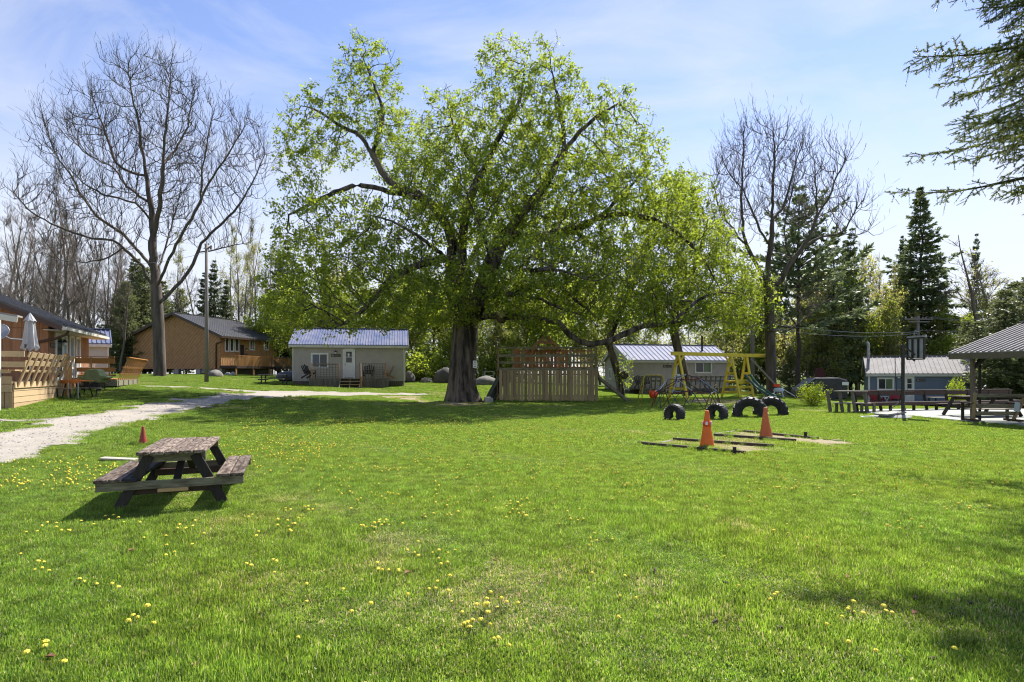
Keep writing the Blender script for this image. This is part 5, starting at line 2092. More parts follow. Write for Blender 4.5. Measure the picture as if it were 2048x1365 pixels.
for k in range(9):
    m = MB()
    m.box((-.10, -.15 - k * .19, f2 + .45), (.04, .05, 1.0))
    m.obj('baluster', M['wood_stain_z'], pd)
# stair going down along the walkway
for k in range(5):
    m = MB()
    m.box((xs0 + .35 + k * .42, -2.45, f2 - .17 * (k + 1) + .05), (.44, 1.0, .05))
    m.obj('tread', M['wood_dark_x'], pd)
for y in (-1.98, -2.95):
    m = MB()
    m.bar((xs0 + .1, y, f2 - .05), (xs0 + 2.3, y, -.0), .05, .24)
    m.obj('stringer', M['wood_dark_x'], pd)
    m = MB()
    m.bar((xs0 + .0, y, f2 + .95), (xs0 + 2.3, y, .95), .08, .10)
    m.obj('stair_rail', M['wood_stain_x'], pd)
    for k in range(9):
        m = MB()
        xx = xs0 + .2 + k * .25
        zz = f2 - (xx - xs0) * .42
        m.box((xx, y - .03, zz + .45), (.045, .04, .9))
        m.obj('baluster', M['wood_grey_z'], pd)
for k in range(int((Lw - xs0 - 1.2) / .36)):
    m = MB()
    m.box((xs0 + 1.0 + k * .36, -1.93, f2 + .48), (.30, .03, .86))
    m.obj('board', M['wood_red_z'], pd)
m = MB()
m.box((xs0 + 1 + (Lw - xs0 - 1) / 2, -1.9, f2 + .95), (Lw - xs0 - 1, .14, .05))
m.obj('walkway_rail', M['wood_grey'], pd)

# ---- H3: tan cottage in the middle
g3 = Vector((W(586, 770, 43.3).x, 43.3, .72))
L3 = 8.28
h3 = House('tan_cottage', 'small tan sided cottage with blue steel roof left of the big maple', 'cottage', g3, R(11), L3, 5.4, .45, 3.30, 4.62, M['tan_siding'], M['cream'], M['roof_blue'], oh=.28, rib=.20, fascia=M['cream'])
h3.lap(M['tan_siding'], exp=.19)
h3.corner(M['cream'])
u, zz = h3.u_at, h3.z_at
h3.opening(u(622), zz(0, 737), u(657) - u(622), zz(0, 706) - zz(0, 737), panes=2, frame=.12, gl=[M['glass_blue'], M['glass']])
h3.door(u(689), zz(0, 755.5), u(707) - u(689), zz(0, 700) - zz(0, 755.5), win=(.18, .82, 1.12, 2.0), rows=2, frame=.12)
# round notice stuck in the door's window
m = MB()
m.lathe([(.075, 0), (.075, .006)], (u(697.3), -.068, zz(0, 708.5)), 12, Matrix.Rotation(R(90), 3, 'X'))
m.box((u(697.3), -.069, zz(0, 711.8)), (.10, .006, .10))
m.obj('door_notice', M['paper'], h3.root)
h3.lamp(u(671.5), zz(0, 703.5))
h3.sign(u(662), zz(0, 713.5), u(681.5) - u(662), .20, '#5')
m = MB()
x = 0
rr = np.random.default_rng(4)
while x < L3 - .05:
    w = .14
    m.box((x + w / 2, .01, .12 + rr.normal(0, .01)), (w - .015, .03, .70))
    x += w
o = m.obj('skirting', M['wood_grey_z'], h3.root)
o['kind'] = 'stuff'
m = MB()
m.tube([(u(806), -.30, 3.02), (u(807), -.12, 2.85), (u(808), -.07, 2.7), (u(808), -.07, .1)], .035, 6)
m.obj('downspout', M['white'], h3.root)
# its deck with two lattice railings, steps between
dk = thing('cottage_deck', 'weathered deck with two lattice railings and a central stair at the tan cottage', 'deck', g3, R(11))
fz = zz(0, 755.5) - .06
xa, xb, xc, xd = u(624), u(684), u(724), u(778)
dep = 1.5
m = MB()
m.box(((xa + xd) / 2, -dep / 2, fz - .03), (xd - xa, dep - .02, .06))
m.obj('floor', M['wood_grey'], dk)
for x0_, x1_ in ((xa, xb), (xc, xd)):
    n = int((x1_ - x0_) / .15)
    for k in range(n):
        m = MB()
        m.box((x0_ + (k + .5) * (x1_ - x0_) / n, -dep - .015, (fz - .08) / 2 - .02 + rr.normal(0, .01)), ((x1_ - x0_) / n - .02, .03, fz + .06))
        m.obj('skirt_board', M['wood_grey_z'], dk)


def lattice(xl, xr, z0, z1):
    for x in (xl, xr):
        m = MB()
        m.box((x, -dep + .05, (z0 + z1) / 2 + .02), (.09, .09, z1 - z0 + .04))
        m.obj('post', M['wood_red_z'], dk)
    m = MB()
    for zq in (z0 + .1, z1 - .04):
        m.box(((xl + xr) / 2, -dep + .05, zq), (xr - xl, .05, .08))
    m.obj('rail', M['wood_grey'], dk)
    n = int((xr - xl) / .20)
    for k in range(1, n):
        m = MB()
        m.box((xl + (xr - xl) * k / n, -dep + .02, (z0 + z1) / 2 + .03), (.035, .02, z1 - z0))
        m.obj('baluster', M['wood_grey_z'], dk)
    m = MB()
    for k in range(1, 5):
        m.box(((xl + xr) / 2, -dep + .035, z0 + .1 + (z1 - z0 - .2) * k / 5), (xr - xl, .012, .03))
    m.obj('cross_slats', M['wood_grey'], dk)


lattice(u(630), u(681), fz, fz + 1.08)
lattice(u(722.5), u(772), fz, fz + 1.12)
for k in range(4):
    m = MB()
    m.box(((xb + xc) / 2, -dep - .05 - k * .25 + .1, fz - .02 - k * .22), (xc - xb - .08, .28, .05))
    m.obj('step', M['wood_new_x'] if k in (1, 2) else M['wood_grey'], dk)
for x in (xb + .02, (xb + xc) / 2, xc - .02):
    m = MB()
    m.bar((x, -dep + .05, fz - .1), (x, -dep - .85, -.12), .05, .18)
    m.obj('stringer', M['wood_grey'], dk)
m = MB()
m.bar((xc + .02, -dep + .02, fz + 1.12), (xc + .10, -dep - .8, .75), .09, .05)
m.obj('stair_rail', M['wood_grey'], dk)
m = MB()
m.box((xc + .10, -dep - .8, .30), (.10, .10, 1.0))
m.obj('stair_post', M['wood_red_z'], dk)


def lawn_chair(name, label, loc, rot, mat, cat='chair', s=1.0, group=None):
    "slatted garden chair: seat, fan back, arms, legs"
    t = thing(name, label, cat, loc, rot, group)
    t.scale = (s, s, s)
    for k in range(5):
        m = MB()
        m.bar((-.24 + .12 * k, .18, .36), (-.24 + .12 * k, -.32, .42), .10, .02)
        m.obj('seat_slat', mat, t)
    for k in range(5):
        a = (k - 2) * .05
        m = MB()
        m.bar((-.24 + .12 * k, .16, .34), (-.24 + .12 * k + a, .42, .92 + .06 * (2 - abs(k - 2))), .10, .02, (0, 1, 0))
        m.obj('back_slat', mat, t)
    for sg in (-1, 1):
        m = MB()
        m.bar((sg * .36, -.36, .58), (sg * .36, .34, .56), .12, .025)
        m.obj('armrest', mat, t)
        m = MB()
        m.bar((sg * .31, -.34, 0), (sg * .31, -.34, .57), .09, .03, (0, 1, 0))
        m.obj('leg', mat, t)
        m = MB()
        m.bar((sg * .30, -.30, .40), (sg * .30, .46, .02), .03, .10)
        m.obj('leg', mat, t)
    m = MB()
    m.bar((-.32, .27, .58), (.32, .27, .58), .03, .07)
    m.obj('back_brace', mat, t)
    return t


def wc(h, x, y, z):
    return root_matrix(h.root) @ Vector((x, y, z))


lawn_chair('garden_chair', 'brown slatted garden chair at the left end of the tan cottage deck', wc(h3, u(622), -1.0, fz), R(70), M['wood_dark'])
lawn_chair('garden_chair', 'dark garden chair behind the right lattice railing of the tan cottage deck', wc(h3, u(738), -.7, fz), R(5), M['wood_dark'])
lawn_chair('garden_chair', 'weathered garden chair turned away at the right end of the tan cottage deck', wc(h3, u(776), -.8, fz), R(-70), M['wood_red_z'])

# ---- H4: tan cottage on the right, gable to the left
g4 = Vector((W(1258, 785, 48).x, 48, -.02))
h4 = House('tan_cottage', 'tan cottage with pale gable and steel roof behind the climbing dome', 'cottage', g4, R(12.4), 9.3, 5.4, .42, 2.98, 4.30, M['tan_siding'], M['white'], M['roof_lavender'], oh=.25, rib=.42, fascia=M['cream'])
h4.lap(M['tan_siding'], exp=.19)
h4.lap(M['tan_siding_pale'], 'gable', exp=.19)
h4.corner(M['cream'])
u, zz, vv = h4.u_at, h4.z_at, h4.v_at
h4.opening(u(1389), zz(u(1389), 747), u(1423) - u(1389), zz(u(1389), 722) - zz(u(1389), 747), panes=2, frame=.11, gl=[M['glass'], M['glass_green']])
h4.opening(vv(1250), 1.35, vv(1243) - vv(1250), 1.0, side='gable', panes=1, frame=.12)
h4.opening(vv(1224), 1.25, vv(1219) - vv(1224), 1.0, side='gable', panes=1, frame=.12)
h4.door(u(1350), .62, .85, 2.0, win=(.2, .8, 1.1, 1.85))
h4.lamp(u(1338), zz(u(1338), 726))
h4.sign(u(1326), zz(u(1326), 735.5), u(1343) - u(1326), .20, '53')
m = MB()
for a_, b_ in (((0, -.012), (9.3, -.012)),):
    x = 0
    while x < 9.25:
        m.box((x + .07, .01, .14), (.125, .03, .66))
        x += .14
y = 0
while y < 5.35:
    m.box((.01, y + .07, .14), (.03, .125, .66))
    y += .14
o = m.obj('skirting', M['wood_grey_z'], h4.root)
o['kind'] = 'stuff'
m = MB()
m.tube([(u(1424), 1.6, 3.4), (u(1424), 1.6, 5.15)], .09, 8)
m.obj('stove_pipe', M['black'], h4.root)
d4 = thing('cottage_deck', 'low deck with outward leaning pickets and bench at the right-hand tan cottage', 'deck', g4, R(12.4))
xa, xb = u(1262), u(1447)
m = MB()
m.box(((xa + xb) / 2, -.9, .56), (xb - xa, 1.78, .06))
m.obj('floor', M['wood_grey'], d4)
n = int((xb - xa) / .17)
for k in range(n):
    m = MB()
    m.box((xa + (k + .5) * (xb - xa) / n, -1.81, .22), (.14, .03, .66))
    m.obj('skirt_board', M['wood_grey_z'], d4)
for x0_, x1_ in ((xa, u(1300)), (u(1330), xb - .2)):
    n = max(int((x1_ - x0_) / .42), 2)
    for k in range(n + 1):
        x = x0_ + (x1_ - x0_) * k / n
        m = MB()
        m.bar((x, -1.75, .58), (x, -2.05, 1.62), .12, .04, (0, 1, .3))
        m.obj('picket', M['wood_grey_z'], d4)
    for zq, yq in ((1.5, -2.0), (1.18, -1.9)):
        m = MB()
        m.bar((x0_, yq + .035, zq), (x1_, yq + .035, zq), .03, .16, (0, 0, 1))
        m.obj('rail', M['wood_grey'], d4)
lawn_chair('garden_chair', 'dark garden chair on the low deck nearest the pale gable', wc(h4, u(1268), -1.2, .59), R(15), M['black'], group=None)
lawn_chair('garden_chair', 'dark garden chair on the low deck, second from the pale gable', wc(h4, u(1281), -1.2, .59), R(-8), M['black'])

# ---- H5: blue cottage
g5 = Vector((W(1738, 806, 45).x, 45, -.62))
h5 = House('blue_cottage', 'slate blue cottage with white trim and grey steel roof behind the bench fence', 'cottage', g5, R(-28), 6.6, 5.4, .05, 2.42, 3.72, M['blue_siding'], M['white'], M['roof_grey'], oh=.22, rib=.30, fascia=M['cream'])
h5.lap(M['blue_siding'], exp=.18)
h5.corner(M['white'], w=.13)
u, zz = h5.u_at, h5.z_at
h5.opening(u(1754), zz(u(1754), 781), u(1788.5) - u(1754), zz(u(1754), 755.5) - zz(u(1754), 781), panes=2, frame=.12, gl=[M['glass'], M['glass_green']])
h5.door(u(1812.5), .15, u(1825) - u(1812.5), 2.0, win=(.16, .84, 1.05, 1.85), rows=2, frame=.11)
h5.lamp(u(1797), 2.15)
h5.sign(u(1832), zz(u(1832), 763), u(1850.5) - u(1832), .18, '56')
m = MB()
m.tube([(.1, 2.2, 3.2), (.1, 2.2, 4.75), (-.02, 2.2, 4.95)], .11, 8)
m.obj('stove_pipe', M['steel'], h5.root)
lawn_chair('garden_chair', 'red plastic garden chair under the blue cottage window', wc(h5, u(1751), -.75, .0) + Vector((0, 0, .02)), R(8), M['red'], s=1.05)
lawn_chair('garden_chair', 'red plastic garden chair turned sideways beside the white table', wc(h5, u(1790), -.75, .0) + Vector((0, 0, .02)), R(-38), M['red'], s=1.05)
tt = thing('side_table', 'small white folding table between the two red chairs', 'table', wc(h5, u(1768), -.9, .0))
m = MB()
m.box((0, 0, .62), (.55, .45, .03))
m.obj('tabletop', M['white'], tt)
for sg in (-1, 1):
    for y in (-.18, .18):
        m = MB()
        m.bar((sg * .22, y, 0), (-sg * .2, y, .61), .03, .03)
        m.obj('leg', M['white'], tt)

# ---- H6: paler cottage behind the pavilion
g6 = Vector((W(1986, 800, 50).x, 50, -.75))
h6 = House('blue_cottage', 'farther blue cottage with pale gable seen through the pavilion posts', 'cottage', g6, R(18), 7.0, 5.6, .05, 2.45, 3.55, M['blue_siding'], M['white'], M['roof_grey'], oh=.2, rib=.32, fascia=M['white'])
h6.lap(M['blue_siding'], exp=.18)
h6.lap(M['paleblue_siding'], 'gable', exp=.26)
h6.corner(M['white'], w=.14)
u, vv = h6.u_at, h6.v_at
h6.opening(u(1987.5), .95, u(2000) - u(1987.5), 1.25, panes=2, frame=.06, gl=[M['glass_pale'], M['glass_pale']])
for a, b in ((1978, 1971), (1958, 1951)):
    h6.opening(vv(a), 1.1, vv(b) - vv(a), 1.05, side='gable', panes=1, frame=.14)
# ---------------------------------------------------------------- decks on the left
fdir = Vector((-.905, -.425, 0))          # along the front-left faces
sdir = Vector((-.425, .905, 0))           # along the right-hand faces


def lean_rail(root, a, b, z0, z1, out, n, mat_p, mat_r, boards=((.97, .15), (.66, .15)), pw=.10, pt=.045, o0=.03, o1=.42, cap=None):
    "outward leaning pickets from a to b with boards on their inner side"
    a, b = Vector(a), Vector(b)
    d = (b - a).normalized()
    out = Vector(out).normalized()
    for k in range(n):
        p = a + (b - a) * ((k + .35) / (n - .3))
        m = MB()
        m.bar(p + out * o0 + Vector((0, 0, z0)), p + out * o1 + Vector((0, 0, z1)), pw, pt, out)
        m.obj('picket', mat_p, root, world=True)
    for t, h in boards:
        oo = o0 + (o1 - o0) * t - .05
        zq = z0 + (z1 - z0) * t - h / 2
        m = MB()
        up = (out * (o1 - o0) + Vector((0, 0, z1 - z0))).normalized()
        m.bar(a + out * oo + Vector((0, 0, zq)), b + out * oo + Vector((0, 0, zq)), .035, h, up)
        m.obj('rail_board', mat_r, root, world=True)
    if cap:
        m = MB()
        m.bar(a + out * (o1 - .01) + Vector((0, 0, z1 + .02)), b + out * (o1 - .01) + Vector((0, 0, z1 + .02)), .14, .04)
        m.obj('rail_cap', mat_r, root, world=True)


P_ = Vector((-16.07, 18.5, 0))
FZ = 1.38
d1 = thing('lumber_deck', 'new pale lumber deck with outward leaning bench rail at the left edge', 'deck', (P_.x, P_.y, .55), 0)
Pb = P_ + sdir * 5.6
Pl = P_ + fdir * 4.5
m = MB()
m.prism([P_ + Vector((0, 0, FZ - .06)), Pb + Vector((0, 0, FZ - .06)), Pb + fdir * 4.5 + Vector((0, 0, FZ - .06)), Pl + Vector((0, 0, FZ - .06))], (0, 0, .06))
m.obj('floor', M['wood_new_x'], d1, world=True)
rO, lO = Vector((.905, .425, 0)), Vector((.425, -.905, 0))
nbd = 5
for k in range(nbd):
    zb, zt = FZ - .06 - (k + 1) * .195, FZ - .065 - k * .195
    if zt < .45:
        break
    m = MB()
    m.bar(P_ + rO * .02 + Vector((0, 0, (zb + zt) / 2)), Pb + rO * .02 + Vector((0, 0, (zb + zt) / 2)), .035, zt - zb - .012)
    m.obj('skirt_board', M['wood_new_x'], d1, world=True)
m = MB()
m.bar(P_ + rO * .055 + Vector((0, 0, FZ - .06)), Pb + rO * .055 + Vector((0, 0, FZ - .06)), .04, .2)
m.obj('rim_board', M['wood_new_x'], d1, world=True)
for k in range(22):
    p = P_ + fdir * (.09 + .2 * k) + lO * .02
    m = MB()
    m.box((p.x, p.y, (.30 + FZ - .3) / 2), (.185, .035, FZ - .3 - .30), Matrix.Rotation(atan2(fdir.y, fdir.x), 3, 'Z'))
    m.obj('skirt_board', M['wood_new_z'], d1, world=True)
for k, zq in enumerate((FZ - .17, FZ + .10)):
    m = MB()
    m.bar(P_ + lO * .04 + Vector((0, 0, zq)), Pl + lO * .04 + Vector((0, 0, zq)), .04, .24)
    m.obj('rim_board', M['wood_new_x'], d1, world=True)
lean_rail(d1, P_, Pb, FZ - .14, FZ + 1.02, rO, 9, M['wood_new_z'], M['wood_new_x'], boards=((.99, .17), (.76, .17), (.48, .06)), pw=.13, pt=.05, o0=.05, o1=.46)
# front-left bench back: long boards without pickets in front
for zq, oo in ((FZ + .93, .42), (FZ + .60, .31), (FZ + .36, .16)):
    m = MB()
    m.bar(P_ + rO * .42 * (zq > FZ + .5) + lO * oo + Vector((0, 0, zq)), Pl + lO * oo + Vector((0, 0, zq)), .04, .18 if zq > FZ + .4 else .08)
    m.obj('rail_board', M['wood_new_x'], d1, world=True)
for k in range(3):
    p = P_ + fdir * (.5 + 1.5 * k)
    m = MB()
    m.bar(p + Vector((0, 0, FZ)), p + lO * .40 + Vector((0, 0, FZ + 1.0)), .06, .09)
    m.obj('rail_support', M['wood_new_z'], d1, world=True)
# built-in bench inside the right rail
m = MB()
for k in range(3):
    m.bar(P_ - rO * (.10 + .17 * k) + sdir * .3 + Vector((0, 0, FZ + .42)), Pb - rO * (.10 + .17 * k) - sdir * .4 + Vector((0, 0, FZ + .42)), .155, .04)
m.obj('bench_seat', M['wood_new_x'], d1, world=True)
# two end posts and step by the gap
for off, h in ((.25, 1.15), (.72, .80)):
    p = Pb + sdir * off + rO * .1
    m = MB()
    m.box((p.x, p.y, FZ - .6 + (h + .6) / 2), (.12, .12, h + .6))
    m.obj('post', M['wood_stain_z'], d1, world=True)

# closed umbrella on the deck
up = W(60, 700, 21.2)
um = thing('patio_umbrella', 'closed grey patio umbrella standing on the lumber deck', 'umbrella', (up.x, up.y, FZ))
ht = W(60, 627, 21.2).z - FZ
m = MB()
m.tube([(0, 0, 0), (0, 0, ht)], .022, 8)
m.lathe([(.24, 0), (.24, .05), (.05, .09)], (0, 0, 0), 12)
m.obj('pole', M['steel'], um)
m = MB()
n = 16
prof = [(ht, .012), (ht - .12, .09), (ht - .30, .15), (ht - .75, .20), (ht - 1.15, .255), (ht - 1.34, .30)]
vs, fs = [], []
for i, (zq, r_) in enumerate(prof):
    for k in range(n):
        f = 1.0 if k % 2 else (.94 - .30 * (i / 5))
        zz_ = zq - (.06 * (1 if k % 2 == 0 else -1) if i == 5 else 0)
        vs.append((r_ * f * cos(2 * pi * k / n), r_ * f * sin(2 * pi * k / n), zz_))
for i in range(len(prof) - 1):
    for k in range(n):
        fs.append((i * n + k, i * n + (k + 1) % n, (i + 1) * n + (k + 1) % n, (i + 1) * n + k))
m.add(vs, fs)
m.obj('canopy', M['canvas'], um)
m = MB()
vs, fs = [], []
for i, (zq, r_) in enumerate(((ht + .02, .01), (ht - .16, .13), (ht - .27, .205))):
    for k in range(n):
        f = 1.0 if k % 2 else .88
        vs.append((r_ * f * cos(2 * pi * k / n), r_ * f * sin(2 * pi * k / n), zq - (.04 if (i == 2 and k % 2) else 0)))
for i in range(2):
    for k in range(n):
        fs.append((i * n + k, i * n + (k + 1) % n, (i + 1) * n + (k + 1) % n, (i + 1) * n + k))
m.add(vs, fs)
m.obj('vent_cap', M['canvas'], um)
m = MB()
m.box((.06, -.27, ht - 1.22), (.06, .02, .13))
m.obj('strap', M['black'], um)

# second deck, orange stained
Q_ = Vector((-19.35, 28.1, 0))
FZ2 = 1.44
d2 = thing('stained_deck', 'orange stained deck with leaning railing behind the barbecue', 'deck', (Q_.x, Q_.y, 1.0))
Qb = Q_ + sdir * 6.2
Ql = Q_ + fdir * 2.6
m = MB()
m.prism([Q_ + Vector((0, 0, FZ2 - .05)), Qb + Vector((0, 0, FZ2 - .05)), Qb + fdir * 2.6 + Vector((0, 0, FZ2 - .05)), Ql + Vector((0, 0, FZ2 - .05))], (0, 0, .05))
m.obj('floor', M['wood_stain_x'], d2, world=True)
for a, b, o in ((Q_, Qb, rO), (Q_, Ql, lO)):
    m = MB()
    m.bar(a + o * .03 + Vector((0, 0, FZ2 - .18)), b + o * .03 + Vector((0, 0, FZ2 - .18)), .04, .30)
    m.obj('rim_board', M['wood_green_x'], d2, world=True)
for k in range(5):
    p = Q_ + sdir * (.2 + 1.4 * k)
    zg = Z(p.x, p.y)
    m = MB()
    m.box((p.x, p.y, (zg - .1 + FZ2 - .05) / 2), (.12, .12, FZ2 - zg))
    m.obj('post', M['wood_dark'], d2, world=True)
lean_rail(d2, Q_, Qb, FZ2 - .05, FZ2 + 1.05, rO, 12, M['wood_stain_z'], M['wood_stain_x'], boards=((.98, .12), (.62, .10), (.30, .08)), pw=.05, pt=.04, o0=.05, o1=.50, cap=True)
lean_rail(d2, Q_, Ql, FZ2 - .05, FZ2 + 1.05, lO, 4, M['wood_stain_z'], M['wood_stain_x'], boards=((.96, .26), (.55, .2), (.25, .1)), pw=.06, pt=.04, o0=.05, o1=.34, cap=True)
p = Ql + lO * .1
m = MB()
m.box((p.x, p.y, 1.9), (.13, .13, 2.1))
m.obj('post', M['wood_stain_z'], d2, world=True)
lawn_chair('garden_chair', 'pale slatted garden chair on the orange stained deck', Vector((Q_ + fdir * 1.4 + sdir * .9).to_tuple()) + Vector((0, 0, FZ2)), R(-40), M['white'])

# barbecue under a green cover
gpt = W(189, 779, 26.6)
bq = thing('barbecue', 'barbecue under a faded green cover in front of the stained deck', 'barbecue', GX(189, 26.6), R(8))
m = MB()
ring = [(-.62, .60), (-.60, .66), (-.36, .70), (-.27, .92), (-.1, 1.0), (.16, 1.02), (.28, .96), (.38, .72), (.66, .68), (.66, .58), (.40, .52), (.34, .36), (.12, .42), (-.1, .34), (-.34, .44), (-.42, .56)]
m.prism([(x, -.26, z) for x, z in ring], (0, .52, 0))
o = m.obj('cover', M['bbq_cover'], bq, bevel=.035)
m = MB()
m.box((-.02, 0, .36), (.62, .44, .40))
m.obj('cabinet', M['black'], bq)
for x in (-.34, .34):
    for y in (-.2, .2):
        m = MB()
        m.box((x, y, .21), (.035, .035, .44))
        m.obj('leg', M['black'], bq)
for x in (-.34, .34):
    m = MB()
    m.lathe([(.08, -.02), (.08, .02)], (x, -.25, .08), 12, Matrix.Rotation(R(90), 3, 'X'))
    m.obj('wheel', M['black'], bq)

# picnic table with an orange painted top edge, black bent frame
ot = thing('picnic_table', 'picnic table with orange top on a bent black frame by the lumber deck', 'table', GX(155, 23.4), R(-6))
for k in range(4):
    m = MB()
    m.box((0, -.24 + .16 * k, .73), (.86, .15, .04))
    m.obj('tabletop_plank', M['orange_paint'], ot)
m = MB()
m.box((0, -.34, .70), (.90, .03, .14))
m.obj('apron', M['orange_paint'], ot)
for y in (-.62, .62):
    m = MB()
    m.box((0, y, .42), (.86, .24, .04))
    m.obj('seat', M['wood_grey'], ot)
for x in (-.28, .28):
    m = MB()
    m.tube([(x, -.66, .40), (x, -.60, .06), (x, -.45, .02), (x, -.22, .68), (x, .22, .68), (x, .45, .02), (x, .60, .06), (x, .66, .40)], .024, 8)
    m.obj('leg', M['black'], ot, smooth=True)
for x in (-.02, .40):
    m = MB()
    m.tube([(x, -.40, 0), (x, -.40, .68)], .022, 6)
    m.obj('leg', M['steel'], ot)


# ---------------------------------------------------------------- foreground picnic table
pt_ = thing('picnic_table', 'weathered grey picnic table standing on the grass in the left foreground', 'table', (-4.42, 7.72, 0), R(21.5))
pt_.scale = (.90, .92, .95)
Lh = .92
for k in range(5):
    m = MB()
    x = -.332 + .166 * k
    rr = np.random.default_rng(50 + k)
    e0, e1 = rr.normal(0, .012), rr.normal(0, .012)
    m.bar((x, -Lh + e0, .745 + rr.normal(0, .003)), (x + rr.normal(0, .002), Lh + e1, .745 + rr.normal(0, .003)), .151, .042)
    m.obj('tabletop_plank', M['wood_grey_y'], pt_, bevel=.006)
bench = [(-.80, 'wood_grey_y'), (-.635, 'wood_grey_y'), (-.47, 'wood_black_y'), (.62, 'wood_grey_y'), (.80, 'wood_grey_y')]
for k, (x, mk) in enumerate(bench):
    m = MB()
    rr = np.random.default_rng(70 + k)
    m.bar((x, -Lh + rr.normal(0, .012), .425), (x, Lh + rr.normal(0, .012), .425), .153 if x < 0 else .166, .042)
    m.obj('bench_plank', M[mk], pt_, bevel=.006)
for sg, yy in ((-1, -Lh + .10), (1, Lh - .10)):
    m = MB()
    m.bar((-.40, yy - .03 * -sg * -1, .673), (.40, yy - .03 * -sg * -1, .673), .040, .098)
    m.obj('top_beam', M['wood_green_x'], pt_, bevel=.005)
    m = MB()
    m.bar((-.86, yy + sg * .055, .350), (.88, yy + sg * .055, .350), .040, .105)
    m.obj('seat_beam', M['wood_green_x'], pt_, bevel=.005)
    m = MB()
    m.bar((-.50, yy - sg * .045, .268), (.60, yy - sg * .045, .268), .040, .10)
    m.obj('lower_beam', M['wood_dark_x'], pt_, bevel=.005)
    for s2 in (-1, 1):
        m = MB()
        m.bar((s2 * .27, yy + sg * .012, .71), (s2 * .66, yy + sg * .012, -.02), .042, .125, (s2 * .73, 0, .39))
        m.obj('leg', M['wood_dark'], pt_, bevel=.005)
m = MB()
m.box((.02, -Lh + .02, .275), (.36, .03, .045))
m.obj('mended_block', M['wood_yellowish_x'], pt_, bevel=.004)
m = MB()
m.bar((.03, -Lh + .18, .33), (.03, -.05, .70), .09, .04, (0, -1, .5))
m.obj('brace', M['wood_dark'], pt_)
m = MB()
m.bar((.03, Lh - .18, .33), (.03, .05, .70), .09, .04, (0, 1, .5))
m.obj('brace', M['wood_dark'], pt_)
M['wood_pale'] = wood('bleached_board', (.42, .39, .33), (.30, .27, .22), 'x', jitter=0)
bd = thing('loose_board', 'pale weathered board lying in the grass beyond the grey picnic table', 'board', G(238, 924), R(8))
m = MB()
m.box((0, 0, .055), (.60, .20, .03), Matrix.Rotation(R(4), 3, 'Y'))
m.obj('plank', M['wood_pale'], bd, bevel=.004)


# ---------------------------------------------------------------- cones
def cone(label, loc, h, rb, mat, base_mat, tilt=0.0, band=None, sq=.36):
    t = thing('traffic_cone', label, 'traffic cone', loc, random.uniform(0, 1))
    rt = Matrix.Rotation(tilt, 3, 'Y')
    m = MB()
    m.lathe([(rb, .03), (rb * .97, .06), (rb * .62, h * .45), (rb * .27, h * .96), (rb * .22, h), (.0, h)], (0, 0, 0), 20, rt)
    m.obj('body', mat, t, smooth=True)
    m = MB()
    m.box((0, 0, .018), (sq, sq, .036))
    m.obj('base', base_mat, t, bevel=.01)
    if band:
        a, b = band
        m = MB()

        def rad_(z):
            return rb * (.62 + (.27 - .62) * (z / h - .45) / .51) + .004
        m.lathe([(rad_(a * h) + .004, a * h), (rad_(b * h) + .004, b * h)], (0, 0, 0), 20, rt)
        m.obj('band', M['cone_band'], t, smooth=True)
        m = MB()
        for an in (.3, 2.2, 4.0, 5.4):
            r_ = rad_((a + b) / 2 * h) + .014
            m.box((r_ * cos(an), r_ * sin(an), (a + b) / 2 * h + .01), (.02, .05, .07), Matrix.Rotation(an, 3, 'Z'))
        m.obj('torn_tape', M['paper'], t)
    return t


cone('bright orange traffic cone with torn band, nearer horseshoe pit', G(1414, 900), .86, .165, M['orange_cone'], M['orange_cone'], band=(.60, .74))
cone('faded scuffed orange traffic cone in the farther horseshoe pit', G(1532, 878), .80, .165, M['cone_faded'], M['concrete'], tilt=R(-1.5), sq=.42)
cone('small dull red traffic cone behind the grey picnic table', G(286, 891), .43, .095, M['cone_red'], M['cone_red'], sq=.22)

# ---------------------------------------------------------------- horseshoe pits
def pit(label, bars, stake, loc):
    t = thing('horseshoe_pit', label, 'horseshoe pit', loc)
    for a, b, h in bars:
        A_, B_ = G(*a), G(*b)
        m = MB()
        m.bar(A_ + Vector((0, 0, h / 2 - .02)), B_ + Vector((0, 0, h / 2 - .02)), .09, h)
        m.obj('timber', M['pit_timber'] if h > .055 else M['wood_grey'], t, world=True, bevel=.008)
    s = G(*stake)
    m = MB()
    m.box((s.x, s.y, .05), (.06, .05, .24))
    m.obj('stake', M['wood_dark'], t, world=True)


pit('nearer horseshoe pit of three low timbers around the bright cone', [((1276, 891), (1490, 912), .11), ((1347, 882), (1548, 897), .10), ((1322, 888), (1346, 882), .05)], (1469, 911), G(1400, 898))
pit('farther horseshoe pit of three low timbers around the faded cone', [((1428, 874), (1592, 885), .10), ((1471, 864), (1636, 880), .09), ((1428, 870), (1470, 864), .05)], (1611, 878), G(1530, 876))


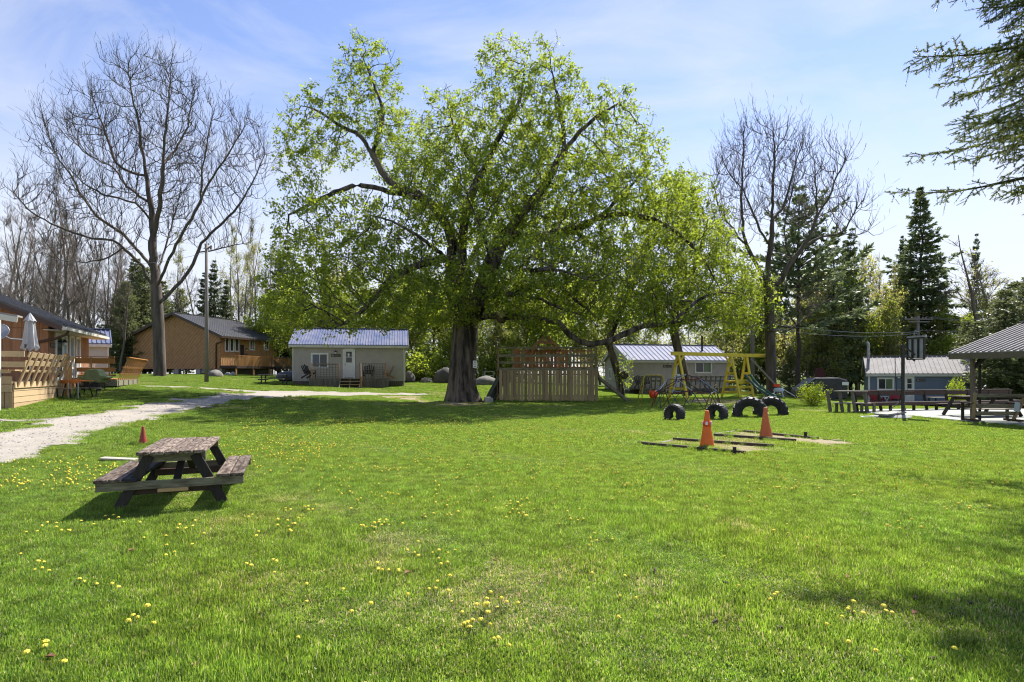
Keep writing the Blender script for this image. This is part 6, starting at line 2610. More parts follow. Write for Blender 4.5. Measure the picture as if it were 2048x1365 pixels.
# ---------------------------------------------------------------- half-buried tyres
def tyre(label, px, py, Ro, tw, rot, lugs, hz=0.0, ri=.585):
    t = thing('half_tyre', label, 'tyre', G(px, py), rot, 'tractor tyres half buried in the lawn')
    m = MB()
    prof = [(.62, -.36), (.80, -.50), (.93, -.47), (1.0, -.30), (1.01, 0), (1.0, .30), (.93, .47), (.80, .50), (.62, .36), (ri, .30), (ri + .02, .26), (.72, .0), (ri + .02, -.26), (ri, -.30)]
    n = 30
    ex = math.asin(min(hz / Ro, .95)) + .12          # how far below the hub it still shows
    vs, fs = [], []
    k0 = len(prof)
    for i in range(n + 1):
        a = -ex + (pi + 2 * ex) * i / n
        for r_, w in prof:
            vs.append((Ro * r_ * cos(a), tw * w, Ro * r_ * sin(a) + hz))
    for i in range(n):
        for j in range(k0):
            j2 = (j + 1) % k0
            fs.append((i * k0 + j, i * k0 + j2, (i + 1) * k0 + j2, (i + 1) * k0 + j))
    m.add(vs, fs)
    o = m.obj('casing', M['rubber'], t, smooth=True)
    md = o.modifiers.new('edge', 'EDGE_SPLIT')
    md.split_angle = R(50)
    m = MB()
    for i in range(lugs):
        a = -ex + (pi + 2 * ex) * (i + .5) / lugs
        for sg in (-1, 1):
            a2 = a + (.5 * pi / lugs if sg > 0 else 0)
            da = .16 if lugs < 12 else .07
            p0 = Vector((Ro * 1.015 * cos(a2), 0, Ro * 1.015 * sin(a2) + hz))
            p1 = Vector((Ro * .985 * cos(a2 + da), sg * tw * .47, Ro * .985 * sin(a2 + da) + hz))
            m.bar(p0, p1, .09 * Ro, .075 * Ro, (cos(a2), 0, sin(a2)))
            p2 = Vector((Ro * .86 * cos(a2 + da), sg * tw * .51, Ro * .86 * sin(a2 + da) + hz))
            m.bar(p1, p2, .085 * Ro, .04 * Ro, (0, sg, 0))
    m.obj('tread', M['rubber'], t)


tyre('smooth half-buried tyre farthest left of the tyre row', 1349, 841, .36, .36, R(-46), 20, .22, .34)
tyre('half-buried tyre standing behind the bright orange cone', 1434, 840, .38, .38, R(-44), 16, .22, .34)
tyre('largest half-buried tractor tyre with deep lugs', 1500, 836, .62, .52, R(-24), 11, .17, .44)
tyre('big half-buried tractor tyre partly behind the largest one', 1541, 831, .64, .52, R(-20), 11, .12, .44)

# ---------------------------------------------------------------- climbing dome
dc = GX(1372, 29.0)
dm = thing('climbing_dome', 'geodesic climbing dome of red, blue and white bars behind the tyres', 'climbing frame', dc, R(12))
bm = bmesh.new()
bmesh.ops.create_icosphere(bm, subdivisions=2, radius=1.0)
# turn a 5-fold vertex to the top
vtop = max(bm.verts, key=lambda v: (len(v.link_edges) == 5, v.co.z))
q = vtop.co.normalized().rotation_difference(Vector((0, 0, 1)))
for v in bm.verts:
    v.co = q @ v.co
edges = []
for e in bm.edges:
    a, b = e.verts[0].co.copy(), e.verts[1].co.copy()
    if a.z > -.05 and b.z > -.05 and not (a.z < .05 and b.z < .05):
        edges.append((a, b))
bm.free()
cols = ['bar_red', 'bar_blue', 'bar_blue', 'bar_red', 'bar_white', 'bar_green']
rr = random.Random(3)
for a, b in edges:
    top = max(a.z, b.z)
    low = min(a.z, b.z)
    if abs(a.z - b.z) < .06:
        mt = rr.choice(['bar_red', 'bar_red', 'bar_white'])
    elif low < .1:
        mt = rr.choice(['bar_blue', 'bar_red', 'bar_blue', 'bar_blue', 'bar_green'])
    else:
        mt = rr.choice(['bar_red', 'bar_blue', 'bar_blue', 'bar_white'])
    m = MB()
    s_ = Vector((1.72, 1.72, 1.70))
    m.tube([Vector((a.x * 1.72, a.y * 1.72, a.z * 1.70)), Vector((b.x * 1.72, b.y * 1.72, b.z * 1.70))], .019, 6)
    m.obj('bar', M[mt], dm)

# ---------------------------------------------------------------- yellow swing set with slide
sb = Vector((10.43, 37.0, 0))
sa = R(30)
sw = thing('swing_set', 'yellow wooden swing set with trapeze rings and green slide', 'swing set', (sb.x, sb.y, Z(sb.x, sb.y)), sa)
BL = 9.2
Hb = 3.02
m = MB()
m.bar((-.25, 0, Hb), (BL, 0, Hb), .12, .24)
m.obj('top_beam', M['yellow'], sw, bevel=.01)
for t_, hs in ((.35, .85), (5.4, .80), (7.0, .62)):
    for sg in (-1, 1):
        m = MB()
        m.bar((t_, sg * .06, Hb - .10), (t_, sg * hs, -.05), .10, .17, (1, 0, 0))
        m.obj('leg', M['yellow'], sw, bevel=.01)
    for zq in ((.75,) if t_ < 1 else (1.75,)):
        w = hs * (1 - zq / Hb)
        m = MB()
        m.bar((t_ + .07, -w - .06, zq), (t_ + .07, w + .06, zq), .05, .16)
        m.obj('cross_bar', M['yellow'], sw, bevel=.008)
for t_ in (.35, 5.4):
    for sg in (-1, 1):
        m = MB()
        m.bar((t_, 0, Hb - .70), (t_ + .55 * (1 if t_ < 1 else -1), 0, Hb - .1), .07, .12)
    m.obj('knee_brace', M['yellow'], sw)
# ladder steps and platform between the second and third frame
for k, zq in enumerate((.42, .80, 1.18)):
    w = .80 * (1 - zq / Hb)
    m = MB()
    m.bar((5.45, -w, zq), (7.0, -w * .82, zq), .05, .17 if k < 2 else .30)
    m.obj('step', M['yellow'], sw, bevel=.008)
    m = MB()
    m.bar((5.45, w, zq), (7.0, w * .82, zq), .05, .17)
    m.obj('step', M['yellow'], sw, bevel=.008)
m = MB()
m.box((6.25, 0, 1.22), (1.5, .8, .05))
m.obj('platform', M['yellow'], sw)
# slide: chute with rails, wavy, towards the camera on the right
sx = 6.55
pts = [(0, 1.28), (.25, 1.20), (.8, .78), (1.3, .46), (1.75, .22), (2.1, .14), (2.4, .13)]
m = MB()
for (a0_, z0_), (a1_, z1_) in zip(pts[:-1], pts[1:]):
    m.add([(sx - .22, -.45 - a0_, z0_), (sx + .22, -.45 - a0_, z0_), (sx + .22, -.45 - a1_, z1_), (sx - .22, -.45 - a1_, z1_), (sx - .22, -.45 - a0_, z0_ - .03), (sx + .22, -.45 - a0_, z0_ - .03), (sx + .22, -.45 - a1_, z1_ - .03), (sx - .22, -.45 - a1_, z1_ - .03)], [(0, 1, 2, 3), (7, 6, 5, 4)])
sl_o = m.obj('slide', M['white'], sw)
for sg in (-1, 1):
    m = MB()
    m.tube([(sx + sg * .25, -.42, 1.62), (sx + sg * .25, -.55, 1.60), (sx + sg * .25, -.70, 1.36)] + [(sx + sg * .25, -.45 - a_, z_ + .11) for a_, z_ in pts[2:]], [.09, .10, .09, .075, .075, .075, .075, .07], 8)
    m.obj('slide_rail', M['slide_green'], sl_o, smooth=True)
# rings on ropes
for t_ in (1.9, 3.9):
    for off in (-.14, .14):
        m = MB()
        m.tube([(t_ + off * .6, 0, Hb - .1), (t_ + off, 0, .95)], .008, 5)
        m.obj('rope', M['wire'], sw)
    m = MB()
    m.tube([(t_ + .30 * cos(a), 0, .70 + .26 * sin(a)) for a in np.linspace(0, 2 * pi, 17)[:-1]], .022, 6, closed=True)
    m.obj('trapeze_ring', M['yellow_tube'], sw, smooth=True)
m = MB()
m.bar((7.55, .05, Hb - .2), (9.35, -1.7, -.05), .12, .12)
m.obj('brace_pole', M['pole_wood'], sw)

# small toddler swing
tb = GX(1292, 34.0)
ts = thing('toddler_swing', 'small yellow tube swing frame with an orange bucket seat', 'swing', tb, R(5))
for t_ in (0, .88):
    for sg in (-1, 1):
        m = MB()
        m.tube([(t_, 0, 1.66), (t_ + (-.14 if t_ == 0 else .16), sg * .07, 1.50), (t_ + (-.42 if t_ == 0 else .34), sg * .42, 0)], .025, 6)
        m.obj('leg', M['yellow_tube'], ts, smooth=True)
    m = MB()
    m.bar((t_ + (-.30 if t_ == 0 else .25), -.26, .62), (t_ + (-.30 if t_ == 0 else .25), .26, .62), .02, .03)
    m.obj('cross_bar', M['yellow_tube'], ts)
m = MB()
m.tube([(-.02, 0, 1.66), (.90, 0, 1.64)], .03, 6)
m.obj('top_bar', M['yellow_tube'], ts)
m = MB()
m.lathe([(.05, .0), (.20, .04), (.26, .20), (.25, .42), (.20, .46), (.19, .40), (.20, .2), (.1, .1)], (.45, 0, .28), 12)
m.obj('bucket_seat', M['cone_band'], ts, smooth=True)
for off in (-.2, .2):
    m = MB()
    m.tube([(.45 + off * .8, 0, 1.65), (.45 + off, 0, .70)], .008, 5)
    m.obj('rope', M['wire'], ts)

# ---------------------------------------------------------------- play house
ph0 = W(993, 804, 35)
ph = thing('play_house', 'wooden play house with slatted fence, upper rails and a small gable roof', 'play house', (ph0.x, 35, Z(ph0.x, 35)), 0)
PW = W(1195, 804, 35).x - ph0.x
nS = 28
rr = np.random.default_rng(8)
for k in range(nS):
    x = .28 + (PW - .36) * k / (nS - 1)
    m = MB()
    m.box((x + rr.normal(0, .006), -.02, .98 + rr.normal(0, .012)), (.192, .03, 1.88), Matrix.Rotation(rr.normal(0, .006), 3, 'Y'))
    m.obj('slat', M['wood_green_z'], ph)
for zq in (.35, 1.65):
    m = MB()
    m.bar((.1, .03, zq), (PW, .03, zq), .04, .10)
    m.obj('fence_rail', M['wood_green_x'], ph)
# left side boards, going back
for k in range(9):
    m = MB()
    m.box((.04, .05 + k * .30, 1.0 if k > 1 else 1.75), (.03, .20, 1.9 if k > 1 else 3.3))
    m.obj('side_board', M['wood_red_z'], ph)
for x in (.10, 1.02, 1.62, 4.52, 4.70, 5.55, 5.80, PW - .08):
    top = 3.32
    m = MB()
    m.box((x, .06, 1.95 + (top - 1.95) / 2), (.09, .09, top - 1.95) if x not in (1.62,) else (.16, .09, top - 1.95))
    m.obj('post', M['wood_green_z'], ph)
for zq, h in ((3.28, .10), (2.80, .16), (2.38, .13), (1.98, .16)):
    m = MB()
    m.bar((.05, -.005, zq), (PW, -.005, zq), .04, h)
    m.obj('rail', M['wood_green_x'], ph)
m = MB()
m.box((PW / 2, 1.5, 1.93), (PW - .1, 2.9, .06))
m.obj('floor', M['wood_grey'], ph)
# frame legs and back boards
for x in (.15, PW / 2, PW - .15):
    for y in (1.5, 2.9):
        m = MB()
        m.box((x, y, 1.0), (.10, .10, 2.0))
        m.obj('leg', M['wood_dark'], ph)
for k in range(15):
    m = MB()
    m.box((1.15 + k * .24, 2.6, 2.62 + rr.normal(0, .02)), (.195, .03, 1.34))
    m.obj('back_board', M['wood_red_z'], ph)
m = MB()
m.box((1.25, 2.55, 2.6), (.30, .05, 1.35))
m.obj('back_board', M['wood_red_z'], ph)
for k in range(7):
    m = MB()
    m.box((.10 + k * .16, 2.9, .95), (.12, .03, 1.9))
    m.obj('back_board', M['wood_grey_z'], ph)
for k in range(6):
    m = MB()
    m.box((5.0 + k * .22, 2.6, 2.6), (.10, .04, 1.3))
    m.obj('back_board', M['wood_red_z'], ph)
for zq in (2.1, 3.2):
    m = MB()
    m.bar((1.0, 2.56, zq), (PW - .1, 2.56, zq), .04, .12)
    m.obj('rail', M['wood_red_x'], ph)
# little gable roof
cxr = W(1089, 700, 37).x - ph0.x
ro = MB()
for sg in (-1, 1):
    ro.prism([(cxr, 1.0, 4.22), (cxr + sg * .98, 1.0, 3.22), (cxr + sg * .98, 1.0, 3.14), (cxr, 1.0, 4.14)], (0, 1.7, 0))
rfo = ro.obj('roof', M['wood_grey_y'], ph)
m = MB()
for sg in (-1, 1):
    m.bar((cxr, .985, 4.14), (cxr + sg * .92, .985, 3.22), .03, .13, (0, 0, 1))
m.obj('gable_trim', M['wood_red_x'], rfo)
m = MB()
m.bar((cxr - .46, 1.02, 3.68), (cxr + .46, 1.02, 3.68), .03, .22)
m.bar((cxr - .78, 1.02, 3.34), (cxr + .78, 1.02, 3.34), .03, .16)
m.obj('gable_board', M['wood_red_x'], rfo)
for x in (cxr - .80, cxr + .80):
    for y in (1.15, 2.5):
        m = MB()
        m.box((x, y, 2.65), (.09, .09, 1.4))
        m.obj('roof_post', M['wood_red_z'], ph)
# wavy slide on the left, block at its foot, ramp on the right
m = MB()
s0, s1 = W(1001, 745, 35.2) - ph0, W(973, 802, 34.6) - ph0
mid1, mid2 = W(993, 768, 35) - ph0, W(981, 782, 34.8) - ph0
path = []
ctrl = [s0, mid1, mid2, s1]
for t_ in [k / 11 for k in range(12)]:
    a_ = (1 - t_) ** 3 * ctrl[0] + 3 * (1 - t_) ** 2 * t_ * ctrl[1] + 3 * (1 - t_) * t_ ** 2 * ctrl[2] + t_ ** 3 * ctrl[3]
    path.append(Vector((a_.x, a_.y, a_.z + 1.6 * 0)))
zb = ph0.z - Z(ph0.x, 35)
m.tube([p + Vector((0, 0, zb)) for p in path], .13, 8)
m.obj('slide_rail', M['slide_dark'], ph, smooth=True)
m = MB()
m.tube([p + Vector((.42, .5, zb)) for p in path], .10, 8)
m.obj('slide_rail', M['slide_dark'], ph, smooth=True)
m = MB()
for a_, b_ in zip(path[:-1], path[1:]):
    o_ = Vector((0, 0, zb - .06))
    m.add([a_ + o_, a_ + o_ + Vector((.42, .5, 0)), b_ + o_ + Vector((.42, .5, 0)), b_ + o_], [(0, 1, 2, 3)])
m.obj('slide_chute', M['slide_dark'], ph)
ra_, rb_ = W(1197, 754, 35.6) - ph0, W(1257, 802, 35.2) - ph0
ra_.z += zb
rb_.z += zb
m = MB()
m.bar(ra_, rb_, .75, .05, (0, 0, 1))
rp = m.obj('ramp', M['wood_grey'], ph)
for k in range(9):
    c_ = ra_ + (rb_ - ra_) * (k + .6) / 9.3
    m = MB()
    n_ = (rb_ - ra_).normalized()
    m.box(c_ + Vector((0, 0, .05)), (.06, .72, .05))
    m.obj('cleat', M['wood_dark'], rp)
for sg in (-1, 1):
    m = MB()
    m.bar(ra_ + Vector((0, sg * .37, -.05)), rb_ + Vector((0, sg * .37, -.05)), .05, .16)
    m.obj('ramp_side', M['wood_green_x'], rp)
cb = thing('concrete_block', 'rough grey concrete block at the foot of the dark slide', 'block', G(975, 806), R(15))
m = MB()
m.box((0, 0, .17), (.34, .30, .36))
m.box((.22, .02, .14), (.18, .26, .28), Matrix.Rotation(.2, 3, 'Z'))
m.obj('block', M['concrete'], cb, bevel=.03)

# paper notice on the maple
pn = thing('paper_notice', 'white paper notice pinned to the big maple trunk', 'notice', W(950, 729, 33.35), 0)
m = MB()
m.box((0, 0, 0), (.24, .012, .42), Matrix.Rotation(R(14), 3, 'Z'))
m.obj('sheet', M['paper'], pn)
m = MB()
for k, (zq, w_, h_) in enumerate(((.13, .12, .05), (.03, .15, .012), (-.01, .15, .012), (-.13, .08, .07))):
    m.box((.003, -.009, zq), (w_, .004, h_), Matrix.Rotation(R(14), 3, 'Z'))
m.obj('print', M['sign_grey'], pn)
# ---------------------------------------------------------------- bench fence round the court
bf = thing('bench_fence', 'long weathered bench with a high back rail along the court', 'bench', (14.0, 24.8, 0))
pL, pR = Vector((14.0, 24.75, 0)), Vector((24.2, 27.6, 0))
bdv = (pR - pL)
blen = bdv.length
bdv.normalize()
bnv = Vector((-bdv.y, bdv.x, 0))


def B(u, v, z):
    p = pL + bdv * u + bnv * v
    return Vector((p.x, p.y, z))


m = MB()
m.bar(B(-.1, .30, .94), B(blen, .30, .94), .24, .045)
m.obj('top_cap', M['wood_dark_x'], bf, world=True)
m = MB()
m.bar(B(1.0, .22, .82), B(blen, .22, .82), .04, .17)
m.obj('back_rail', M['wood_dark_x'], bf, world=True)
for v in (-.16, -.01, .12):
    m = MB()
    m.bar(B(.9, v - .1, .43), B(blen, v - .1, .43), .13, .045)
    m.obj('seat_plank', M['wood_dark_x'], bf, world=True)
m = MB()
m.bar(B(1.0, -.34, .36), B(blen, -.34, .36), .04, .12)
m.obj('seat_apron', M['wood_dark_x'], bf, world=True)
u_ = 1.2
while u_ < blen:
    m = MB()
    m.bar(B(u_, .10, 0), B(u_ - .04, .26, .92), .06, .11)
    m.obj('upright', M['wood_dark'], bf, world=True)
    m = MB()
    m.box(B(u_ + .12, -.24, .19), (.09, .09, .40))
    m.obj('leg', M['wood_dark'], bf, world=True)
    m = MB()
    m.bar(B(u_ + .06, -.30, .37), B(u_ + .02, .2, .37), .05, .10)
    m.obj('bearer', M['wood_dark'], bf, world=True)
    u_ += 1.32
for k, (uu, vv_) in enumerate(((0, .35), (.30, .0), (.62, -.35), (.98, -.62))):
    m = MB()
    m.bar(B(uu, vv_, -.05), B(uu - .06, vv_ + .12, .93), .10, .11)
    m.obj('upright', M['wood_grey_z'], bf, world=True)
    m = MB()
    m.box(B(uu + .22, vv_ - .1, .2), (.09, .09, .44))
    m.obj('leg', M['wood_grey_z'], bf, world=True)
m = MB()
m.bar(B(-.1, .42, .94), B(1.0, -.6, .94), .24, .045)
m.obj('top_cap', M['wood_grey'], bf, world=True)
m = MB()
m.bar(B(.1, .32, .43), B(1.15, -.62, .43), .38, .045)
m.obj('seat_plank', M['wood_grey'], bf, world=True)
# blackbird on the rail
uB = (W(1972, 777, 27)).x
bt = [k for k in [blen * i / 199 for i in range(200)] if abs(B(k, .3, 0).x / B(k, .3, 0).y - (1972 - CX) / F) < .003][0]
bp_ = B(bt, .3, .962)
bird = thing('blackbird', 'small black bird perched on the bench back rail', 'bird', bp_, R(20))
m = MB()
m.lathe([(.0, -.15), (.03, -.13), (.055, -.06), (.06, .0), (.045, .05), (.035, .075), (.04, .10), (.03, .13), (.0, .14)], (0, 0, .10), 8, Matrix.Rotation(R(52), 3, 'Y'))
m.bar((-.10, 0, .05), (-.22, 0, -.02), .03, .012)
m.bar((.105, 0, .18), (.15, 0, .175), .012, .012)
m.obj('body', M['black'], bird, smooth=True)
m = MB()
m.tube([(0, .012, .06), (0, .012, .0)], .004, 4)
m.tube([(0, -.012, .06), (0, -.012, .0)], .004, 4)
m.obj('leg', M['black'], bird)

# ---------------------------------------------------------------- pavilion
th = R(-75)            # local x runs towards the camera along the eave
ec = Vector((15.56, 20.5, 0))
pv = thing('pavilion', 'open pavilion with ribbed grey metal roof on timber posts', 'pavilion', (ec.x, ec.y, .0), th)
# local: x along the eave (towards camera), y to the right-back (perp), z up
ez, rise, PLn, PWd = 2.42, .32, 6.4, 7.2
m = MB()
for sg in (0, 1):
    y0, y1 = (0, PWd / 2) if sg == 0 else (PWd, PWd / 2)
    z0, z1 = ez, ez + rise * PWd / 2
    m.add([(0, y0, z0), (PLn, y0, z0), (PLn, y1, z1), (0, y1, z1), (0, y0, z0 - .03), (PLn, y0, z0 - .03), (PLn, y1, z1 - .03), (0, y1, z1 - .03)], [(0, 1, 2, 3), (7, 6, 5, 4), (0, 4, 5, 1), (0, 3, 7, 4), (1, 5, 6, 2)])
    k = 0
    while k * .19 < PLn:
        x = .03 + k * .19
        m.bar((x, y0 - (.02 if sg == 0 else -.02), z0 + .012), (x, y1, z1 + .012), .05, .05, (0, 0, 1))
        k += 1
pvr = m.obj('roof', M['roof_grey'], pv)
m = MB()
m.bar((0, PWd / 2, ez + rise * PWd / 2 + .06), (PLn, PWd / 2, ez + rise * PWd / 2 + .06), .36, .03)
m.obj('ridge_cap', M['roof_grey'], pvr)
M['fascia_olive'] = paint('olive_brown_fascia', (.15, .125, .085), .7, (.11, .09, .06), scale=3)
m = MB()
m.bar((0, .02, ez - .13), (PLn, .02, ez - .13), .04, .19)
m.bar((.02, 0, ez - .13), (.02, PWd / 2, ez + rise * PWd / 2 - .13), .04, .19)
m.bar((.02, PWd, ez - .13), (.02, PWd / 2, ez + rise * PWd / 2 - .13), .04, .19)
m.obj('fascia', M['fascia_olive'], pvr)
pinv = root_matrix(pv).inverted()


def pvl(px, d):
    q = pinv @ W(px, 800, d)
    return q


posts = [(.62, .30, 0), (2.42, .30, 0), (4.5, .30, 0), (.62, 6.9, 0), (2.6, 6.9, 0), (4.6, 6.9, 0)]
M['post_wood'] = wood('pavilion_post_wood', (.20, .165, .13), (.125, .10, .08), 'z', jitter=.1)
for x, y, _ in posts:
    m = MB()
    m.box((x, y, (ez - .05) / 2), (.11, .11, ez + .02))
    m.obj('post', M['post_wood'], pv)
    m = MB()
    m.bar((x, y + .05, ez - .55), (x + .48, y + .05, ez - .10), .05, .09)
    m.obj('knee_brace', M['wood_dark'], pv)
    m = MB()
    s2 = 1 if y < 3 else -1
    m.bar((x, y, ez - .62), (x, y + s2 * .52, ez + .0), .05, .09)
    m.obj('knee_brace', M['wood_dark'], pv)
    m = MB()
    m.bar((x + .1, y + s2 * .18, .05), (x + .02, y + s2 * .30, ez - .1), .08, .12)
    m.obj('inner_post', M['wood_dark'], pv)
m = MB()
m.bar((.3, .30, ez - .02), (PLn - .3, .30, ez - .02), .09, .12)
m.obj('beam', M['wood_dark_x'], pv)
m = MB()
m.bar((.3, 6.9, ez - .02), (PLn - .3, 6.9, ez - .02), .09, .12)
m.obj('beam', M['wood_dark_x'], pv)
for k in range(4):
    m = MB()
    m.bar((.6 + 1.9 * k * .9, .3, ez + .06), (.6 + 1.9 * k * .9, PWd / 2, ez + rise * PWd / 2 - .1), .05, .12)
    m.obj('rafter', M['wood_dark_x'], pv)
    m = MB()
    m.bar((.6 + 1.9 * k * .9, 6.9, ez + .06), (.6 + 1.9 * k * .9, PWd / 2, ez + rise * PWd / 2 - .1), .05, .12)
    m.obj('rafter', M['wood_dark_x'], pv)


def pic_table(label, loc, rot, mat_top, mat_leg, Lx=1.9, z0=.07, metal=False, group=None):
    t = thing('picnic_table', label, 'table', Vector((loc[0], loc[1], z0 if not metal else Z(loc[0], loc[1]))), rot, group)
    for k in range(4):
        m = MB()
        m.box((0, -.27 + .18 * k, .75), (Lx, .165, .04))
        m.obj('tabletop_plank', mat_top, t)
    for y in (-.68, .68):
        m = MB()
        m.box((0, y, .43), (Lx, .26, .04))
        m.obj('seat', mat_top, t)
    for x in (-Lx / 2 + .25, Lx / 2 - .25):
        if metal:
            for y in (-.3, .3):
                m = MB()
                m.box((x, y, .36), (.07, .07, .75))
                m.obj('leg', mat_leg, t)
            m = MB()
            m.bar((x, -.72, .38), (x, .72, .38), .06, .06)
            m.obj('seat_beam', mat_leg, t)
        else:
            for sg in (-1, 1):
                m = MB()
                m.bar((x, sg * .25, .73), (x, sg * .70, 0), .045, .12, (0, sg, .6))
                m.obj('leg', mat_leg, t)
            m = MB()
            m.bar((x + .05, -.80, .36), (x + .05, .80, .36), .045, .12)
            m.bar((x + .05, -.36, .68), (x + .05, .36, .68), .045, .10)
            m.obj('seat_beam', mat_leg, t)
    return t


q = W(1950, 800, 22.2)
pic_table('dark wooden picnic table standing under the pavilion behind its first post', (q.x + .25, q.y), R(12), M['wood_dark_x'], M['wood_dark'], 2.5)
pic_table('metal framed grey picnic table beside the tan cottage by the road', (W(548, 770, 42).x, 42), R(-4), M['wood_grey'], M['black'], 2.1, metal=True)
pic_table('grey picnic table behind the bench fence against the blue cottage', (W(1885, 800, 40).x, 40), R(4), M['wood_grey'], M['black'], 2.0, metal=True)

# slatted bench seen from behind, between the posts
gb = thing('slatted_bench', 'greenish slatted wooden bench seen from behind under the pavilion', 'bench', Vector((W(1994, 840, 19.5).x, 19.5, .07)), R(-6))
GW = .80
for zq, yq, h in ((.88, -.16, .12), (.52, .0, .12), (.26, .12, .14)):
    m = MB()
    m.box((0, yq, zq), (GW * 2 - (.9 - zq) * .35, .03, h))
    m.obj('back_slat', M['wood_green_x'], gb)
for k in range(3):
    m = MB()
    m.box((0, .22 + .16 * k, .40), (GW * 2 - .25, .14, .03))
    m.obj('seat_slat', M['wood_grey'], gb)
for sg in (-1, 1):
    m = MB()
    m.bar((sg * GW, -.18, .96), (sg * GW * .80, .18, .05), .05, .11, (0, 1, .3))
    m.obj('side_frame', M['wood_green_z'], gb)
    m = MB()
    m.bar((sg * GW * .95, -.05, .62), (sg * GW * .95, .62, .62), .10, .04)
    m.obj('armrest', M['wood_dark_x'], gb)
    m = MB()
    m.box((sg * GW * .9, .58, .31), (.07, .07, .60))
    m.obj('leg', M['wood_dark'], gb)
    m = MB()
    m.box((sg * GW * .86, .25, .03), (.10, .8, .08))
    m.obj('skid', M['wood_dark_x'], gb)
nb_ = thing('notice_board', 'small pale notice board fixed beside the nearer pavilion post', 'sign', W(2034, 814, 18.35))
m = MB()
m.box((0, 0, 0), (.16, .02, .30), Matrix.Rotation(.15, 3, 'Y'))
m.obj('board', paint('pale_teal_board', (.42, .50, .50), .6), nb_)

# ---------------------------------------------------------------- basketball hoop
hb = G(1806, 836)
hp = thing('basketball_hoop', 'basketball hoop with tilted backboard on a black post', 'basketball hoop', hb, R(18))
dd = hb.y
htop = CAM_H + (HY - 690) / F * dd - hb.z
m = MB()
m.tube([(0, 0, 0), (0, 0, htop)], .062, 8)
m.obj('pole', M['black'], hp)
m = MB()
for zq, z2 in ((htop - .03, htop - .38), (htop - .3, htop - .62)):
    m.bar((0, 0, zq), (.62, 0, z2), .04, .05)
m.bar((0, 0, htop - .02), (-.42, 0, htop - .05), .03, .04)
m.obj('arm', M['black'], hp)
m = MB()
m.tube([(-.42, 0, htop - .05), (-.40, 0, htop - 1.0), (-.30, 0, htop - 2.0), (-.05, 0, htop - 2.4)], .014, 5)
m.obj('crank_rod', M['black'], hp)
bb_ = MB()
for a_, b_ in (((-.34, .0), (.34, .0)), ((-.34, .82), (.34, .82)), ((-.34, .0), (-.34, .82)), ((.34, .0), (.34, .82)), ((-.1, .05), (-.1, .78)), ((.13, .05), (.13, .78))):
    bb_.bar((.66, a_[0], htop - .55 + a_[1]), (.66, b_[0], htop - .55 + b_[1]), .05, .06, (1, 0, 0))
bo = bb_.obj('backboard_frame', M['black'], hp)
m = MB()
m.box((.70, 0, htop - .11), (.02, .66, .80))
m.obj('backboard', M['glass_pale'], bo)
m = MB()
m.bar((.72, -.37, htop + .32), (.72, .37, htop + .32), .10, .07)
m.obj('top_pad', M['steel'], bo)
m = MB()
m.tube([(.95 + .23 * cos(a), .23 * sin(a), htop - .38) for a in np.linspace(0, 2 * pi, 17)[:-1]], .012, 5, closed=True)
m.obj('rim', M['rust'], bo)
m = MB()
m.lathe([(.55, 0), (.58, .06), (.42, .14), (.1, .15)], (-.62, -.1, 0), 16)
m.obj('base', M['concrete'], hp)
m = MB()
m.box((-.78, -.1, .19), (.95, .55, .06), Matrix.Rotation(R(-5), 3, 'Y'))
m.obj('slab_weight', M['concrete'], hp)
m = MB()
m.tube([(-.75, .2, .1), (0, 0, .7)], .016, 5)
m.tube([(-.55, -.4, .1), (0, 0, .7)], .016, 5)
m.obj('stay', M['black'], hp)
tg = thing('hose_loop', 'white hose looped on the grass round the hoop base', 'hose', G(1765, 836))
m = MB()
m.tube([(.75 * cos(a) * (1 + .1 * sin(3 * a)), .42 * sin(a), .03 + .012 * sin(5 * a)) for a in np.linspace(0, 2 * pi, 33)[:-1]], .022, 6, closed=True)
m.tube([(.95 * cos(a) + .12, .36 * sin(a) - .05, .035) for a in np.linspace(0, 2 * pi, 33)[:-1]], .02, 6, closed=True)
m.obj('coil', M['white'], tg, smooth=True)

# ---------------------------------------------------------------- poles and wires
def pole(name, label, base, h, r0, r1, cat='pole'):
    t = thing(name, label, cat, base)
    m = MB()
    m.tube([(0, 0, -.2), (0, 0, h * .5), (0, 0, h)], [r0, (r0 + r1) / 2, r1], 10)
    m.obj('shaft', M['pole_wood'], t, smooth=True)
    return t


b0 = GX(413, 40)
hh = CAM_H + (HY - 488) / F * 40 - b0.z
up1 = pole('utility_pole', 'plain grey utility pole in front of the orange cottage', b0, hh, .145, .10)
m = MB()
m.bar((0, -.1, hh - .45), (.42, -.1, hh - .15), .05, .09)
m.box((.36, -.1, hh - .32), (.12, .1, .2))
m.obj('bracket', M['pole_wood'], up1)
b1 = GX(1505, 47)
hh1 = CAM_H + (HY - 540) / F * 47 - b1.z
pole('utility_pole', 'grey utility pole beside the dark trunk behind the swing set', b1, hh1, .17, .13)
b2 = GX(1836, 58)
hh2 = CAM_H + (HY - 632) / F * 58 - b2.z
up3 = pole('utility_pole', 'utility pole with crossarms rising behind the blue cottage', b2, hh2, .17, .13)
for zq, w in ((hh2 - .35, 1.6), (hh2 - .62, 1.2)):
    m = MB()
    m.bar((-w * .9, -.12, zq), (w * .9, -.12, zq), .09, .11)
    m.obj('crossarm', M['pole_wood'], up3)
m = MB()
for x in (-1.3, -.7, .7, 1.3, -.4, .4):
    m.lathe([(.03, 0), (.06, .05), (.04, .1), (.05, .14), (.0, .17)], (x, -.12, hh2 - .3), 8)
m.obj('insulator', M['steel'], up3)
m = MB()
m.tube([(.0, -.2, hh2 - 1.7), (-.5, -.3, hh2 - 1.5), (-.6, -.3, hh2 - 1.9), (-.15, -.2, hh2 - 2.6)], .06, 6)
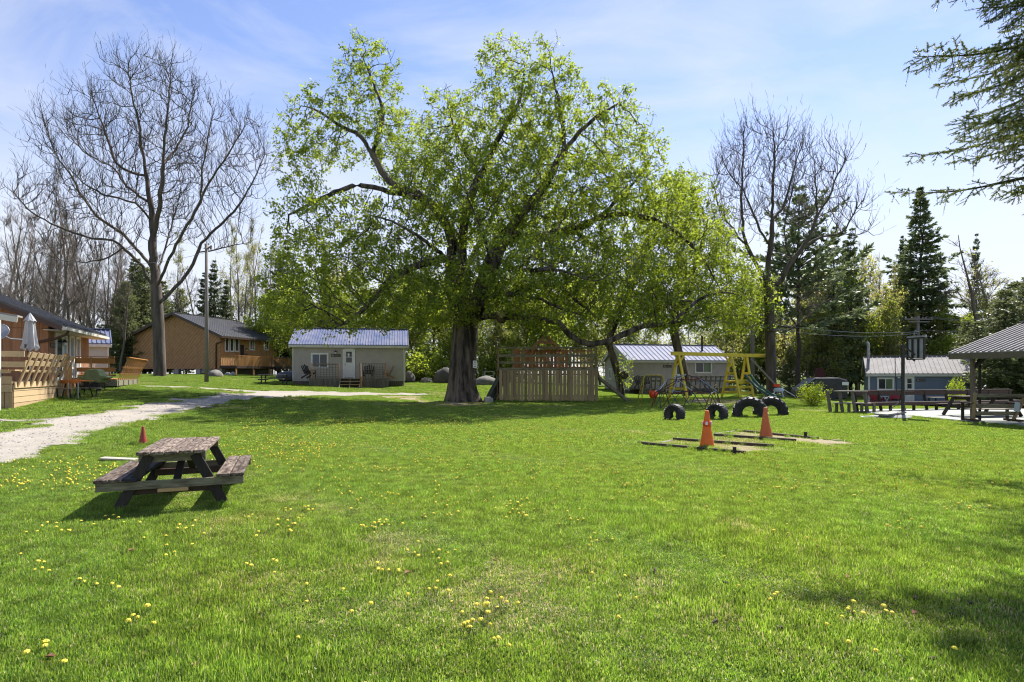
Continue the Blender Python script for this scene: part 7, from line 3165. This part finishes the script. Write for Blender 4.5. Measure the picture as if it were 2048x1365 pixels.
m.obj('conduit', M['steel'], up3)


def wire(label, a, b, sag, r=.016):
    a, b = Vector(a), Vector(b)
    t = thing('overhead_wire', label, 'wire', a)
    m = MB()
    m.tube([(a + (b - a) * u - Vector((0, 0, sag * 4 * u * (1 - u)))) for u in [k / 14 for k in range(15)]], r, 4)
    m.obj('strand', M['wire'], t, world=True)


wire('overhead wire running left from the plain pole in front of the bare tree', b0 + Vector((0, 0, hh - .6)), W(-40, 478, 36), 1.2, .012)
c2 = b2 + Vector((0, -.15, hh2))
wire('upper wire running left from the crossarms behind the blue cottage', c2 + Vector((-1.3, 0, -.1)), W(1500, 668, 72), .7)
wire('upper wire running right from the crossarms behind the blue cottage', c2 + Vector((1.3, 0, -.1)), W(2100, 612, 50), .7)
wire('second wire running right from the crossarms behind the blue cottage', c2 + Vector((.7, 0, -.1)), W(2100, 622, 50), .7)
wire('thick low cable running left from the crossarm pole', c2 + Vector((0, 0, -1.6)), W(1500, 640, 48), .5, .022)
wire('second low cable running left from the crossarm pole', c2 + Vector((0, 0, -1.75)), W(1500, 650, 48), .6, .02)
wire('low cable running right from the crossarm pole toward the pavilion', c2 + Vector((0, 0, -1.5)), W(2080, 648, 56), .3)

# ---------------------------------------------------------------- boulders and yard things
def boulder(label, px, d, w, dp, h, mat, seed, name='boulder', cat='boulder'):
    g = np.random.default_rng(seed)
    t = thing(name, label, cat, GX(px, d), g.uniform(0, 6))
    bm = bmesh.new()
    bmesh.ops.create_icosphere(bm, subdivisions=3, radius=1)
    ph = g.uniform(0, 6, (6, 3))
    for v in bm.verts:
        c = v.co.copy()
        n = 1 + sum(.10 / (k + 1) * sin((k + 1.6) * c.x * 1.7 + ph[k][0]) * cos((k + 1.3) * c.y * 1.8 + ph[k][1] + c.z * (k + 1)) for k in range(5))
        v.co = Vector((c.x * n * w / 2, c.y * n * dp / 2, max(c.z * n, -.25) * h * .8 + h * .16))
    me = bpy.data.meshes.new('rock')
    bm.to_mesh(me)
    bm.free()
    me.polygons.foreach_set('use_smooth', [True] * len(me.polygons))
    me.materials.append(mat)
    o = bpy.data.objects.new('rock', me)
    o.parent = t
    link(o)


boulder('big rounded dark boulder at the thicket left of the maple trunk', 890, 49.5, 2.0, 1.8, 1.35, M['stone_dark'], 1)
boulder('low flat boulder between the dark boulder and the cottage', 853, 50, 1.5, 1.1, .45, M['stone'], 2)
boulder('long flat pale rock just right of the maple trunk', 972, 47.5, 2.3, 1.3, .75, M['stone'], 3)
boulder('dark squarish rock close to the tan cottage corner', 819, 49.5, 1.0, 1.0, 1.05, M['stone_dark'], 4)
boulder('long low boulder in the grass before the orange cottage porch', 432, 51, 1.9, 1.1, .62, M['stone'], 5)
boulder('small white stone under the orange cottage porch', 456, 55, .5, .4, .35, M['concrete'], 6, 'stone', 'stone')
boulder('second pale stone under the orange cottage porch near its post', 466, 55, .45, .4, .4, M['concrete'], 7, 'stone', 'stone')
cpos = GX(977, 50.5)
for k, w_ in enumerate(('bottom', 'middle', 'topmost')):
    bx = thing('plastic_crate', '%s pale crate of the stack in the thicket right of the maple' % w_, 'crate', cpos + Vector((.02 * k, 0, .36 * k)), R(6 + 3 * k), 'pale crates stacked in the thicket')
    m = MB()
    m.box((0, 0, .32), (.85, .6, .05))
    m.obj('lid', M['steel'], bx)
    for x in (-.40, .40):
        m = MB()
        m.box((x, 0, .148), (.06, .58, .296))
        m.obj('side', M['steel'], bx)
boat = thing('tarped_boat', 'low dark tarped boat between the orange walkway and the tan cottage', 'boat', GX(577, 47), R(10))
m = MB()
m.lathe([(.0, -1.0), (.25, -.85), (.42, -.3), (.45, .3), (.38, .85), (.0, .95)], (0, 0, .42), 12, Matrix.Rotation(R(90), 3, 'Y'))
m.obj('tarp', M['tarp_blue'], boat, smooth=True)
m = MB()
for x in (-.6, .6):
    m.box((x, 0, .12), (.1, .8, .3))
m.obj('trestle', M['wood_dark'], boat)
# dark tarped trailer behind the shrub
tr_ = thing('tarped_trailer', 'low trailer under a black tarp behind the bright shrub', 'trailer', GX(1648, 40), R(-8))
m = MB()
m.prism([(-2.0, -.9, .15), (1.2, -.9, .15), (1.2, -.9, 1.45), (.6, -.9, 1.62), (-.8, -.9, 1.60), (-1.9, -.9, .75)], (0, 1.8, 0))
m.obj('tarp', M['tarp'], tr_, bevel=.08)
m = MB()
for y in (-.95, .95):
    m.lathe([(.30, -.08), (.32, 0), (.30, .08)], (.1, y, .30), 14, Matrix.Rotation(R(90), 3, 'X'))
m.obj('wheel', M['rubber'], tr_)
m = MB()
m.box((1.0, -.96, 1.2), (.42, .02, .22))
m.obj('label_plate', M['paper'], tr_)
rb = thing('hanging_board', 'dark red weathered board on a thin post behind the bright shrub', 'board', GX(1641, 44))
zb_ = CAM_H + (HY - 746) / F * 44 - rb.location.z
m = MB()
m.prism([(-.42, 0, zb_ - .40), (.42, 0, zb_ - .42), (.40, 0, zb_ + .02), (.22, 0, zb_ + .38), (-.36, 0, zb_ + .40)], (0, .06, 0))
m.obj('panel', M['rust'], rb)
m = MB()
m.tube([(0, .12, 0), (0, .12, zb_ + .2)], .035, 6)
m.obj('post', M['wood_dark'], rb)
# toy by the dark trunk
ty = thing('toy_horse', 'small white and orange play rocker by the dark bare trunk', 'toy', GX(1557, 40), R(-25))
m = MB()
m.lathe([(.0, -.35), (.16, -.25), (.19, 0), (.15, .28), (.0, .36)], (0, 0, .52), 10, Matrix.Rotation(R(90), 3, 'Y'))
m.obj('body', paint('pale_blue_plastic', (.50, .58, .66), .4), ty, smooth=True)
m = MB()
m.box((-.12, 0, .86), (.42, .24, .22))
m.obj('seat', M['cone_band'], ty, bevel=.04)
for x in (-.25, .22):
    for y in (-.12, .12):
        m = MB()
        m.bar((x, y, .45), (x * 1.4, y * 1.5, 0), .06, .06)
        m.obj('leg', M['white'], ty)
m = MB()
m.bar((.3, 0, .6), (1.05, 0, .12), .07, .05)
m.obj('beam', M['white'], ty)
# bright shrub
h_, meshes_ = PROT['shrub0']
sh = thing('bright_shrub', 'rounded yellow green shrub between the tyres and the bench fence', 'shrub', GX(1626, 30.2), .6)
sh.scale = (.90, .85, .86)
for nm, me in meshes_:
    o = bpy.data.objects.new(nm, me)
    o.parent = sh
    link(o)
sh2 = thing('young_shrub', 'small pale green sapling behind the bench in front of the blue cottage', 'shrub', GX(1912, 33), 2)
sh2.scale = (.42, .42, 1.25)
for nm, me in meshes_:
    o = bpy.data.objects.new(nm, me)
    o.parent = sh2
    link(o)
# woodpile of brush near the bench
# ---------------------------------------------------------------- dandelions
M['dandelion'] = paint('dandelion_yellow', (.78, .68, .07), .7, (.70, .55, .04), scale=60)
M['stem'] = paint('dandelion_stem', (.12, .20, .04), .6)


def dandelion_mesh(seed, hgt, big, n=14):
    g = np.random.default_rng(seed)
    vs, fs, mi = [], [], []
    r = .0152 * big
    # domed head of two petal rings
    rings = [(0, .010), (.45 * r, .009), (.80 * r, .0045), (r, -.003), (.55 * r, -.007)]
    for rr_, zq in rings:
        for k in range(n):
            j = 1 + (.16 if k % 2 else -.08) * (rr_ > .3 * r) + g.normal(0, .03)
            vs.append((rr_ * j * cos(2 * pi * k / n), rr_ * j * sin(2 * pi * k / n), hgt + zq * big + g.normal(0, .0008)))
    for i in range(len(rings) - 1):
        for k in range(n):
            fs.append((i * n + k, (i + 1) * n + k, (i + 1) * n + (k + 1) % n, i * n + (k + 1) % n))
            mi.append(0)
    b = len(vs)
    for zq, q_ in ((0, .0022), (hgt - .004, .0024)):
        for k in range(4):
            vs.append((q_ * cos(pi / 2 * k), q_ * sin(pi / 2 * k), zq))
    for k in range(4):
        fs.append((b + k, b + (k + 1) % 4, b + 4 + (k + 1) % 4, b + 4 + k))
        mi.append(1)
    me = bpy.data.meshes.new('dandelion')
    me.from_pydata(vs, [], fs)
    me.materials.append(M['dandelion'])
    me.materials.append(M['stem'])
    me.polygons.foreach_set('material_index', mi)
    return me


dmesh = [dandelion_mesh(k, h_, b_) for k, (h_, b_) in enumerate(((.062, 1.0), (.075, 1.15), (.055, .9), (.085, 1.05)))]
# clusters read off the photograph, then a looser scatter
dg = np.random.default_rng(99)
cl = [(110, 1065, 60, 16, 9), (215, 1048, 60, 12, 10), (370, 1058, 40, 14, 6), (85, 1150, 40, 30, 6), (190, 1180, 40, 14, 5), (280, 1260, 40, 20, 5), (90, 1330, 50, 20, 4), (580, 1060, 60, 20, 12), (610, 1030, 40, 10, 8), (730, 1050, 60, 20, 8),
      (760, 1065, 30, 8, 9), (880, 1035, 50, 15, 8), (1040, 1035, 35, 18, 16), (1020, 1015, 60, 10, 9), (860, 1120, 60, 30, 12), (770, 1150, 30, 12, 7), (885, 1195, 40, 14, 6), (980, 1225, 45, 18, 14), (950, 1265, 30, 14, 9), (1000, 1310, 30, 14, 3),
      (1150, 1045, 25, 15, 8), (1190, 1100, 30, 16, 6), (1330, 1020, 60, 14, 10), (1560, 980, 60, 14, 16), (1650, 985, 60, 14, 10), (1500, 1000, 40, 12, 8), (1790, 1060, 60, 14, 6), (1930, 1025, 60, 14, 8), (1700, 1245, 80, 20, 10), (1510, 1205, 60, 14, 4), (1580, 1080, 60, 30, 4),
      (440, 1090, 80, 40, 6), (300, 1110, 90, 30, 5), (640, 1250, 120, 60, 6), (1300, 1210, 150, 60, 5), (1850, 1330, 120, 20, 3), (520, 1130, 90, 40, 4), (1420, 1120, 120, 50, 3)]
pts = []
for px, py, sx_, sy_, n in cl:
    for _ in range(n):
        pts.append((px + dg.normal(0, sx_ * .55), py + dg.normal(0, sy_ * .6)))
D_near = [G(min(max(a, -40), 2090), min(max(b, 960), 1362)) for a, b in pts]
D_near = [p for p in D_near if not (-5.6 < p.x < -3.6 and 6.6 < p.y < 8.9)]
D_near = sorted(D_near, key=lambda p: p.y)[:298]
for i, p in enumerate(D_near):
    o = bpy.data.objects.new('dandelion', dmesh[i % 4])
    o.location = (p.x, p.y, p.z)
    o.rotation_euler = (dg.normal(0, .18), dg.normal(0, .18), dg.uniform(0, 6.28))
    s = dg.uniform(.75, 1.15)
    o.scale = (s, s, s * dg.uniform(.7, 1.05))
    link(o)
    tag(o, 'yellow dandelion in flower standing in the open lawn', 'dandelion', 'dandelions in the near lawn')


def far_dandelions():
    base = dandelion_mesh(9, .058, 1.0, 6)
    nv = len(base.vertices)
    co = np.empty(nv * 3)
    base.vertices.foreach_get('co', co)
    co = co.reshape(-1, 3)
    pol = np.array([list(p.vertices) for p in base.polygons])
    pmi = np.array([p.material_index for p in base.polygons])
    P = []
    g = np.random.default_rng(123)
    # bands: (px range, py range, count)
    for x0, x1, y0, y1, n, clump in ((480, 1330, 838, 862, 620, .5), (560, 1300, 862, 900, 420, .5), (450, 1300, 900, 960, 300, .4), (420, 640, 850, 930, 260, .5), (1330, 1600, 842, 868, 120, .3), (1300, 2048, 905, 985, 210, .4), (0, 260, 920, 990, 190, .5), (1600, 2048, 845, 905, 90, .3),
                                     (330, 700, 756, 782, 150, .3), (590, 1000, 770, 784, 70, .2), (1180, 1420, 800, 838, 190, .3), (620, 1000, 960, 1020, 60, .5), (130, 330, 790, 802, 50, .3), (1500, 1720, 810, 840, 60, .3), (500, 950, 800, 838, 120, .3), (1000, 1400, 960, 1010, 50, .4)):
        cen = np.stack([g.uniform(x0, x1, max(4, n // 9)), g.uniform(y0, y1, max(4, n // 9))], 1)
        for _ in range(n):
            if g.random() < clump:
                c = cen[g.integers(len(cen))]
                q = (c[0] + g.normal(0, 22), c[1] + g.normal(0, 3.0))
            else:
                q = (g.uniform(x0, x1), g.uniform(y0, y1))
            P.append(q)
    pts = np.array([tuple(G(*q)) for q in P])
    ok = ~on_road(pts[:, 0], pts[:, 1]) & ~inside(slab_poly, pts[:, 0], pts[:, 1])
    for q in PIT_W:
        ok &= ~inside(q, pts[:, 0], pts[:, 1])
    pts = pts[ok]
    n = len(pts)
    a = g.uniform(0, 6.28, n)
    s = g.uniform(.75, 1.15, n) * (1 + .006 * pts[:, 1])
    ca, sa_ = np.cos(a), np.sin(a)
    V = np.empty((n, nv, 3))
    V[..., 0] = pts[:, 0, None] + s[:, None] * (co[None, :, 0] * ca[:, None] - co[None, :, 1] * sa_[:, None])
    V[..., 1] = pts[:, 1, None] + s[:, None] * (co[None, :, 0] * sa_[:, None] + co[None, :, 1] * ca[:, None])
    V[..., 2] = pts[:, 2, None] + s[:, None] * co[None, :, 2] * 1.15
    Fq = (pol[None] + (np.arange(n) * nv)[:, None, None]).reshape(-1, 4)
    o = np_mesh('dandelion_drift', V.reshape(-1, 3), Fq, None, mi=np.tile(pmi, n), mats=[M['dandelion'], M['stem']])
    tag(o, 'drifts of yellow dandelions over the farther lawn', 'dandelions', kind='stuff')


far_dandelions()

# a few pine cones and dry leaves lying in the near grass
M['cone_brown'] = paint('pine_cone', (.055, .038, .026), .8)
M['dry_leaf'] = paint('dry_leaf', (.26, .12, .07), .8)
for i, (px, py) in enumerate(((1452, 1180), (1940, 1218), (1832, 1207), (1905, 1248), (1560, 1272), (1865, 1335), (1430, 1258), (1925, 1042), (60, 1172), (1310, 1150))):
    p = G(px, py)
    o = thing('pine_cone', 'dark fallen spruce cone lying in the worn grass', 'pine cone', p + Vector((0, 0, .022)), dg.uniform(0, 6), 'spruce cones on the lawn')
    m = MB()
    m.lathe([(.0, -.045), (.016, -.04), (.021, -.01), (.018, .02), (.008, .045), (.0, .05)], (0, 0, 0), 8, Matrix.Rotation(R(90), 3, 'Y'))
    m.obj('cone', M['cone_brown'], o)
    o.scale = (.6, .6, .6)
for i, (px, py) in enumerate(((1635, 1104), (815, 1157), (262, 1110), (390, 1348), (100, 1335), (990, 1130), (1830, 1243), (1695, 1165))):
    p = G(px, py)
    o = thing('dry_leaf', 'curled reddish dry leaf lying in the grass', 'leaf', p + Vector((0, 0, .035)), dg.uniform(0, 6), 'dry leaves on the lawn')
    m = MB()
    m.add([(-.03, 0, .0), (0, -.022, .012), (.035, 0, .0), (0, .022, .016), (0, 0, -.004)], [(0, 1, 4), (1, 2, 4), (2, 3, 4), (3, 0, 4)])
    m.obj('blade', M['dry_leaf'], o)

# unmown tufts against everything that stands in the lawn
tf = []
tgr = np.random.default_rng(61)


def ring(x, y, r, n, jit=.05):
    for k in range(n):
        a = tgr.uniform(0, 6.28)
        tf.append((x + (r + abs(tgr.normal(0, jit))) * cos(a), y + (r + abs(tgr.normal(0, jit))) * sin(a)))


def edge(a, b, n, jit=.06):
    for k in range(n):
        u = tgr.random()
        tf.append((a[0] + (b[0] - a[0]) * u + tgr.normal(0, jit), a[1] + (b[1] - a[1]) * u + tgr.normal(0, jit)))


for o in list(C.objects):
    nm = o.name.split('.')[0]
    if o.parent is None:
        if nm == 'traffic_cone':
            ring(o.location.x, o.location.y, .19, 22)
        elif nm == 'half_tyre':
            c_, s_ = cos(o.rotation_euler.z), sin(o.rotation_euler.z)
            for sg in (-1, 1):
                ring(o.location.x + sg * .38 * c_, o.location.y + sg * .38 * s_, .24, 16, .08)
        elif nm in ('utility_pole', 'bare_tree') and o.location.y < 50:
            ring(o.location.x, o.location.y, .55 if nm == 'bare_tree' else .16, 40, .12)
        elif nm == 'horseshoe_pit':
            pass
for lx, ly in ((-.62, -.82), (.62, -.82), (-.62, .82), (.62, .82)):
    q_ = root_matrix(pt_) @ Vector((lx * .9, ly * .92, 0))
    ring(q_.x, q_.y, .02, 14, .06)
ring(-2.95, 34.5, 1.35, 90, .25)
for pts_ in (((1276, 891), (1490, 912)), ((1347, 882), (1548, 897)), ((1428, 874), (1592, 885)), ((1471, 864), (1636, 880))):
    edge(G(*pts_[0]), G(*pts_[1]), 22, .09)
edge(P_ + rO * .1, Pb + rO * .1, 70)
edge(P_ + lO * .1, Pl + lO * .1, 50)
edge(g3 + Vector((-.1, -.15, 0)), g3 + Vector((8.2, 1.45, 0)), 110, .1)
edge((ph0.x, 34.8), (ph0.x + PW, 34.8), 110, .08)
edge((14.9, 25.2), (15.95, 18.1), 130, .07)
edge((15.95, 18.1), (16.4, 15.5), 50, .07)
edge((14.0, 24.8), (24, 27.6), 90, .2)
for a, b in zip(road_right[:-3], road_right[1:-2]):
    edge(a, b, int(9 * sqrt((a[0] - b[0]) ** 2 + (a[1] - b[1]) ** 2)), .16)
for a, b in zip(road_left[3:-1], road_left[4:]):
    edge(a, b, int(7 * sqrt((a[0] - b[0]) ** 2 + (a[1] - b[1]) ** 2)), .18)
lawn('grass_tufts', 'taller grass tufts round posts, tyres, cones and the drive edge', 0, 0, 0, [T_tuft, T_tuft, T_tuft], None, pts=tf)

# the lawn itself, last
lawn('lawn_grass', 'mown spring grass of the near lawn', 1.6, 13.0, .36, [T_near, T_near2, T_near, T_dry], None, marg=1.6)
lawn('lawn_grass', 'mown spring grass of the farther lawn', 13.0, 62.0, .8, [T_far, T_far, T_far2], None, marg=3.0)


# ---------------------------------------------------------------- labels of the woodland: what each tree stands behind, and its order there
ORD = ['first', 'second', 'third', 'fourth', 'fifth', 'sixth', 'seventh', 'eighth', 'ninth', 'tenth', 'eleventh', 'twelfth', 'thirteenth', 'fourteenth', 'fifteenth', 'sixteenth']
ZONES = [(-1e9, 33, 'above the porch roof at the left edge'), (33, 90, 'above the closed umbrella'), (90, 133, 'above the brown cottage door'), (133, 176, 'above the brown cottage windows'), (176, 232, 'above the white shed'),
         (232, 300, 'between shed and big bare tree'), (300, 400, 'above the orange cottage gable'), (400, 470, 'about the plain pole by the orange cottage'), (470, 580, 'above the orange cottage walkway'),
         (580, 690, 'above the left half of the tan cottage'), (690, 815, 'above the right half of the tan cottage'), (815, 915, 'between tan cottage and maple trunk'), (915, 1000, 'just right of the maple trunk'),
         (1000, 1090, 'above the left half of the play house'), (1090, 1200, 'above the right half of the play house'), (1200, 1300, 'behind the leaning maple'), (1300, 1400, 'behind the lime green maple'), (1400, 1510, 'behind the swing beam'),
         (1510, 1600, 'beside the right-hand bare trunk'), (1600, 1670, 'above the bright shrub'), (1670, 1735, 'above the left end of the bench fence'), (1735, 1800, 'above the left half of the blue cottage'),
         (1800, 1900, 'about the tallest spruce'), (1900, 1e9, 'above the pavilion roof')]
NOUN = {'bare woodland trees': 'slender bare tree', 'budding trees behind the orange cottage': 'thin budding tree', 'cedars left of the orange cottage': 'dense feathery cedar',
        'dark spruces behind the orange and grey cottages': 'dark spruce', 'young trees of the middle thicket': 'yellow green young tree', 'shrubs along the thicket': 'low leafy shrub',
        'young trees of the right wood': 'light green young tree', 'sparse poplars left of the tall spruce': 'sparse budding poplar', 'narrow spruces in the right wood': 'narrow dark spruce',
        'low cedars behind the swing set': 'low round cedar', 'junipers behind the pavilion': 'shaggy grey green juniper'}
bins = {}
for o in C.objects:
    gname = o.get('group')
    if o.parent is None and gname in NOUN:
        px = CX + F * o.location.x / o.location.y
        zn = [z for z in ZONES if z[0] <= px < z[1]][0][2]
        bins.setdefault((gname, zn), []).append((px, o))
for (gname, zn), lst in bins.items():
    lst.sort(key=lambda a: a[0])
    for i, (px, o) in enumerate(lst):
        if len(lst) == 1:
            o['label'] = 'only %s %s' % (NOUN[gname], zn)
        else:
            o['label'] = '%s %s from the left %s' % (ORD[i], NOUN[gname], zn)
